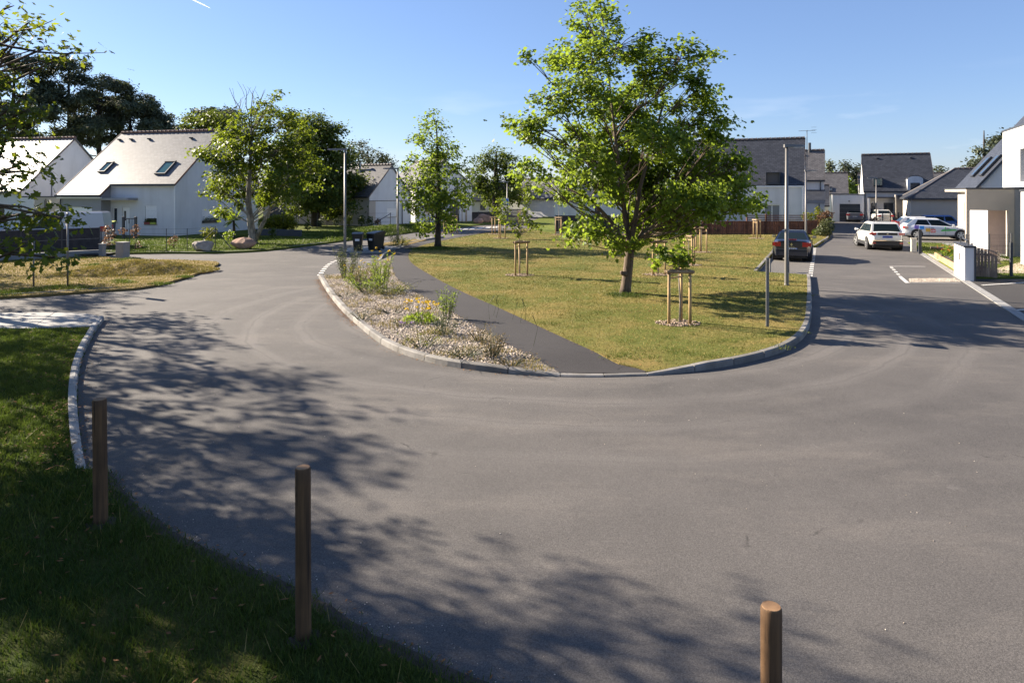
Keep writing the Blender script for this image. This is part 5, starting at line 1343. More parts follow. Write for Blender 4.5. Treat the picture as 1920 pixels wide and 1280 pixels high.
# --- narrow slate house
hn = thing("house", "narrow grey slate house with stove pipe and lower slated porch", "house", (31.1,68.0,0), HOUSE_RZ)
gable(hn,-6,0,0,8.5,4.62,7.75,"white_wall","slate_brown",front=[(2.6,3.9,3.3,4.3)],fe=.1,ov=.05)
open_fill(hn,(-6,0,0),(1,0,0),(2.6,3.9,3.3,4.3),frame="anthracite",glass="glass",shutter=.15)
flat_box(hn,-6,.02,-2.6,-.02,2.5,"white_wall",cope="taupe_wall",name="porch_wall")
MB().slab((-6.1,-2.7,2.62),(.1,-2.7,2.62),(.1,-.01,3.62),(-6.1,-.01,3.62),.1).build("porch_roof", M["slate"], hn)
MB().box(-6.05,.05,-2.72,-2.62,2.28,2.6).build("fascia", M["grey_wall"], hn)
MB().tube([(-1.4,4.0,7.2),(-1.4,4.0,8.6)],.14,10).build("stove_pipe", M["anthracite"], hn)
downpipe(hn,-.35,-.06,3.4,4.5); downpipe(hn,-.45,-2.68,.1,2.3)
for xv in (-3.3,-1.9):
    v = MB(); v.obox((xv,3.4,4.62+3.4*.737+.14),.14,.1,.05); v.build("roof_vent", M["anthracite"], hn)
hs = thing("house", "low dark slate wing with timber wall between the narrow house and the garage", "house", (34.6,80.0,0), HOUSE_RZ)
gable(hs,-3.2,2.2,0,5,2.2,4.2,"white_wall","slate",fe=.5)
MB().box(-3.1,1.6,-.06,-.01,.15,1.95).build("timber_cladding", M["edge_wood"], hs)

# --- house with arched dormer and garage
ha = thing("house", "tall dark roofed house with arched dormer, porch and flat roofed garage", "house", (39.7,77.0,0), HOUSE_RZ)
zea, zra = 3.55, 7.75
gable(ha,0,6.9,0,9,zea,zra,"white_wall","slate",front=[(.7,1.25,1.1,2.15),(1.95,2.9,.03,2.2)],fe=.12,ov=.05,gutter=True)
open_fill(ha,(0,0,0),(1,0,0),(.7,1.25,1.1,2.15),frame="anthracite",sill=False); open_fill(ha,(0,0,0),(1,0,0),(1.95,2.9,.03,2.2),style="door",frame="anthracite")
MB().box(.35,3.1,-1.1,-.005,2.72,2.86).build("porch_roof", M["anthracite"], ha)
MB().box(.35,.55,-1.08,-.02,.05,2.72).build("porch_pier", M["white_wall"], ha)
MB().box(3.1,4.6,-1.5,-.004,.05,3.05).build("porch_block", M["dark_wall"], ha)
MB().box(2.98,3.098,-1.6,-.006,.6,3.1).build("porch_fin", M["concrete"], ha)
sa = (zra-zea)/4.5; zd = zea
arch = [(4.25,zd-.5),(5.75,zd-.5),(5.75,zd+1.25)] + [(5.0+.75*math.cos(a), zd+1.25+.35*math.sin(a)) for a in np.linspace(.1,math.pi-.1,9)] + [(4.25,zd+1.25)]
dm = MB(); n = len(arch); dm.v = [(p[0],-.02,p[1]) for p in arch]+[(p[0],2.4,p[1]) for p in arch]
dm.f = [tuple(range(n))]+[(i,n+i,n+(i+1)%n,(i+1)%n) for i in range(n)]; dmo = dm.build("dormer", M["white_wall"], ha)
top = arch[2:]; lo_ = [(p[0],p[1]-.0) for p in top]; cen = (5.0, zd+1.0)
sh = [(cen[0]+(p[0]-cen[0])*1.06, cen[1]+(p[1]-cen[1])*1.08+.01) for p in top]; n = len(top); dr = MB()
dr.v = [(p[0],-.0,p[1]) for p in sh]+[(p[0],2.6,p[1]) for p in sh]; dr.f = [(i,n+i,n+i+1,i+1) for i in range(n-1)]; dr.build("dormer_roof", M["slate"], dmo)
MB().box(4.55,5.45,-.06,-.025,zd-.45,zd+.85).build("pane", M["glass"], dmo)
bx = MB(); bx.box(.95,1.9,.35,1.15,zea+.55,zea+.62); bx.box(.95,1.9,.35,1.4,zea+1.35,zea+1.42); bx.box(.95,1.02,.35,1.3,zea+.62,zea+1.35); bx.box(1.83,1.9,.35,1.3,zea+.62,zea+1.35); bxo = bx.build("boxed_window", M["anthracite"], ha)
MB().box(1.02,1.83,.42,.46,zea+.62,zea+1.35).build("pane", M["teal_glass"], bxo)
for xv in (1.6,5.0):
    v = MB(); v.obox((xv,3.9,zea+3.9*sa+.14),.14,.1,.05); v.build("roof_vent", M["anthracite"], ha)
downpipe(ha,.1,-.08,.1,zea-.1)
flat_box(ha,-3.25,-.03,-.6,6,3.08,"white_wall",front=[(.75,2.85,.03,2.05)],name="garage_wall"); open_fill(ha,(-3.25,-.6,0),(1,0,0),(.75,2.85,.03,2.05),style="garage",frame="anthracite")
MB().box(-1.6,-1.45,-.68,-.605,2.3,2.42).build("wall_lamp", M["anthracite"], ha)
hp = thing("house", "brownish slate roof house behind the flat roofed garage", "house", (42.4,92.0,0), HOUSE_RZ)
gable(hp,-3.4,2.6,0,8,3.2,6.0,"white_wall","slate_brown",fe=.1,ov=.05); skylight(hp,-.2,.7,.3,1.1,lambda y: 3.2+y*.7,"glass",.15)
gable(hp,-5.4,-3.5,1,7,3.0,5.1,"white_wall","slate",fe=.1,ov=.05,gutter=False)
hq = thing("house", "dark roof peeping between the dormer house and the hip roof", "house", (62,104,0), HOUSE_RZ)
gable(hq,-8,8,0,8,3.5,6.3,"white_wall","slate_brown")

# --- hip roofed house
hj = thing("house", "hip roofed house with side wall coloured lighter as sunlit behind the parked cars", "house", (39.2,67.0,0), HOUSE_RZ)
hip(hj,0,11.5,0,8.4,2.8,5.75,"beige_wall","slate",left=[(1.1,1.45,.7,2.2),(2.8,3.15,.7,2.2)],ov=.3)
MB().face((-.012,8.4,0),(0,-1,0),8.4,2.72,[(5.25,5.6,.7,2.2),(6.95,7.3,.7,2.2)]).build("sunlit_side", M["cream_wall"], hj)  # lighter sheet on the sun side, sunlight put into the wall colour
for q in ((5.25,5.6,.7,2.2),(6.95,7.3,.7,2.2)): open_fill(hj,(0,8.4,0),(0,-1,0),q,frame="anthracite",sill=False)

# --- modern house at the right edge.  local x = V, y = U; origin on the corner of the porch post
hk = thing("house", "modern house at the right edge with taupe porch, slate roof and white cube", "house", (23.95,35.95,0), HOUSE_RZ)
mb = MB()   # porch: posts, front beam and thin roof as one shell
mb.box(-.02,.14,0,.35,.05,2.44); mb.box(1.80,2.06,0,.5,.05,2.44); mb.box(-.02,2.06,0,.35,2.44,3.55); mb.box(-.02,2.06,.352,7.0,3.42,3.55)
mb.build("porch_frame", M["taupe_wall"], hk)
MB().box(2.064,2.5,.03,.9,.05,3.545).build("porch_pier", M["grey_wall"], hk)
MB().box(-.06,6,-.04,7.0,3.556,3.62).build("coping", M["anthracite"], hk)
mb = MB(); mb.face((1.22,1.55,0),(1,0,0),4.2,3.41); mb.build("porch_wall", simple("bounce-tinted render", (0.50,0.38,0.32), 0.85, var=0.04), hk)  # shade and pink bounce light are put into this wall's colour
MB().face((1.2,6.9,0),(0,-1,0),5.35,3.41).build("lit_panel", M["white_wall"], hk)
MB().box(.16,6,.36,9.5,.03,.075).build("porch_floor", M["pale_concrete"], hk)
XW = 2.68
mb = MB(); mb.face((XW,20.2,0),(0,-1,0),7.2,3.75,[(2.6,3.3,1.25,2.65)]); mb.face((8,20.2,0),(-1,0,0),5.3,3.75); mb.face((XW,13.0,0),(1,0,0),4,3.75); mb.build("wall", M["cream_wall"], hk)
open_fill(hk,(XW,20.2,0),(0,-1,0),(2.6,3.3,1.25,2.65),frame="anthracite")
zk = 3.92; sk = 1.23; xk = XW
gb = MB(); gb.poly([(xk+.02,12.5,zk-.4),(xk+4.0,12.5,zk-.4),(xk+4.0,12.5,zk+4.0*sk)]); gb.build("gable_wall", M["white_wall"], hk)
gb = MB(); gb.poly([(xk+4.0,20.2,zk),(xk+.02,20.2,zk),(xk+4.0,20.2,zk+4.0*sk)]); gb.build("gable_wall", M["white_wall"], hk)
rf = MB(); rf.slab((xk-.3,20.4,zk-.3*sk),(xk-.3,12.3,zk-.3*sk),(xk+4.4,12.3,zk+4.4*sk),(xk+4.4,20.4,zk+4.4*sk),.12); rf.build("roof", M["slate"], hk)
MB().box(xk-.46,xk-.31,12.26,20.4,zk-.50,zk-.33).build("gutter", M["white_pvc"], hk)
p = [(xk-.3,zk-.3*sk-.2),(xk+4.4,zk+4.4*sk-.2),(xk+4.4,zk+4.4*sk+.03),(xk-.3,zk-.3*sk+.03)]
MB().add([(q[0],12.25,q[1]) for q in p]+[(q[0],12.295,q[1]) for q in p],[(0,1,2,3),(7,6,5,4),(0,4,5,1),(1,5,6,2),(2,6,7,3),(3,7,4,0)]).build("verge_board", M["anthracite"], hk)
for y0_ in (14.0,17.0):
    o = Vector((xk+.45,y0_,zk+.45*sk)); t = Vector((1,0,sk)).normalized(); nn = Vector((-sk,0,1)).normalized(); m = Matrix((t,Vector((0,1,0)),nn)).transposed()
    s = MB(); s.obox(o+t*.9+nn*.10,.9,.5,.07,m); w_ = s.build("roof_window", M["anthracite"], hk); s = MB(); s.obox(o+t*.9+nn*.178,.78,.40,.008,m); s.build("pane", M["glass"], w_)
cb = MB(); cb.face((2.3,3.7,0),(0,-1,0),7.6,6.75,[(3.7,6.6,3.9,5.6)],.5,z0=3.66); cb.face((2.3,-3.9,0),(1,0,0),5,6.75,z0=3.66); cb.face((7.3,3.7,0),(-1,0,0),5,6.75,z0=3.66)
cb.build("upper_cube", M["white_wall"], hk)
MB().box(2.25,7.4,-3.95,3.75,6.752,6.84).build("coping", M["anthracite"], hk)
open_fill(hk,(2.3,3.7,0),(0,-1,0),(3.7,6.6,3.9,5.6),depth=.5,frame="log_wood",glass="glass",sill=False,split=2)
lw = MB(); lw.face((1.49,-3.9,0),(0,-1,0),4.5,3.42,z0=.05); lw.face((1.49,-8.4,0),(1,0,0),4,3.42,z0=.05); lw.face((5.5,-3.9,0),(-1,0,0),4.01,3.42,z0=.05); lw.build("wing_wall", M["white_wall"], hk)
MB().box(1.44,5.6,-8.44,-3.86,3.422,3.52).build("coping", M["anthracite"], hk)

# ------------------------------------------------------------------ fences and walls
def fence(name, label, a, b, z0, h, post_mat, panel_mat, n, base=None, post_w=0.06, rails=0, boards=False, group=None):
    a, b = Vector((a[0],a[1],0)), Vector((b[0],b[1],0)); L = (b-a).length; rz = math.atan2(b.y-a.y, b.x-a.x)
    t = thing(name, label, "fence", (a.x,a.y,0), rz, group)
    for k in range(n):
        x0, x1 = L*k/n, L*(k+1)/n
        if boards:
            m = int((x1-x0)/0.145); mb = MB()
            for i in range(m):
                w = (x1-x0-.08)/m; hh_k = h+R.uniform(-.012,.012); y_ = R.uniform(-.006,.006)
                mb.box(x0+.04+i*w+.006, x0+.04+(i+1)*w-.006, -.02+y_, .008+y_, z0, z0+hh_k)
            mb.box(x0+.04,x1-.04,.012,.05,z0+.3,z0+.38); mb.box(x0+.04,x1-.04,.012,.05,z0+h-.4,z0+h-.32)
            mb.build("board_panel", M[panel_mat], t, kind="stuff")
        else:
            MB().box(x0+.03,x1-.03,-.012,.012,z0+.02,z0+h).build("screen_panel", M[panel_mat], t)
        for r in range(rails):
            zr_ = z0+h*(0.02+0.96*r/max(1,rails-1)); MB().box(x0+.03,x1-.03,-.03,.03,zr_-.02,zr_+.02).build("rail", M[post_mat], t)
    for k in range(n+1):
        MB().box(L*k/n-post_w/2,L*k/n+post_w/2,-post_w/2,post_w/2,z0-.05,z0+h+.04).build("post", M[post_mat], t)
    if base: MB().box(-.02,L+.02,-.08,.08,0,z0-.003).build("base_wall", M[base], t)
    return t, L
fl0, fl1 = P(-330,507), P(187,477.5)
t, L = fence("screened_fence", "black mesh screened fence on a pale low wall at the left", fl0, fl1, .27, 1.2, "anthracite", "screen", 6, "pale_concrete")
MB().box(0,L,-.016,-.0125,.88,.90).build("seam", M["galv"], t)
fa, fb = P(1042,440.5), P(1292,441)
fence("screened_fence", "long dark fence on a pale base behind the lawn", fa, fb, .24, 1.3, "anthracite", "screen", 5, "pale_concrete")
fence("screened_fence", "far black screened fence behind the two boulders", P(858,416), P(935,414.5), .05, 1.05, "anthracite", "screen", 4)
gt, L = fence("board_fence", "grey horizontal board fence by the blue crossing sign", P(951,419), P(990,419), .1, 1.45, "grey_wood", "screen", 2, "pale_concrete")
for ch in list(gt.children):
    if ch.name.startswith("screen_panel"): bpy.data.objects.remove(ch)
for k in range(9): MB().box(.04,L-.04,-.02,.02,.14+k*.16,.14+k*.16+.125).build("board", M["grey_wood"], gt)
brt, L = fence("timber_fence", "red brown timber fence with open slats on top behind the lawn", P(1292,441.5), P(1508,441), .05, 1.08, "fence_wood", "fence_wood", 6, boards=True, post_w=.1)
for k in range(3):
    for i in range(3):
        MB().box(L*(.5+i/6)+.06,L*(.5+(i+1)/6)-.06,-.02,.02,1.20+k*.16,1.20+k*.16+.07).build("slat", M["fence_wood"], brt)
for i in range(4): MB().box(L*(.5+i/6)-.045,L*(.5+i/6)+.045,-.045,.045,1.171,1.66).build("post_top", M["fence_wood"], brt)
fence("timber_fence", "lower end of the brown fence by the flowering shrubs", P(1511,441), P(1531,441), .05, 1.12, "fence_wood", "fence_wood", 1, boards=True, post_w=.08)

# wire fence in front of the white house
wf = thing("wire_fence", "thin wire fence along the front garden of the white house", "fence", P(190,470,.1))
o0 = P(190,470,.1)
wpts = [P(x,y,.1)-o0 for x,y in [(190,471),(243,471),(312,470.5),(351,470),(404,465)]]
for p in wpts: MB().tube([p, p+Vector((0,0,1.25))],.022,6).build("post", M["anthracite"], wf)
for z in (.35,.65,.95,1.22):
    mb = MB()
    for a, b in zip(wpts, wpts[1:]): mb.tube([a+Vector((0,0,z)), b+Vector((0,0,z))],.006,4)
    mb.build("wire", M["galv"], wf)
for a, b in ((wpts[4]+Vector((0,0,1.15)), wpts[4]+Vector((1.0,-.2,0))), (wpts[4]+Vector((0,0,1.15)), wpts[4]+Vector((-1.0,-.5,0)))):
    MB().tube([a,b],.025,6).build("brace", M["anthracite"], wf)
w2 = thing("wire_fence", "thin wire fence below the beige house", "fence", P(595,424,.1)); o0 = w2.location.copy()
wq = [P(x,y,.1)-o0 for x,y in [(556,428),(595,426),(613,425.5),(653,425),(690,424.5),(732,424)]]
for p in wq: MB().tube([p, p+Vector((0,0,1.3))],.03,6).build("post", M["anthracite"], w2)
for z in (.4,.8,1.25):
    mb = MB()
    for a, b in zip(wq, wq[1:]): mb.tube([a+Vector((0,0,z)), b+Vector((0,0,z))],.008,4)
    mb.build("wire", M["anthracite"], w2)
for i, dxx in ((0,1.6),(5,-1.8)): MB().tube([wq[i]+Vector((0,0,1.2)), wq[i]+Vector((dxx,-.3,.1))],.035,6).build("brace", M["anthracite"], w2)
gp = thing("garden_gate", "small gate between two thick black posts by the front door", "gate", P(243,447,.1), a14)
for x in (-.52,.52): MB().rbox(x-.08,x+.08,-.08,.08,0,1.55,.015).build("gate_post", M["anthracite"], gp)
gm = MB(); gm.box(-.43,.43,-.02,.02,1.38,1.44); gm.box(-.43,.43,-.02,.02,.1,.16)
for k in range(7): gm.box(-.40+k*.133-.008,-.40+k*.133+.008,-.01,.01,.16,1.38)
gm.build("gate_leaf", M["anthracite"], gp)
def util_box(label, c, w, d, h, rz=0.0, mat="pale_concrete"):
    t = thing("utility_box", label, "utility box", c, rz)
    MB().rbox(-w/2,w/2,-d/2,d/2,0,h,.02).build("cabinet", M[mat], t); MB().box(-w/2-.015,w/2+.015,-d/2-.015,d/2+.015,h-.004,h+.03).build("cap", M[mat], t)
    MB().box(-w/2+.05,w/2-.05,-d/2-.012,-d/2-.001,.12,h-.1).build("door", M[mat], t)
util_box("white utility cabinet on the straw verge by the driveway", P(230,483.5,.05), .52, .42, .78, -.35)
util_box("narrow white meter box at the end of the screened fence", P(192,480,.05), .26, .25, .62, -.2)

# gate pillar, planter and mesh fence at the right
def local_frame(p): return (p.x, p.y, 0)
gpil = thing("gate_pillar", "white rendered gate pillar with grey cap and letter slot", "gate pillar", (P(1809,527).x,P(1809,527).y,0), HOUSE_RZ)
mb = MB(); mb.box(0,.30,0,2.35,0,1.28); mb.build("wall", M["white_wall"], gpil)
MB().box(-.03,.33,-.03,2.38,1.282,1.35).build("cap", M["anthracite"], gpil)
MB().box(-.012,-.001,.9,1.15,.72,1.0).build("letter_slot", M["mail_slot"], gpil); MB().box(-.010,-.001,.45,.8,.25,1.05).build("mailbox", M["cream_wall"], gpil)
MB().box(.302,.36,-.02,.06,0,1.36).build("corner_post", M["anthracite"], gpil)
MB().tube([(.15,.3,1.52),(.25,2.0,1.52)],.03,6).build("rail", M["anthracite"], gpil)
for y in (.35,1.9): MB().tube([(.16,y,1.34),(.16,y,1.52)],.025,6).build("rail_support", M["anthracite"], gpil)
wg = thing("timber_screen", "weathered vertical plank screen beside the gate pillar", "screen", (P(1826,521).x,P(1826,521).y,0), HOUSE_RZ-.15)
for k in range(7): MB().box(k*.11,k*.11+.10,0,.025+R.uniform(-.004,.004),.05,1.22-k*.018).build("plank", M["gate_wood"], wg)
MB().box(0,.76,.03,.07,.35,.43).build("rail", M["gate_wood"], wg); MB().box(0,.76,.03,.07,.9,.98).build("rail", M["gate_wood"], wg)
def mesh_fence(label, a, b, h, n):
    a, b = Vector((a[0],a[1],0)), Vector((b[0],b[1],0)); L = (b-a).length
    t = thing("mesh_fence", label, "fence", (a.x,a.y,0), math.atan2(b.y-a.y,b.x-a.x))
    for k in range(n+1): MB().box(L*k/n-.03,L*k/n+.03,-.03,.03,0,h+.05).build("post", M["anthracite"], t)
    for k in range(n):
        x0, x1 = L*k/n+.03, L*(k+1)/n-.03; mb = MB()
        for i in range(int((x1-x0)/.055)+1): x = x0+i*.055; mb.tube([(x,0,.06),(x,0,h)],.0028,3,False)
        for i in range(int(h/.2)+1): z = .06+i*.2; mb.tube([(x0,.006,min(z,h)),(x1,.006,min(z,h))],.004,3,False)
        mb.build("wire_panel", M["anthracite"], t, kind="stuff")
    return t
p0, p1 = P(1822,523), P(1895,521)
mesh_fence("black wire mesh fence in front of the plank screen", p0, p1, 1.35, 1)
mesh_fence("black wire mesh gate at the right picture edge", P(1897,521), P(1990,518), 1.35, 2)
mesh_fence("farther wire mesh fence across the garden by the porch", P(1812,488)+Vector((0,0,0)), P(1896,485), 1.25, 2)
mesh_fence("grey mesh fence in front of the dark porch far down the street", P(1655,421), P(1700,424), 1.3, 3)

pl_ = thing("timber_planter", "pale timber edged flower bed along the kerb", "planter", (*rk(3.4,.34),0), math.atan2(kd.y,kd.x))
Lp = (P(1788,517)-rk0).dot(kd)-3.4
for k in range(4): MB().box(Lp*k/4+.01,Lp*(k+1)/4-.01,-.03,.03,.02,.34+R.uniform(-.015,.015)).build("board", M["edge_wood"], pl_)
MB().box(.02,Lp-.02,.035,1.05,.02,.25).build("soil", M["soil"], pl_)

# ------------------------------------------------------------------ street furniture
def lamp(px, py, h, arm_deg, label, arm=0.95):
    p = P(px,py,.02); t = thing("street_lamp", label, "street lamp", (p.x,p.y,0), math.radians(arm_deg), "grey street lamps along the two streets")
    MB().tube([(0,0,0),(0,0,.02),(0,0,1.0),(0,0,h)],[.075,.075,.072,.05],12).build("pole", M["lamp_grey"], t, smooth=True)
    MB().tube([(0,0,0),(0,0,.16),(0,0,.17)],[.085,.085,.078],12).build("base_collar", M["lamp_grey"], t)
    hd_ = MB()
    pr_ = [(-.09,-.07),(-.09,.07),(arm*.45,.13),(arm*.85,.11),(arm,.04),(arm,-.04),(arm*.85,-.11),(arm*.45,-.13)]
    n = len(pr_); hd_.v = [(x,y,h-.05+.02*x) for x,y in pr_]+[(x,y*.8,h+.055-.035*max(0,x)/arm+.02*x) for x,y in pr_]
    hd_.f = [tuple(range(n-1,-1,-1)),tuple(range(n,2*n))]+[(i,(i+1)%n,n+(i+1)%n,n+i) for i in range(n)]
    hd_.build("lamp_head", M["lamp_grey"], t)
    MB().box(arm*.4,arm*.88,-.08,.08,h-.052,h-.045).build("lamp_glass", M["lamp_clear"], t)
    MB().box(.072,.080,-.04,.04,.55,.95).build("hatch", M["lamp_grey"], t)
lamp(647,476,5.72,180,"street lamp nearest the wheelie bins, arm towards the left houses")
lamp(746,459,4.9,180,"street lamp standing in weeds at the end of the bin stand")
lamp(951,418,4.5,180,"street lamp beside the blue crossing sign")
lamp(1475,540,5.02,0,"nearest street lamp, on the lawn in front of the dark car",.64)
lamp(1511,447,4.95,0,"street lamp by the end of the brown fence",.8)
lamp(1643,419,4.9,180,"small far street lamp in front of the dormer house")
lamp(97,433,5.0,180,"street lamp left of the slate roofed house, behind the van")

def signpost(label, px, py, h, plate=None, rz=0.0, r=0.03, cap=False, z=.08, square=False):
    p = P(px,py,z); t = thing("sign_post", label, "sign", (p.x,p.y,z), rz)
    if square: MB().rbox(-r,r,-r*1.4,r*1.4,0,h,.006).build("pole", M["galv"], t)
    else: MB().tube([(0,0,0),(0,0,h)],r,10).build("pole", M["galv"], t, smooth=True)
    if plate:
        w, hh2, z0, front, backm = plate
        MB().box(-w/2,w/2,-.055,-.035,z0,z0+hh2).build("sign_plate", M[backm], t)
        f = MB(); f.box(-w/2+.008,w/2-.008,-.060,-.0555,z0+.008,z0+hh2-.008); fo = f.build("sign_face", M[front], t)
        MB().box(-.04,.04,-.036,.034,z0+hh2*.25,z0+hh2*.25+.03).build("bracket", M["galv"], t); MB().box(-.04,.04,-.036,.034,z0+hh2*.75,z0+hh2*.75+.03).build("bracket", M["galv"], t)
        return t, fo
    return t, None
vd = math.atan2(24.6,-16)   # bearing from the camera to the left sign posts
t, f = signpost("tall sign post with a blue plate seen nearly edge on", 127, 537, 2.6, (.36,.45,2.13,"sign_blue","sign_white"), vd-math.radians(12)+math.pi)
MB().box(-.1,.1,-.064,-.0605,2.42,2.54).build("red_mark", M["sign_red"], f); MB().box(-.1,.1,-.064,-.0605,2.2,2.26).build("white_mark", M["sign_white"], f)
signpost("short sign post with a small white plate seen edge on", 63, 537, 1.6, (.30,.2,1.38,"sign_white","sign_white"), vd-math.radians(4)+math.pi)
vr = math.atan2(17.3, 6.5)
signpost("grey sign post with plate edge on, at the right side of the island lawn", 1439, 612, 1.68, (.34,.32,1.34,"galv","galv"), vr+math.radians(7), .026, z=KZ, square=True)
p = P(947,419,.02); t = thing("crossing_sign", "blue square crossing sign with white triangle", "sign", (p.x,p.y,0), .05)
MB().tube([(0,0,0),(0,0,2.75)],.03,8).build("pole", M["galv"], t)
zc = 1.97; MB().box(-.38,.38,-.06,-.035,zc,zc+.76).build("sign_plate", M["sign_white"], t)
MB().box(-.345,.345,-.066,-.061,zc+.035,zc+.725).build("sign_face", M["sign_blue"], t)
g = MB(); g.v = [(-.26,-.072,zc+.13),(.26,-.072,zc+.13),(0,-.072,zc+.62),(-.26,-.067,zc+.13),(.26,-.067,zc+.13),(0,-.067,zc+.62)]; g.f = [(0,1,2),(5,4,3),(0,3,4,1),(1,4,5,2),(2,5,3,0)]; g.build("triangle", M["sign_white"], t)
g = MB()   # walking figure
for a, b, w in (((0,.30),(-.01,.42),.05),((-.01,.31),(-.09,.16),.032),((.01,.31),(.07,.16),.032),((0,.40),(-.09,.32),.026),((0,.40),(.09,.33),.026)):
    g.tube([(a[0],-.076,zc+a[1]),(b[0],-.076,zc+b[1])],w/2,6)
g.tube([(0,-.076,zc+.44),(0,-.076,zc+.465),(0,-.076,zc+.49)],[.015,.03,.015],8); g.build("walking_figure", M["ink"], t)

def bin_(label, px, py, rz, z=.07, lid=None, s=1.0):
    p = P(px,py,z); t = thing("wheelie_bin", label, "wheelie bin", (p.x,p.y,z), rz, "wheelie bins"); t.scale = (s,s,s)
    b = MB(); lo, hi = [(-.20,-.22),(.20,-.22),(.20,.20),(-.20,.20)], [(-.27,-.30),(.27,-.30),(.27,.30),(-.27,.30)]
    b.v = [(x,y,.05) for x,y in lo]+[(x,y,.92) for x,y in hi]+[(x*1.06,y*1.06,.92) for x,y in hi]+[(x*1.06,y*1.06,.97) for x,y in hi]; b.f = [(3,2,1,0)]+[(k*4+i,k*4+(i+1)%4,k*4+4+(i+1)%4,k*4+4+i) for k in range(3) for i in range(4)]+[(12,13,14,15)]
    b.build("body", M["bin_black"], t)
    l = MB(); l.xprism([(-.35,.975),(-.34,1.01),(-.1,1.06),(.2,1.07),(.33,1.03),(.34,.975)],-.30,.30); l.build("lid", M[lid or "bin_black"], t)
    MB().tube([(-.25,.37,1.0),(.25,.37,1.0)],.02,6).build("handle", M["bin_black"], t)
    for x in (-.24,.19): MB().tube([(x,.2,.1),(x+.05,.2,.1)],.1,12).build("wheel", M["rubber"], t)
    MB().box(-.12,.12,-.287,-.276,.60,.72).build("sticker", M["plate"], t)
    return t
bin_("black wheelie bin with pale sticker, left one on the bin stand", 671, 471.5, .1)
bin_("black wheelie bin nearest the footpath on the bin stand", 701, 470.5, -.5)
bin_("black wheelie bin half hidden behind another on the bin stand", 709, 467.5, -.6)
bin_("black wheelie bin with yellow lid by the garage of the white house", 206, 446, .3, .1, "pot_green", 1.15)

def bollard(px, py, r, h, label, lean=(0,0), z=.05):
    p = P(px,py,z); t = thing("wooden_post", label, "post", (p.x,p.y,z), R.uniform(0,3), "round timber posts along the near road edge")
    prof = [(0,1.0),(h*.3,1.01),(h*.6,.99),(h*.9,1.0),(h-.012,1.0),(h,.90)]
    b = MB(); b.tube([(lean[0]*z_/h,lean[1]*z_/h,z_-.0) for z_,_ in [(-.1,1)]+prof],[r]+[r*k for _,k in prof],20,False); b.build("shaft", M["post_wood"], t, smooth=True)
    e_ = MB(); e_.tube([(lean[0],lean[1],h-.004),(lean[0],lean[1],h+.004)],[r*.905,r*.86],20); e_.build("sawn_end", M["post_end"], t)
    s = MB(); n = 16; s.v = [(0,0,.05)]+[(math.cos(a)*r*1.6,math.sin(a)*r*1.6,.035+R.uniform(-.01,.012)) for a in np.linspace(0,2*math.pi,n,endpoint=False)]+[(math.cos(a)*r*R.uniform(3,4.2),math.sin(a)*r*R.uniform(3,4.2),-.01) for a in np.linspace(0,2*math.pi,n,endpoint=False)]
    s.f = [(0,1+i,1+(i+1)%n) for i in range(n)]+[(1+i,1+n+i,1+n+(i+1)%n,1+(i+1)%n) for i in range(n)]; s.build("soil_patch", M["soil"], t, smooth=True)
bollard(189,985,.066,1.27,"round timber post beside the end of the white kerb",(-.012,0))
bollard(569,1203,.057,1.30,"tallest looking timber post, at the tip of the shaded grass",(-.004,0))
bollard(1446,1560,.055,1.20,"timber post cut by the bottom of the picture, showing its sawn end",(0,0),.0)

def boulder(label, px, py, w, d, h, mat, seed):
    p = P(px,py,.08); rng = np.random.default_rng(seed); bm = bmesh.new(); bmesh.ops.create_icosphere(bm, subdivisions=3, radius=1)
    ns = [rng.normal(0,1,3) for _ in range(9)]; ns = [n_/np.linalg.norm(n_) for n_ in ns]
    for v in bm.verts:
        c = np.array(v.co)
        for n_ in ns:
            k = c@n_
            if k > .72: c = c-n_*(k-.72)*.85
        c = c*(1+.05*math.sin(c[0]*7+seed)*math.sin(c[1]*6))
        v.co = Vector((c[0]*w/2, c[1]*d/2, max(-.1,c[2]*h*.62+h*.45)))
    me = bpy.data.meshes.new("boulder"); bm.to_mesh(me); bm.free(); me.materials.append(M[mat])
    o = bpy.data.objects.new("boulder", me); C.objects.link(o); o.location = (p.x,p.y,.06); tag(o,label,"boulder","boulders set along the street edge")
boulder("grey boulder by the wire fence brace",381,471,1.35,.9,.62,"rock",3)
boulder("reddish boulder at the foot of the bright green street tree",457,467,1.5,.9,.66,"rock_red",5)
boulder("larger far boulder by the zebra crossing",907,417,1.9,1.2,.95,"rock_red",8)
boulder("smaller far boulder by the zebra crossing",897,419,1.1,.9,.6,"rock_red",9)

# staked saplings on the lawn
def guard_proto():
    t = thing("tree_guard", "x", "tree guard", (0,0,KZ), 0, "three legged timber tree guards on the lawn")
    pts = [(-.27,-.16),(.24,-.2),(.13,.24)]
    for k, (x,y) in enumerate(pts):
        MB().tube([(x,y,-.05),(x,y,.6),(x,y,1.36)],[.04,.038,.037],8).build("stake", M["stake_wood"], t, smooth=True)
    for k in range(3):
        a, b = Vector((*pts[k],1.31)), Vector((*pts[(k+1)%3],1.31)); d_ = (b-a).normalized(); o_ = Vector((d_.y,-d_.x,0))*.05
        MB().tube([a-d_*.07+o_, a-d_*.06+o_, b+d_*.06+o_, b+d_*.07+o_],[.02,.045,.045,.02],8).build("rail", M["rail_wood"], t)
    MB().tube([(pts[0][0],pts[0][1],1.14),(pts[2][0],pts[2][1],1.14)],.022,6).build("tie_rail", M["stake_wood"], t)
    return t
gp0 = guard_proto()
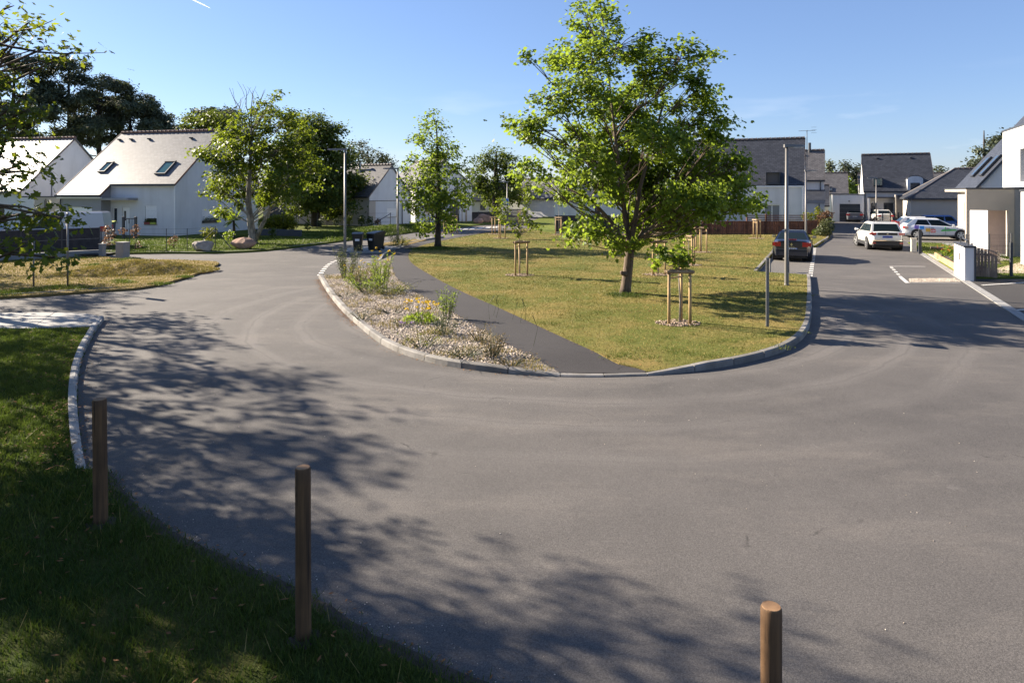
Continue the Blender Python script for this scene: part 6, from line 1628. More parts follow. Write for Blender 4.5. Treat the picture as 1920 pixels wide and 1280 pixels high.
GU = [(1272,606,0,"tree guard nearest the camera, wood chips round its feet"),(974,516,.5,"tree guard left of the big tree holding a leafy sapling"),(1232,515,.3,"tree guard just right of the big tree trunk"),(1292,497,1.2,"tree guard below the right hand branches of the big tree"),
      (1314,473,2.1,"tree guard farther back below the right hand branches, beside another"),(1418,447,.9,"tree guard in front of the brown fence"),(1048,440,1.6,"tree guard close to the long dark fence, bare sapling"),(1092,449,.2,"tree guard in front of the dark fence left of the big tree"),
      (939,447,1.0,"tree guard by the far corner of the lawn, nearer one"),(929,439,2.4,"tree guard at the left border of the lawn by the street"),(975,420,.4,"far tree guard by the grey board fence"),(1226,441,1.3,"tree guard far behind the big tree trunk"),
      (850,436,.7,"tree guard beside the footpath, left of the zebra crossing"),(871,417,1.9,"far tree guard across the street by the boulders"),(838,436.5,2.6,"tree guard beside the slender tree, by the footpath")]
for i, (x,y,r,l) in enumerate(GU):
    p = P(x,y,KZ)
    if i == 0: gp0.location = p; gp0["label"] = l
    else: dup(gp0, p, r, l)
    a = rg.uniform(0,6.28,330); rr = .50*rg.random(330)**.6
    stones("wood_chips", np.column_stack([p.x+np.cos(a)*rr*1.15,p.y+np.sin(a)*rr*.9]), KZ+.015, .016, .042, "wood chips "+l.replace("tree guard","round the tree guard"), "chip")
def sapling(px, py, label, h, blobs, seed, leaf="leaf_plane", size=.13, n=26):
    p = P(px,py,KZ); rng = np.random.default_rng(seed); t = thing("sapling", label, "sapling", p, 0, "staked saplings on the lawn"); mb = MB()
    mb.tube([(0,0,-.05),(.02,0,h*.3),(-.015,.01,h*.65),(0,0,h)],[.024,.021,.018,.012],7)
    pts = []
    for (x,z,r) in blobs:
        y = rng.uniform(-.15,.15); mb.tube(branch_path((0,0,min(z,h)*.88),(x,y,z),rng,.06,3),[.013,.010,.007,.004],5,False)
        pts.append(np.array((x,y,z))+rng.normal(0,1,(int(n*(r/.2)**1.5)+6,3))*r*np.array((.62,.62,.62)))
    mb.build("trunk", M["bark_pale"], t, smooth=True)
    if pts: leaf_mesh("crown", np.concatenate(pts), size, M[leaf], t, rng, MAPLE)
sapling(1274,604,"sapling in the nearest guard, leafy branch hanging to the left",1.75,[(.02,1.55,.18),(.04,1.75,.2),(.0,1.9,.15),(-.12,1.62,.14),(-.35,1.72,.14),(-.52,1.62,.14),(-.62,1.50,.12),(-.66,1.85,.08),(-.45,1.85,.1),(.08,1.6,.14)],91,"leaf_plane",.12,48)
sapling(974,515,"wide leafy sapling left of the big tree",1.75,[(-.3,2.05,.2),(-.62,2.1,.18),(-.75,2.3,.1),(.1,2.2,.22),(.3,2.35,.2),(.2,2.6,.14),(.55,1.95,.15),(.75,1.9,.12),(-.1,1.9,.18),(-.05,1.6,.12),(.35,1.95,.16)],92,"leaf_fresh",.12,26)
sapling(1234,514,"bare stemmed sapling just right of the big tree trunk",2.2,[(.1,2.4,.18),(-.1,2.3,.16)],93)
sapling(1291,496,"bare stemmed sapling below the right hand branches",2.1,[(.1,2.2,.16)],94)
sapling(1315,472,"thin sapling in the farther guard below the right hand branches",2.2,[(0,2.2,.2)],95)
sapling(1417,446,"sapling with sparse pale leaves in front of the brown fence",3.0,[(-.2,2.4,.25),(.1,2.8,.25),(.0,3.1,.2),(.2,2.2,.2)],96,"leaf_grey",.12,14)
sapling(1048,439.5,"leafless sapling in front of the long dark fence",2.4,[(-.15,2.6,.02),(.15,2.7,.02)],97,n=1)
sapling(1092,448,"sapling with yellowish leaves left of the big tree",1.9,[(-.1,2.0,.3),(.2,1.9,.28),(.0,1.7,.25)],98,"leaf_fresh",.14)
sapling(939,446.5,"leafy sapling at the far corner of the lawn",2.6,[(-.3,2.0,.35),(.1,2.3,.35),(.3,1.9,.3),(0,2.7,.25),(-.1,1.6,.3)],99,"leaf_fresh",.16)
sapling(1226,440,"thin sapling far behind the big tree trunk",2.3,[(0,2.5,.2)],100)
sapling(988,419,"tall slim leafy sapling by the grey board fence",3.2,[(0,2.6,.35),(.1,3.1,.35),(-.1,3.6,.3),(0,2.1,.3)],101,"leaf_fresh",.18)

# ------------------------------------------------------------------ shrubs, flowers, weeds
def bush(name, label, p, blobs, leaf, size, seed, n=120, group=None, cat="shrub", stems=True, shape=KITE, up=.5, z=None, tint=None):
    rng = np.random.default_rng(seed); t = thing(name, label, cat, p, 0, group); pts = []; mb = MB()
    for (x,y,zz,r) in blobs:
        q = rng.normal(0,1,(int(n*(r/.3)**2)+8,3)); q /= np.linalg.norm(q,axis=1)[:,None]; q = np.array((x,y,zz))+q*(r*(.35+.65*rng.random(len(q))**.5))[:,None]
        q[:,2] = np.maximum(q[:,2], .02); pts.append(q)
        mb.tube(branch_path((x*.2,y*.2,-.02),(x,y,zz),rng,.04,3),[.018,.014,.009,.004],5,False)
    if stems: mb.build("stem", M["bark_dark"], t)
    leaf_mesh("foliage", np.concatenate(pts), size, M[leaf], t, rng, shape, up)
    return t
def broom(label, p, h, w, n, seed, leaf="leaf_grey", name="broom_plant", size=.075, tilt=.45, k=34):
    """upright stems set with small leaves"""
    rng = np.random.default_rng(seed); t = thing(name, label, "plant", p, 0, "wild plants in the gravel bed"); mb = MB(); pts = []
    for i in range(n):
        a = rng.uniform(0,6.28); r0 = w*.25*math.sqrt(rng.random()); r1 = r0+w*rng.uniform(.1,1)*tilt; hh2 = h*rng.uniform(.6,1.05)
        b = np.array((math.cos(a)*r0,math.sin(a)*r0,0)); e_ = np.array((math.cos(a)*r1,math.sin(a)*r1,hh2))
        pth = branch_path(b,e_,rng,.03,4,.05); mb.tube(pth,[.007,.006,.005,.004,.002],4,False)
        tt = rng.uniform(.25,1,k); q = b+(e_-b)*tt[:,None]+rng.normal(0,.045,(k,3))*(1.2-tt[:,None]*.6); pts.append(q)
    mb.build("stem", M["leaf_grey"], t); leaf_mesh("foliage", np.concatenate(pts), size, M[leaf], t, rng, SLIM*np.array((1,1.6)), .2, -.5)
    return t
def flowers(label, p, h, w, n, seed, petal="petal", s=.05, leafy=True, cat="flower", group="flowers in the gravel bed", name="flowering_plant"):
    rng = np.random.default_rng(seed); t = thing(name, label, cat, p, 0, group); st = MB(); pts = []
    for i in range(n):
        a = rng.uniform(0,6.28); r = w*math.sqrt(rng.random()); hh2 = h*rng.uniform(.6,1.1); b = (math.cos(a)*r*.5,math.sin(a)*r*.5,0); e_ = np.array((math.cos(a)*r,math.sin(a)*r*.7,hh2))
        st.tube([b,((b[0]+e_[0])/2,(b[1]+e_[1])/2,hh2*.6),e_],[.005,.004,.003],4,False)
        m = 8; al = np.linspace(0,6.28,m,endpoint=False); pts.append(e_+np.stack([np.cos(al)*s*.5,np.sin(al)*s*.5,rng.uniform(-.01,.02,m)],1))
    st.build("stem", M["leaf_plane"], t); pts = np.concatenate(pts)
    leaf_mesh("flower", pts, s*.9, M[petal], t, rng, KITE*np.array((1,1.3)), .3)["kind"] = "stuff"
    if leafy:
        k = 420; a = rng.uniform(0,6.28,k); r = w*.9*np.sqrt(rng.random(k)); q = np.column_stack([np.cos(a)*r,np.sin(a)*r*.8,rng.uniform(0,h*.5,k)*(1.1-r/w)])
        leaf_mesh("foliage", q, .13, M["leaf_plane"], t, rng, SLIM, .15, -.9)
    return t
BZ = KZ-.02
broom("tall grey green broom plant at the lamp end of the gravel bed", P(650,522,BZ), 1.2, .9, 34, 201, "leaf_grey", size=.07, k=40)
broom("leaning broom plant at the top left of the gravel bed", P(668,534,BZ), .9, .85, 26, 202, "leaf_hedge", size=.06, tilt=.7, k=22)
broom("tall broom plant at the top right of the gravel bed", P(715,541,BZ), 1.2, .75, 32, 203, "leaf_plane", size=.07, tilt=.4, k=34)
broom("low spreading broom in the middle of the upper gravel bed", P(690,548,BZ), .65, 1.1, 40, 204, "leaf_plane", size=.06, tilt=.8, k=26)
broom("tawny dry plant among the broom", P(683,538,BZ), .8, .8, 34, 205, "leaf_straw", size=.055, tilt=.6, k=20)
broom("low yellow green mat at the foot of the broom", P(730,552,BZ), .35, 1.0, 44, 216, "leaf_hedge", size=.05, tilt=.9, k=18)
broom("slim green broom near the footpath, right of the yellow flowers", P(838,598,BZ), .78, .5, 24, 206, "leaf_plane", size=.06, tilt=.4, k=26)
broom("low grey green plant below the slim green broom", P(832,628,BZ), .5, .6, 24, 207, "leaf_grey", size=.055, tilt=.6, k=18)
broom("small weed in the left of the gravel bed", P(680,600,BZ), .26, .5, 14, 208, "leaf_grey", size=.045, tilt=.9, k=10)
broom("yellow green weed in the lower gravel bed", P(790,650,BZ), .34, .7, 24, 209, "leaf_hedge", size=.045, tilt=.9, k=12)
broom("straw brown tuft near the tip of the gravel bed", P(925,668,BZ), .45, .5, 30, 210, "leaf_straw", size=.05, tilt=.6, k=14)
broom("green brown weed near the kerb of the gravel bed", P(872,668,BZ), .22, .7, 26, 211, "leaf_grey", size=.04, tilt=.9, k=12)
broom("sparse weed in the tip of the gravel bed", P(960,684,BZ), .2, .55, 18, 212, "leaf_straw", size=.04, tilt=.9, k=10)
broom("dry weed beside the footpath edge", P(900,640,BZ), .35, .45, 18, 213, "leaf_straw", size=.045, tilt=.8, k=12)
broom("low straw weed in the middle of the gravel bed", P(735,588,BZ), .22, .6, 16, 214, "leaf_straw", size=.04, tilt=.95, k=8)
broom("low olive weed left of the yellow flowers", P(752,610,BZ), .2, .5, 14, 215, "leaf_grey", size=.045, tilt=.9, k=10)
broom("rusty dry weed at the left border of the gravel bed", P(648,556,BZ), .2, .6, 18, 217, "leaf_straw", size=.04, tilt=.95, k=10)
flowers("clump of yellow flowers with strap leaves in the gravel bed", P(788,604,BZ), .52, .5, 18, 221, s=.06)
flowers("tall yellow flowers among the broom plants", P(712,520,BZ), 1.05, .6, 9, 222, s=.06, leafy=False)
flowers("few yellow flowers on the left broom plants", P(672,530,BZ), .8, .5, 5, 223, s=.055, leafy=False)
flowers("tiny mauve flowers by the strap leaves", P(762,612,BZ), .14, .3, 4, 224, "petal_mauve", .05, False)
rngg = np.random.default_rng(231)
mb = MB()
for (x,y) in [(820,612),(918,600),(930,597),(960,600),(975,606),(985,602),(905,645),(1000,650),(925,592)]:
    p = P(x,y,BZ); hh2 = R.uniform(.45,.75); mb.tube([p,p+Vector((R.uniform(-.05,.1),0,hh2*.6)),p+Vector((R.uniform(-.1,.2),0,hh2))],[.004,.003,.008],4)
tag(mb.build("dry_grass_stems", M["leaf_grey"]), "thin dry grass stems beside the footpath", None, None, "stuff")
tufts("grass", [(P(x,y,BZ),k) for x,y,k in [(625,523,1.3),(640,520,1.3),(660,519,1.5),(700,552,1.6),(730,560,1.2),(745,552,1.2),(690,565,1),(800,625,1.2),(850,640,1.3),(880,655,1.1),(775,640,.9),(830,665,1.1),(950,660,1),(985,680,.9),(660,575,.8),(705,590,.7),(1010,690,.8)]], "grassy weeds in the gravel bed", z=BZ, n=110, h=.14, tint=.75, mat="blade")
broom("weedy clump at the foot of the second left lamp", P(740,462,.1), 1.1, .9, 20, 241, "leaf_grey", tilt=.5)
broom("low yellowish weeds beside the second left lamp", P(752,461,.1), .55, 1.1, 26, 242, "leaf_hedge", tilt=.7)
bush("shrub", "red tinted shrub at the end of the screened fence", P(204,468,.1), [(0,0,.5,.35),(.1,0,.9,.3),(-.1,0,1.2,.22)], "leaf_red", .12, 301, 90)
bush("shrub", "reddish leaved young shrub behind the wire fence", P(253,468,.1), [(0,0,1.0,.25),(.1,0,1.25,.22),(-.7,0,1.1,.2),(.15,0,.3,.2)], "leaf_red", .12, 302, 80)
bush("shrub", "small pale brown shrub in the middle of the front garden", P(325,465,.1), [(0,0,.4,.3),(.1,0,.6,.22)], "leaf_red", .1, 303, 80)
bush("shrub", "yellowish shrub behind the grey boulder", P(391,464,.1), [(0,0,.85,.35),(-.25,0,1.0,.25),(.25,0,1.05,.25),(0,0,.4,.2)], "leaf_hedge", .13, 304, 80)
bush("shrub", "low green bush left of the bright street tree", P(427,452,.1), [(0,0,.35,.35),(.2,0,.5,.28)], "leaf_plane", .13, 305, 90)
yt = thing("yucca", "tall spiky plant against the white gable wall", "plant", P(438,447,.1)); MB().tube([(0,0,0),(.03,0,.6),(0,0,1.3)],[.12,.1,.08],7).build("trunk", M["bark_dark"], yt)
rngy = np.random.default_rng(5); pts = np.tile(np.array((0,0,1.35)),(46,1))+rngy.normal(0,.06,(46,3)); leaf_mesh("foliage", pts, .85, M["leaf_plane"], yt, rngy, SLIM*np.array((1,.7)), .1, -.7)
hd1 = bush("hedge", "bright yellow green hedge left of the beige house", P(520,437,.1), [(-.9,0,.75,.6),(-.2,0,.9,.65),(.5,0,.95,.7),(1.1,0,.8,.6),(.1,0,.4,.6)], "leaf_hedge", .16, 306, 150, cat="hedge")
pb_ = thing("planter_wall", "low dark retaining wall below the yellow green hedge", "wall", P(523,442.5,.1), -.35)
for k in range(4): MB().box(-2.0+k,-2.0+k+.985,-.1,.1,0,.5).build("panel", M["dark_wall"], pb_)
for i, (x,y,lf,hh2,lab) in enumerate([(577,440,"leaf_dark",.7,"dark shrub left on the grass bank"),(602,434,"leaf_grey",.9,"pale feathery shrub on the grass bank"),(630,432,"leaf_grey",.8,"small shrub in the middle of the grass bank"),(655,431,"leaf_hedge",1.0,"shrub with yellow flowers near the lamp on the grass bank"),(678,426,"leaf_dark",1.2,"dark conical shrub by the beige wall"),(693,426,"leaf_dark",1.1,"thin dark shrub by the corner of the beige wall"),(708,427,"leaf_red",.9,"reddish sparse shrub under the white gable"),(511,446,"leaf_dark",.8,"round dark shrub beside the planter wall")]):
    p = P(x,y,.1)+Vector((0,0,.35 if 570 < x < 670 else 0)); bush("shrub", lab, p, [(0,0,hh2*.4,hh2*.32),(.05,0,hh2*.75,hh2*.24),(-.1,0,hh2*.6,hh2*.2)], lf, .13, 310+i, 110, "young shrubs along the grass bank")
bush("shrub", "bushy grey green shrub at the corner of the right street", P(1548,443,.1), [(0,0,.5,.55),(.3,.3,.7,.5),(-.4,0,.4,.4),(.1,.2,1.0,.4)], "leaf_grey", .13, 330, 130)
bush("shrub", "red leaved shrub at the end of the brown fence", P(1543,438,.1), [(0,0,1.35,.4),(.4,0,1.5,.4),(-.2,0,1.0,.4)], "leaf_red", .14, 331, 130)
bush("shrub", "green flowering shrub leaning over the low fence end", P(1524,437,.1), [(0,0,1.3,.4),(-.6,0,1.4,.35),(.5,0,1.6,.35),(.6,0,.7,.5),(.4,0,2.0,.2)], "leaf_hedge", .14, 332, 110)
bush("shrub", "dark green undergrowth below the flowering shrubs", P(1540,441.5,.1), [(0,0,.3,.35),(.4,0,.3,.3),(-.4,0,.25,.3)], "leaf_dark", .13, 333, 130)
bush("shrub", "small red flowered plant by the far mesh fence", P(1637,424,.05), [(0,0,.4,.4),(.3,0,.6,.35)], "leaf_red", .14, 334, 90)
def bed_flower(t_, lab, seed): 
    p = rk(3.4+t_,.85); bush("flowering_plant", lab, (p.x,p.y,.25), [(0,0,.22,.3),(.2,.2,.3,.25),(-.2,-.2,.18,.25)], "leaf_plane", .1, seed, 150, "plants in the timber edged bed", "plant", False)
    flw = bpy.context.scene.objects; rng = np.random.default_rng(seed); k = 40; q = np.column_stack([rng.normal(0,.22,k),rng.normal(0,.22,k),rng.uniform(.25,.5,k)])
    return q
for i, lab in enumerate(["red flowering plant at the far end of the timber bed","red flowering plant in the middle of the timber bed","grey green plant beside the gate pillar"]):
    q = bed_flower(.5+i*Lp/3, lab, 340+i); o = [x for x in C.objects if x.get("label") == lab][0]
    if i < 2: leaf_mesh("flower", q, .07, M["petal_red"], o, np.random.default_rng(i))["kind"] = "stuff"
lg = thing("log", "dark log lying on the garden lawn", "log", (*P(1772,472,.07),), -.2)
MB().tube([(-.7,.1,.22),(-.2,.05,.16),(.3,0,.1),(.8,-.1,.09)],[.07,.1,.1,.07],8).build("log_piece", M["log_wood"], lg); MB().tube([(.1,-.15,.05),(.3,.05,.14),(.35,.3,.3)],[.07,.06,.03],7).build("log_piece", M["log_wood"], lg)
st = thing("stump_ornament", "twisted wooden stump on the garden lawn behind the mesh fence", "ornament", (*P(1871,494,.08),), .3)
MB().tube([(0,0,0),(.02,0,.2),(-.1,.05,.4),(-.28,.05,.5)],[.17,.13,.08,.03],8).build("root", M["bark_pale"], st); MB().tube([(.02,0,.2),(.05,0,.42),(-.05,0,.6)],[.09,.06,.02],7).build("root", M["bark_pale"], st); MB().tube([(0,0,.2),(-.3,-.1,.3),(-.42,-.1,.42)],[.07,.04,.015],6).build("root", M["bark_pale"], st)
bl = thing("bollard", "black square bollard at the corner of the garden lawn", "bollard", (*P(1725,476,.07),), HOUSE_RZ); MB().rbox(-.075,.075,-.075,.075,0,1.28,.012).build("shaft", M["anthracite"], bl); MB().rbox(-.085,.085,-.085,.085,1.281,1.31,.01).build("cap", M["anthracite"], bl)
util_box("pale meter box beside the black square bollard", P(1713,471.5,.07), .28, .22, .72, HOUSE_RZ, "cream_wall")

# contrail high in the sky
ct = MB(); a, b = at(349,-6,4200), at(395,16,4200); ct.tube([a, a.lerp(b,.3), a.lerp(b,.8), b],[5,4,3,.6],8)
tag(ct.build("contrail", M["contrail"], smooth=True), "short white vapour trail high above the left houses", "vapour trail")

# ------------------------------------------------------------------ cars
def car(name, label, loc, yaw, paint, spec, group="parked cars", steer=0.0):
    """x forward. spec: L, W, profile of bonnet/belt (x, z) rear to front, cabin (xr0,xr1,xf1,xf0), H, wheels (xr,xf,radius)"""
    t = thing(name, label, "car", loc, yaw, group)
    L, W, H = spec["L"], spec["W"], spec["H"]; hw = W/2; prof = spec["belt"]; low = spec.get("low", .22)
    def belt(x):
        for (xa,za),(xb,zb) in zip(prof, prof[1:]):
            if xa <= x <= xb: return za+(zb-za)*(x-xa)/(xb-xa)
        return prof[-1][1]
    xs = sorted(set([-L/2,-L/2+.06,-L/2+.18,-L/2+.4,L/2-.4,L/2-.18,L/2-.05,L/2]+[q[0] for q in prof if -L/2 < q[0] < L/2]+list(np.linspace(-L/2+.6,L/2-.6,9))))
    mb = MB(); N = 0
    for x in xs:
        u = abs(x)/(L/2); wf = 1-.20*u**7-.03*u**3; zb = belt(x); zl = low+(.10*max(0,(u-.82)/.18))
        w = hw*wf; sh = zl+(zb-zl)*.58
        half = [(0,zl),(w*.80,zl),(w*.95,zl+.06),(w*.985,zl+(zb-zl)*.25),(w,sh),(w*.97,zb-.09),(w*.91,zb-.02),(w*.80,zb+.012),(w*.4,zb+.03),(0,zb+.035)]
        ring = [(x,y,z) for y,z in half]+[(x,-y,z) for y,z in half[-2:0:-1]]; N = len(ring); mb.v += ring
    for i in range(len(xs)-1):
        for k in range(N):
            j = (k+1)%N; mb.f.append((i*N+k,i*N+j,(i+1)*N+j,(i+1)*N+k))
    mb.f.append(tuple(range(N-1,-1,-1))); mb.f.append(tuple((len(xs)-1)*N+k for k in range(N)))
    body = mb.build("body", M[paint], t, smooth=True)
    for p in body.data.polygons:
        if len(p.vertices) > 4: p.use_smooth = False
    # cabin
    xr0,xr1,xf1,xf0 = spec["cabin"]; zr0, zf0 = belt(xr0), belt(xf0); wb, wr = hw*.90, hw*spec.get("tumble",.70)
    def ringc(xa,xb,za,zb_,w): return [(xa,-w,za),(xb,-w,zb_),(xb,w,zb_),(xa,w,za)]
    zm = (zr0+zf0)/2; zt = H-.07
    B_ = ringc(xr0,xf0,zr0-.03,zf0-.03,wb); T_ = ringc(xr1,xf1,zt-.02,zt-.03,wr); T2 = ringc(xr1+.12,xf1-.16,H-.012,H-.02,wr*.84)
    T3 = [((xr1+xf1)/2-.3,0,H),((xr1+xf1)/2+.3,0,H)]
    cb = MB(); cb.v = B_+T_+T2; cb.f = [(k*4+i,k*4+(i+1)%4,k*4+4+(i+1)%4,k*4+4+i) for k in range(2) for i in range(4)]+[(8,9,10,11)]; cb.build("cabin", M[paint], t, smooth=False)
    def quad_on(a,b,c,d,u0,u1,v0,v1,off):
        a,b,c,d = map(Vector,(a,b,c,d)); n_ = (b-a).cross(d-a).normalized()
        f_ = lambda u,v: (a.lerp(b,u)).lerp(d.lerp(c,u),v)+n_*off
        return [f_(u0,v0),f_(u1,v0),f_(u1,v1),f_(u0,v1)]
    def glassq(nm,a,b,c,d,u0,u1,v0,v1):
        q0, q1 = quad_on(a,b,c,d,u0,u1,v0,v1,.018), quad_on(a,b,c,d,u0,u1,v0,v1,-.01); g = MB(); g.add(q0+q1,[(0,1,2,3),(7,6,5,4),(0,4,5,1),(1,5,6,2),(2,6,7,3),(3,7,4,0)]); return g.build(nm,M["car_glass"],t)
    sp = spec.get("side", [(.06,.50),(.53,.93)])
    for (u0,u1) in sp: glassq("side_window",B_[0],B_[1],T_[1],T_[0],u0,u1,.10,.90); glassq("side_window",B_[2],B_[3],T_[3],T_[2],1-u1,1-u0,.10,.90)
    glassq("windscreen",B_[1],B_[2],T_[2],T_[1],.06,.94,.06,.95)
    if not spec.get("no_rear"): glassq("rear_window",B_[3],B_[0],T_[0],T_[3],.07,.93,spec.get("rw",.12),.93)
    # wheels
    xr, xf, r = spec["wheels"]
    for x in (xr,xf):
        for s in (-1,1):
            MB().tube([(x,s*(hw-.45),r+.02),(x,s*(hw+.004),r+.02)],r+.05,20).build("wheel_arch", M["black_plastic"], t)
            wt = thing("wheel",None,None,(x,s*(hw-.10),r),steer if x == xf else 0); wt.parent = t
            MB().tube([(0,-.115,0),(0,-.10,0),(0,.10,0),(0,.115,0)],[r*.94,r,r,r*.94],22).build("tyre", M["rubber"], wt)
            rm = MB(); rr = r*.68; rm.tube([(0,s*.112,0),(0,s*.120,0)],[rr,rr*.97],20)
            rm.build("rim", M["black_plastic"], wt)
            sp_ = MB(); sp_.tube([(0,s*.11,0),(0,s*.132,0)],rr*.25,10)
            for k in range(5):
                a = k*2*math.pi/5+.3; d_ = Vector((math.cos(a),0,math.sin(a))); e_ = Vector((-d_.z,0,d_.x)); c_ = d_*rr*.58+Vector((0,s*.124,0)); m_ = Matrix((d_,Vector((0,1,0)),e_)).transposed(); sp_.obox(c_,rr*.40,.006,rr*spec.get("spoke",.16),m_)
            n_ = 20
            for k in range(n_):
                a = k*2*math.pi/n_; d_ = Vector((math.cos(a),0,math.sin(a))); e_ = Vector((-d_.z,0,d_.x)); m_ = Matrix((d_,Vector((0,1,0)),e_)).transposed(); sp_.obox(d_*rr*.94+Vector((0,s*.124,0)),rr*.06,.006,rr*.17,m_)
            sp_.build("wheel_trim", M["alloy"], wt)
    # rear
    zb = belt(-L/2+.15); xb = -L/2; lz = spec.get("tail_z",(.70,.90)); lw = spec.get("tail_w",.30); ro = spec.get("tail_x",.10)
    for s in (-1,1):
        l = MB(); y0, y1 = sorted((s*hw*.985*.86, s*(hw*.86-lw))); l.box(xb-.012,xb+ro,y0,y1,*lz); l.build("tail_lamp", M["tail_red"], t)
        l = MB(); y0, y1 = sorted((s*(hw*.84), s*(hw*.985))); l.box(xb+.02,xb+.02+ro+.12,y0,y1,lz[0]+.02,lz[1]-.02); l.build("tail_lamp", M["tail_red"], t)
        l = MB(); y0, y1 = sorted((s*hw*.50, s*hw*.86)); l.obox((L/2-.10,(y0+y1)/2,spec.get("head_z",.66)),.10,(y1-y0)/2,.075); l.build("headlight", M["lamp_clear"], t)
        mr = MB(); mx = xf0-.32; mr.rbox(mx-.06,mx+.06,s*(hw+.10)-.09,s*(hw+.10)+.09,zm-.01,zm+.13,.03); mo = mr.build("wing_mirror", M[spec.get("mirror",paint)], t)
        MB().box(mx-.02,mx+.02,min(s*hw*.86,s*(hw+.02)),max(s*hw*.86,s*(hw+.02)),zm+.02,zm+.06).build("stalk", M["black_plastic"], mo)
        MB().box(mx-.068,mx-.061,s*(hw+.10)-.07,s*(hw+.10)+.07,zm+.015,zm+.11).build("mirror_glass", M["chrome"], mo)
        for dxx in spec.get("handles",(-.35,.55)): MB().box(dxx-.09,dxx+.09,min(s*hw*.985,s*(hw+.012)),max(s*hw*.985,s*(hw+.012)),zm-.17,zm-.135).build("door_handle", M[spec.get("handle",paint)], t)
        dl = MB()
        for dxx in spec.get("seams",(-.55,.42,1.12)): dl.box(dxx-.006,dxx+.006,min(s*hw*.99,s*(hw+.003)),max(s*hw*.99,s*(hw+.003)),low+.12,zm-.05)
        dl.build("door_seam", M["ink"], t)
        if spec.get("sill"): MB().box(xr+r+.08,xf-r-.08,min(s*hw*.95,s*(hw+.006)),max(s*hw*.95,s*(hw+.006)),low,low+spec["sill"]).build("sill_trim", M["black_plastic"], t)
    pz = spec.get("plate_z",.52); po = MB(); po.box(xb-.022,xb-.006,-.26,.26,pz,pz+.115); pl2 = po.build("number_plate", M[spec.get("plate","plate")], t)
    for s in (-1,1): MB().box(xb-.0245,xb-.0225,min(s*.222,s*.26),max(s*.222,s*.26),pz,pz+.115).build("plate_band", M["plate_blue"], pl2)
    ch = MB()
    for y in (-.17,-.125,-.05,0,.05,.125,.17): ch.box(xb-.0245,xb-.0228,y-.014,y+.014,pz+.025,pz+.09)
    ch.build("plate_characters", M["ink"], pl2)
    bz = spec.get("bumper",(.24,.44)); MB().rbox(xb-.03,xb+.16,-hw*.82,hw*.82,bz[0],bz[1],.03).build("rear_bumper", M[spec.get("bumper_mat",paint)], t)
    MB().rbox(L/2-.16,L/2+.02,-hw*.8,hw*.8,.22,.42,.03).build("front_bumper", M[spec.get("bumper_mat2","black_plastic")], t)
    MB().rbox(L/2-.10,L/2+.012,-hw*.45,hw*.45,.50,.60,.01).build("grille", M["black_plastic"], t)
    MB().box(-L/2+.3,L/2-.3,-hw*.75,hw*.75,.16,.24).build("underbody", M["black_plastic"], t)
    return t
saloon = dict(L=4.5,W=1.78,H=1.46,belt=[(-2.25,.98),(-2.12,1.02),(-1.55,1.05),(-.6,1.0),(.8,.96),(1.2,.94),(2.05,.76),(2.25,.62)],cabin=(-1.75,-.98,.35,1.22),wheels=(-1.33,1.32,.32),tail_z=(.74,.95),tail_w=.28,plate_z=.56,mirror="black_plastic",rw=.08,tumble=.68,bumper=(.30,.62))
bk = P(1484,491.5); c = bk+U*2.3
cs = car("parked_car","dark navy saloon parked in the bay beside the lawn",(c.x,c.y,.012),math.atan2(U.y,U.x),"paint_navy",saloon)
em = MB(); em.v = [(-2.262,0,.92),(-2.262,-.055,.84),(-2.262,0,.76),(-2.262,.055,.84),(-2.25,0,.92),(-2.25,-.055,.84),(-2.25,0,.76),(-2.25,.055,.84)]; em.f = [(0,1,2,3),(7,6,5,4),(0,4,5,1),(1,5,6,2),(2,6,7,3),(3,7,4,0)]; em.build("diamond_emblem", M["chrome"], cs)
MB().box(-2.16,-2.10,-.22,.22,1.06,1.10).build("brake_lamp", M["tail_red"], cs); MB().box(-2.263,-2.25,-.14,.14,.70,.72).build("badge_strip", M["chrome"], cs)
MB().box(-2.285,-2.27,-.75,.75,.60,.62).build("bumper_strip", M["galv"], cs)
suv = dict(L=4.45,W=1.86,H=1.64,low=.26,belt=[(-2.22,1.02),(-2.1,1.08),(-1.5,1.10),(0,1.05),(1.0,1.02),(1.3,1.0),(2.05,.88),(2.22,.72)],cabin=(-2.08,-1.62,.25,1.2),wheels=(-1.32,1.36,.36),tail_z=(.90,1.04),tail_w=.20,plate_z=.74,plate="plate_blue",bumper=(.30,.56),bumper_mat="black_plastic",sill=.2,tumble=.74,rw=.10,mirror="paint_white",spoke=.14)
bk = P(1664,470); yaw = math.atan2(U.y,U.x)+math.radians(9); c = bk+Vector((math.cos(yaw),math.sin(yaw),0))*2.2
sv_ = car("parked_car","white crossover with black lower bumper, front wheels turned",(c.x,c.y,0),yaw,"paint_white",suv,steer=.45)
MB().box(-2.236,-2.215,-.52,.52,.90,1.04).build("tailgate_band", M["black_plastic"], sv_); MB().box(-2.262,-2.245,-.84,.84,.565,.60).build("bumper_strip", M["chrome"], sv_)
g = MB(); g.v = [(-2.245,-.05,.93),(-2.245,.05,.93),(-2.245,.03,1.02),(-2.245,0,1.0),(-2.245,-.04,1.03),(-2.237,-.05,.93),(-2.237,.05,.93),(-2.237,.03,1.02),(-2.237,0,1.0),(-2.237,-.04,1.03)]; g.f = [(4,3,2,1,0),(5,6,7,8,9)]+[(i,(i+1)%5,5+(i+1)%5,5+i) for i in range(5)]; g.build("emblem", M["chrome"], sv_)
for s in (-1,1): MB().box(-2.262,-2.245,min(s*.62,s*.80),max(s*.62,s*.80),.40,.48).build("reflector", M["tail_red"], sv_)
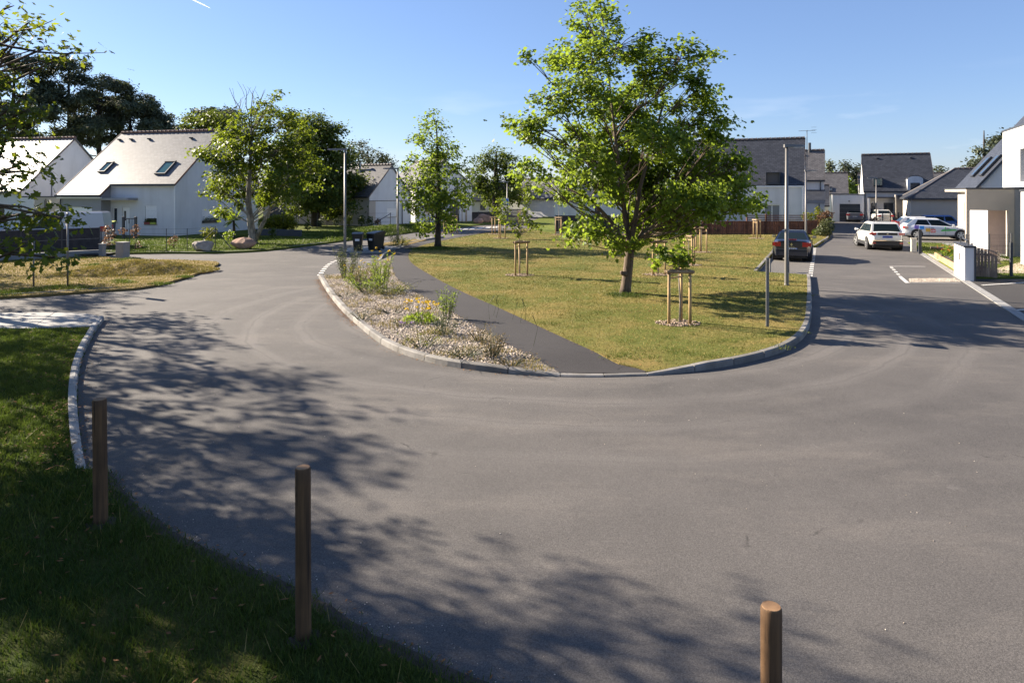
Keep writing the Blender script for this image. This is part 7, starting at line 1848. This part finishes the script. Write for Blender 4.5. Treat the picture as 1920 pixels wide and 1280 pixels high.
hatch = dict(L=4.08,W=1.75,H=1.46,low=.20,belt=[(-2.04,.86),(-1.9,.98),(-1.2,1.0),(0,.95),(.8,.92),(1.0,.90),(1.8,.76),(2.04,.58)],cabin=(-1.92,-1.40,.12,1.15),wheels=(-1.28,1.31,.32),tail_z=(.72,.88),tail_w=.30,plate_z=.5,sill=.07,side=[(.16,.48),(.51,.93)],rw=.30,handle="black_plastic",spoke=.22,tumble=.70)
c = P(1753,449.5); yaw = math.radians(-18)
cl = car("parked_car","white hatchback with coloured squares and green lettering on its side",(c.x,c.y,.08),yaw,"paint_white_cool",hatch)
cl.scale = (1.04,1.04,1.02)
for x, z, m_ in ((-1.30,.84,"decal_purple"),(-.98,.80,"decal_blue"),(-.62,.64,"decal_yellow"),(-.32,.59,"decal_red")):
    g = MB(); g.obox((x,-.887,z),.135,.006,.12); g.build("decal", M[m_], cl)
g = MB(); m_ = Matrix.Rotation(-.06,3,'Y'); g.obox((.60,-.893,.63),.45,.006,.035,m_); g.obox((.60,-.893,.685),.36,.006,.012,m_)
for k in range(9): g.obox((.22+k*.095,-.893,.665),.030,.006,.018+.006*(k%3),m_)
g.build("green_lettering", M["decal_green"], cl)
g = MB(); g.obox((.40,-.893,.79),.045,.006,.03); g.obox((.40,-.893,.835),.022,.006,.02); g.build("green_emblem", M["decal_green"], cl)
for x in (-.40,-.32,-.24):
    g = MB(); g.obox((x,-.896,.585+.02*(x+.32)),.022,.004,.06 if x == -.32 else .045); g.build("decal_mark", M["sign_white"], cl)
c = P(1731,442.5)
car("parked_car","white car parked behind the decorated hatchback",(c.x,c.y,.02),math.radians(-18),"paint_white_cool",dict(hatch,H=1.5,tail_z=(.80,1.15),tail_w=.16))
wagon = dict(L=4.6,W=1.80,H=1.48,belt=[(-2.3,.92),(-2.15,1.0),(-1.2,1.0),(0,.97),(.9,.95),(1.15,.93),(2.0,.78),(2.3,.6)],cabin=(-2.15,-1.75,.2,1.18),wheels=(-1.35,1.35,.32),side=[(.05,.27),(.31,.60),(.63,.94)],tail_z=(.82,.96),tumble=.70)
c = P(1736,436)
car("parked_car","blue estate car parked behind the white cars",(c.x,c.y,.02),math.radians(162),"paint_blue",wagon)
c = P(1603,417)+U*2.2
car("parked_car","grey car in front of the dark garage door",(c.x,c.y,.02),math.atan2(U.y,U.x),"paint_grey",dict(saloon,H=1.52,cabin=(-1.9,-1.2,.35,1.22)))
c = P(1650,418.5)+U*1.6
car("parked_car","white car half hidden behind the far lamp and mesh fence",(c.x,c.y,.02),math.atan2(U.y,U.x)+.25,"paint_white",hatch)
van = dict(L=5.0,W=1.95,H=2.12,low=.24,belt=[(-2.5,1.12),(-2.4,1.2),(0,1.18),(1.3,1.14),(1.6,1.08),(2.2,.98),(2.5,.72)],cabin=(-2.47,-2.36,.75,1.72),wheels=(-1.5,1.6,.34),side=[(.62,.93)],no_rear=True,tumble=.84,tail_z=(.9,1.25),tail_w=.12)
c = Vector((-27.3,41.5,0)); car("white_van","white panel van behind the black screened fence",(c.x,c.y,.1),math.radians(196),"paint_silver_shade",van,None)  # white van coloured grey, its shade put into the paint
c = Vector((-31.6,39.6,0)); car("parked_car","pale car mostly hidden by leaves behind the screened fence",(c.x,c.y,.1),math.radians(200),"paint_silver_shade",dict(hatch,H=1.6))
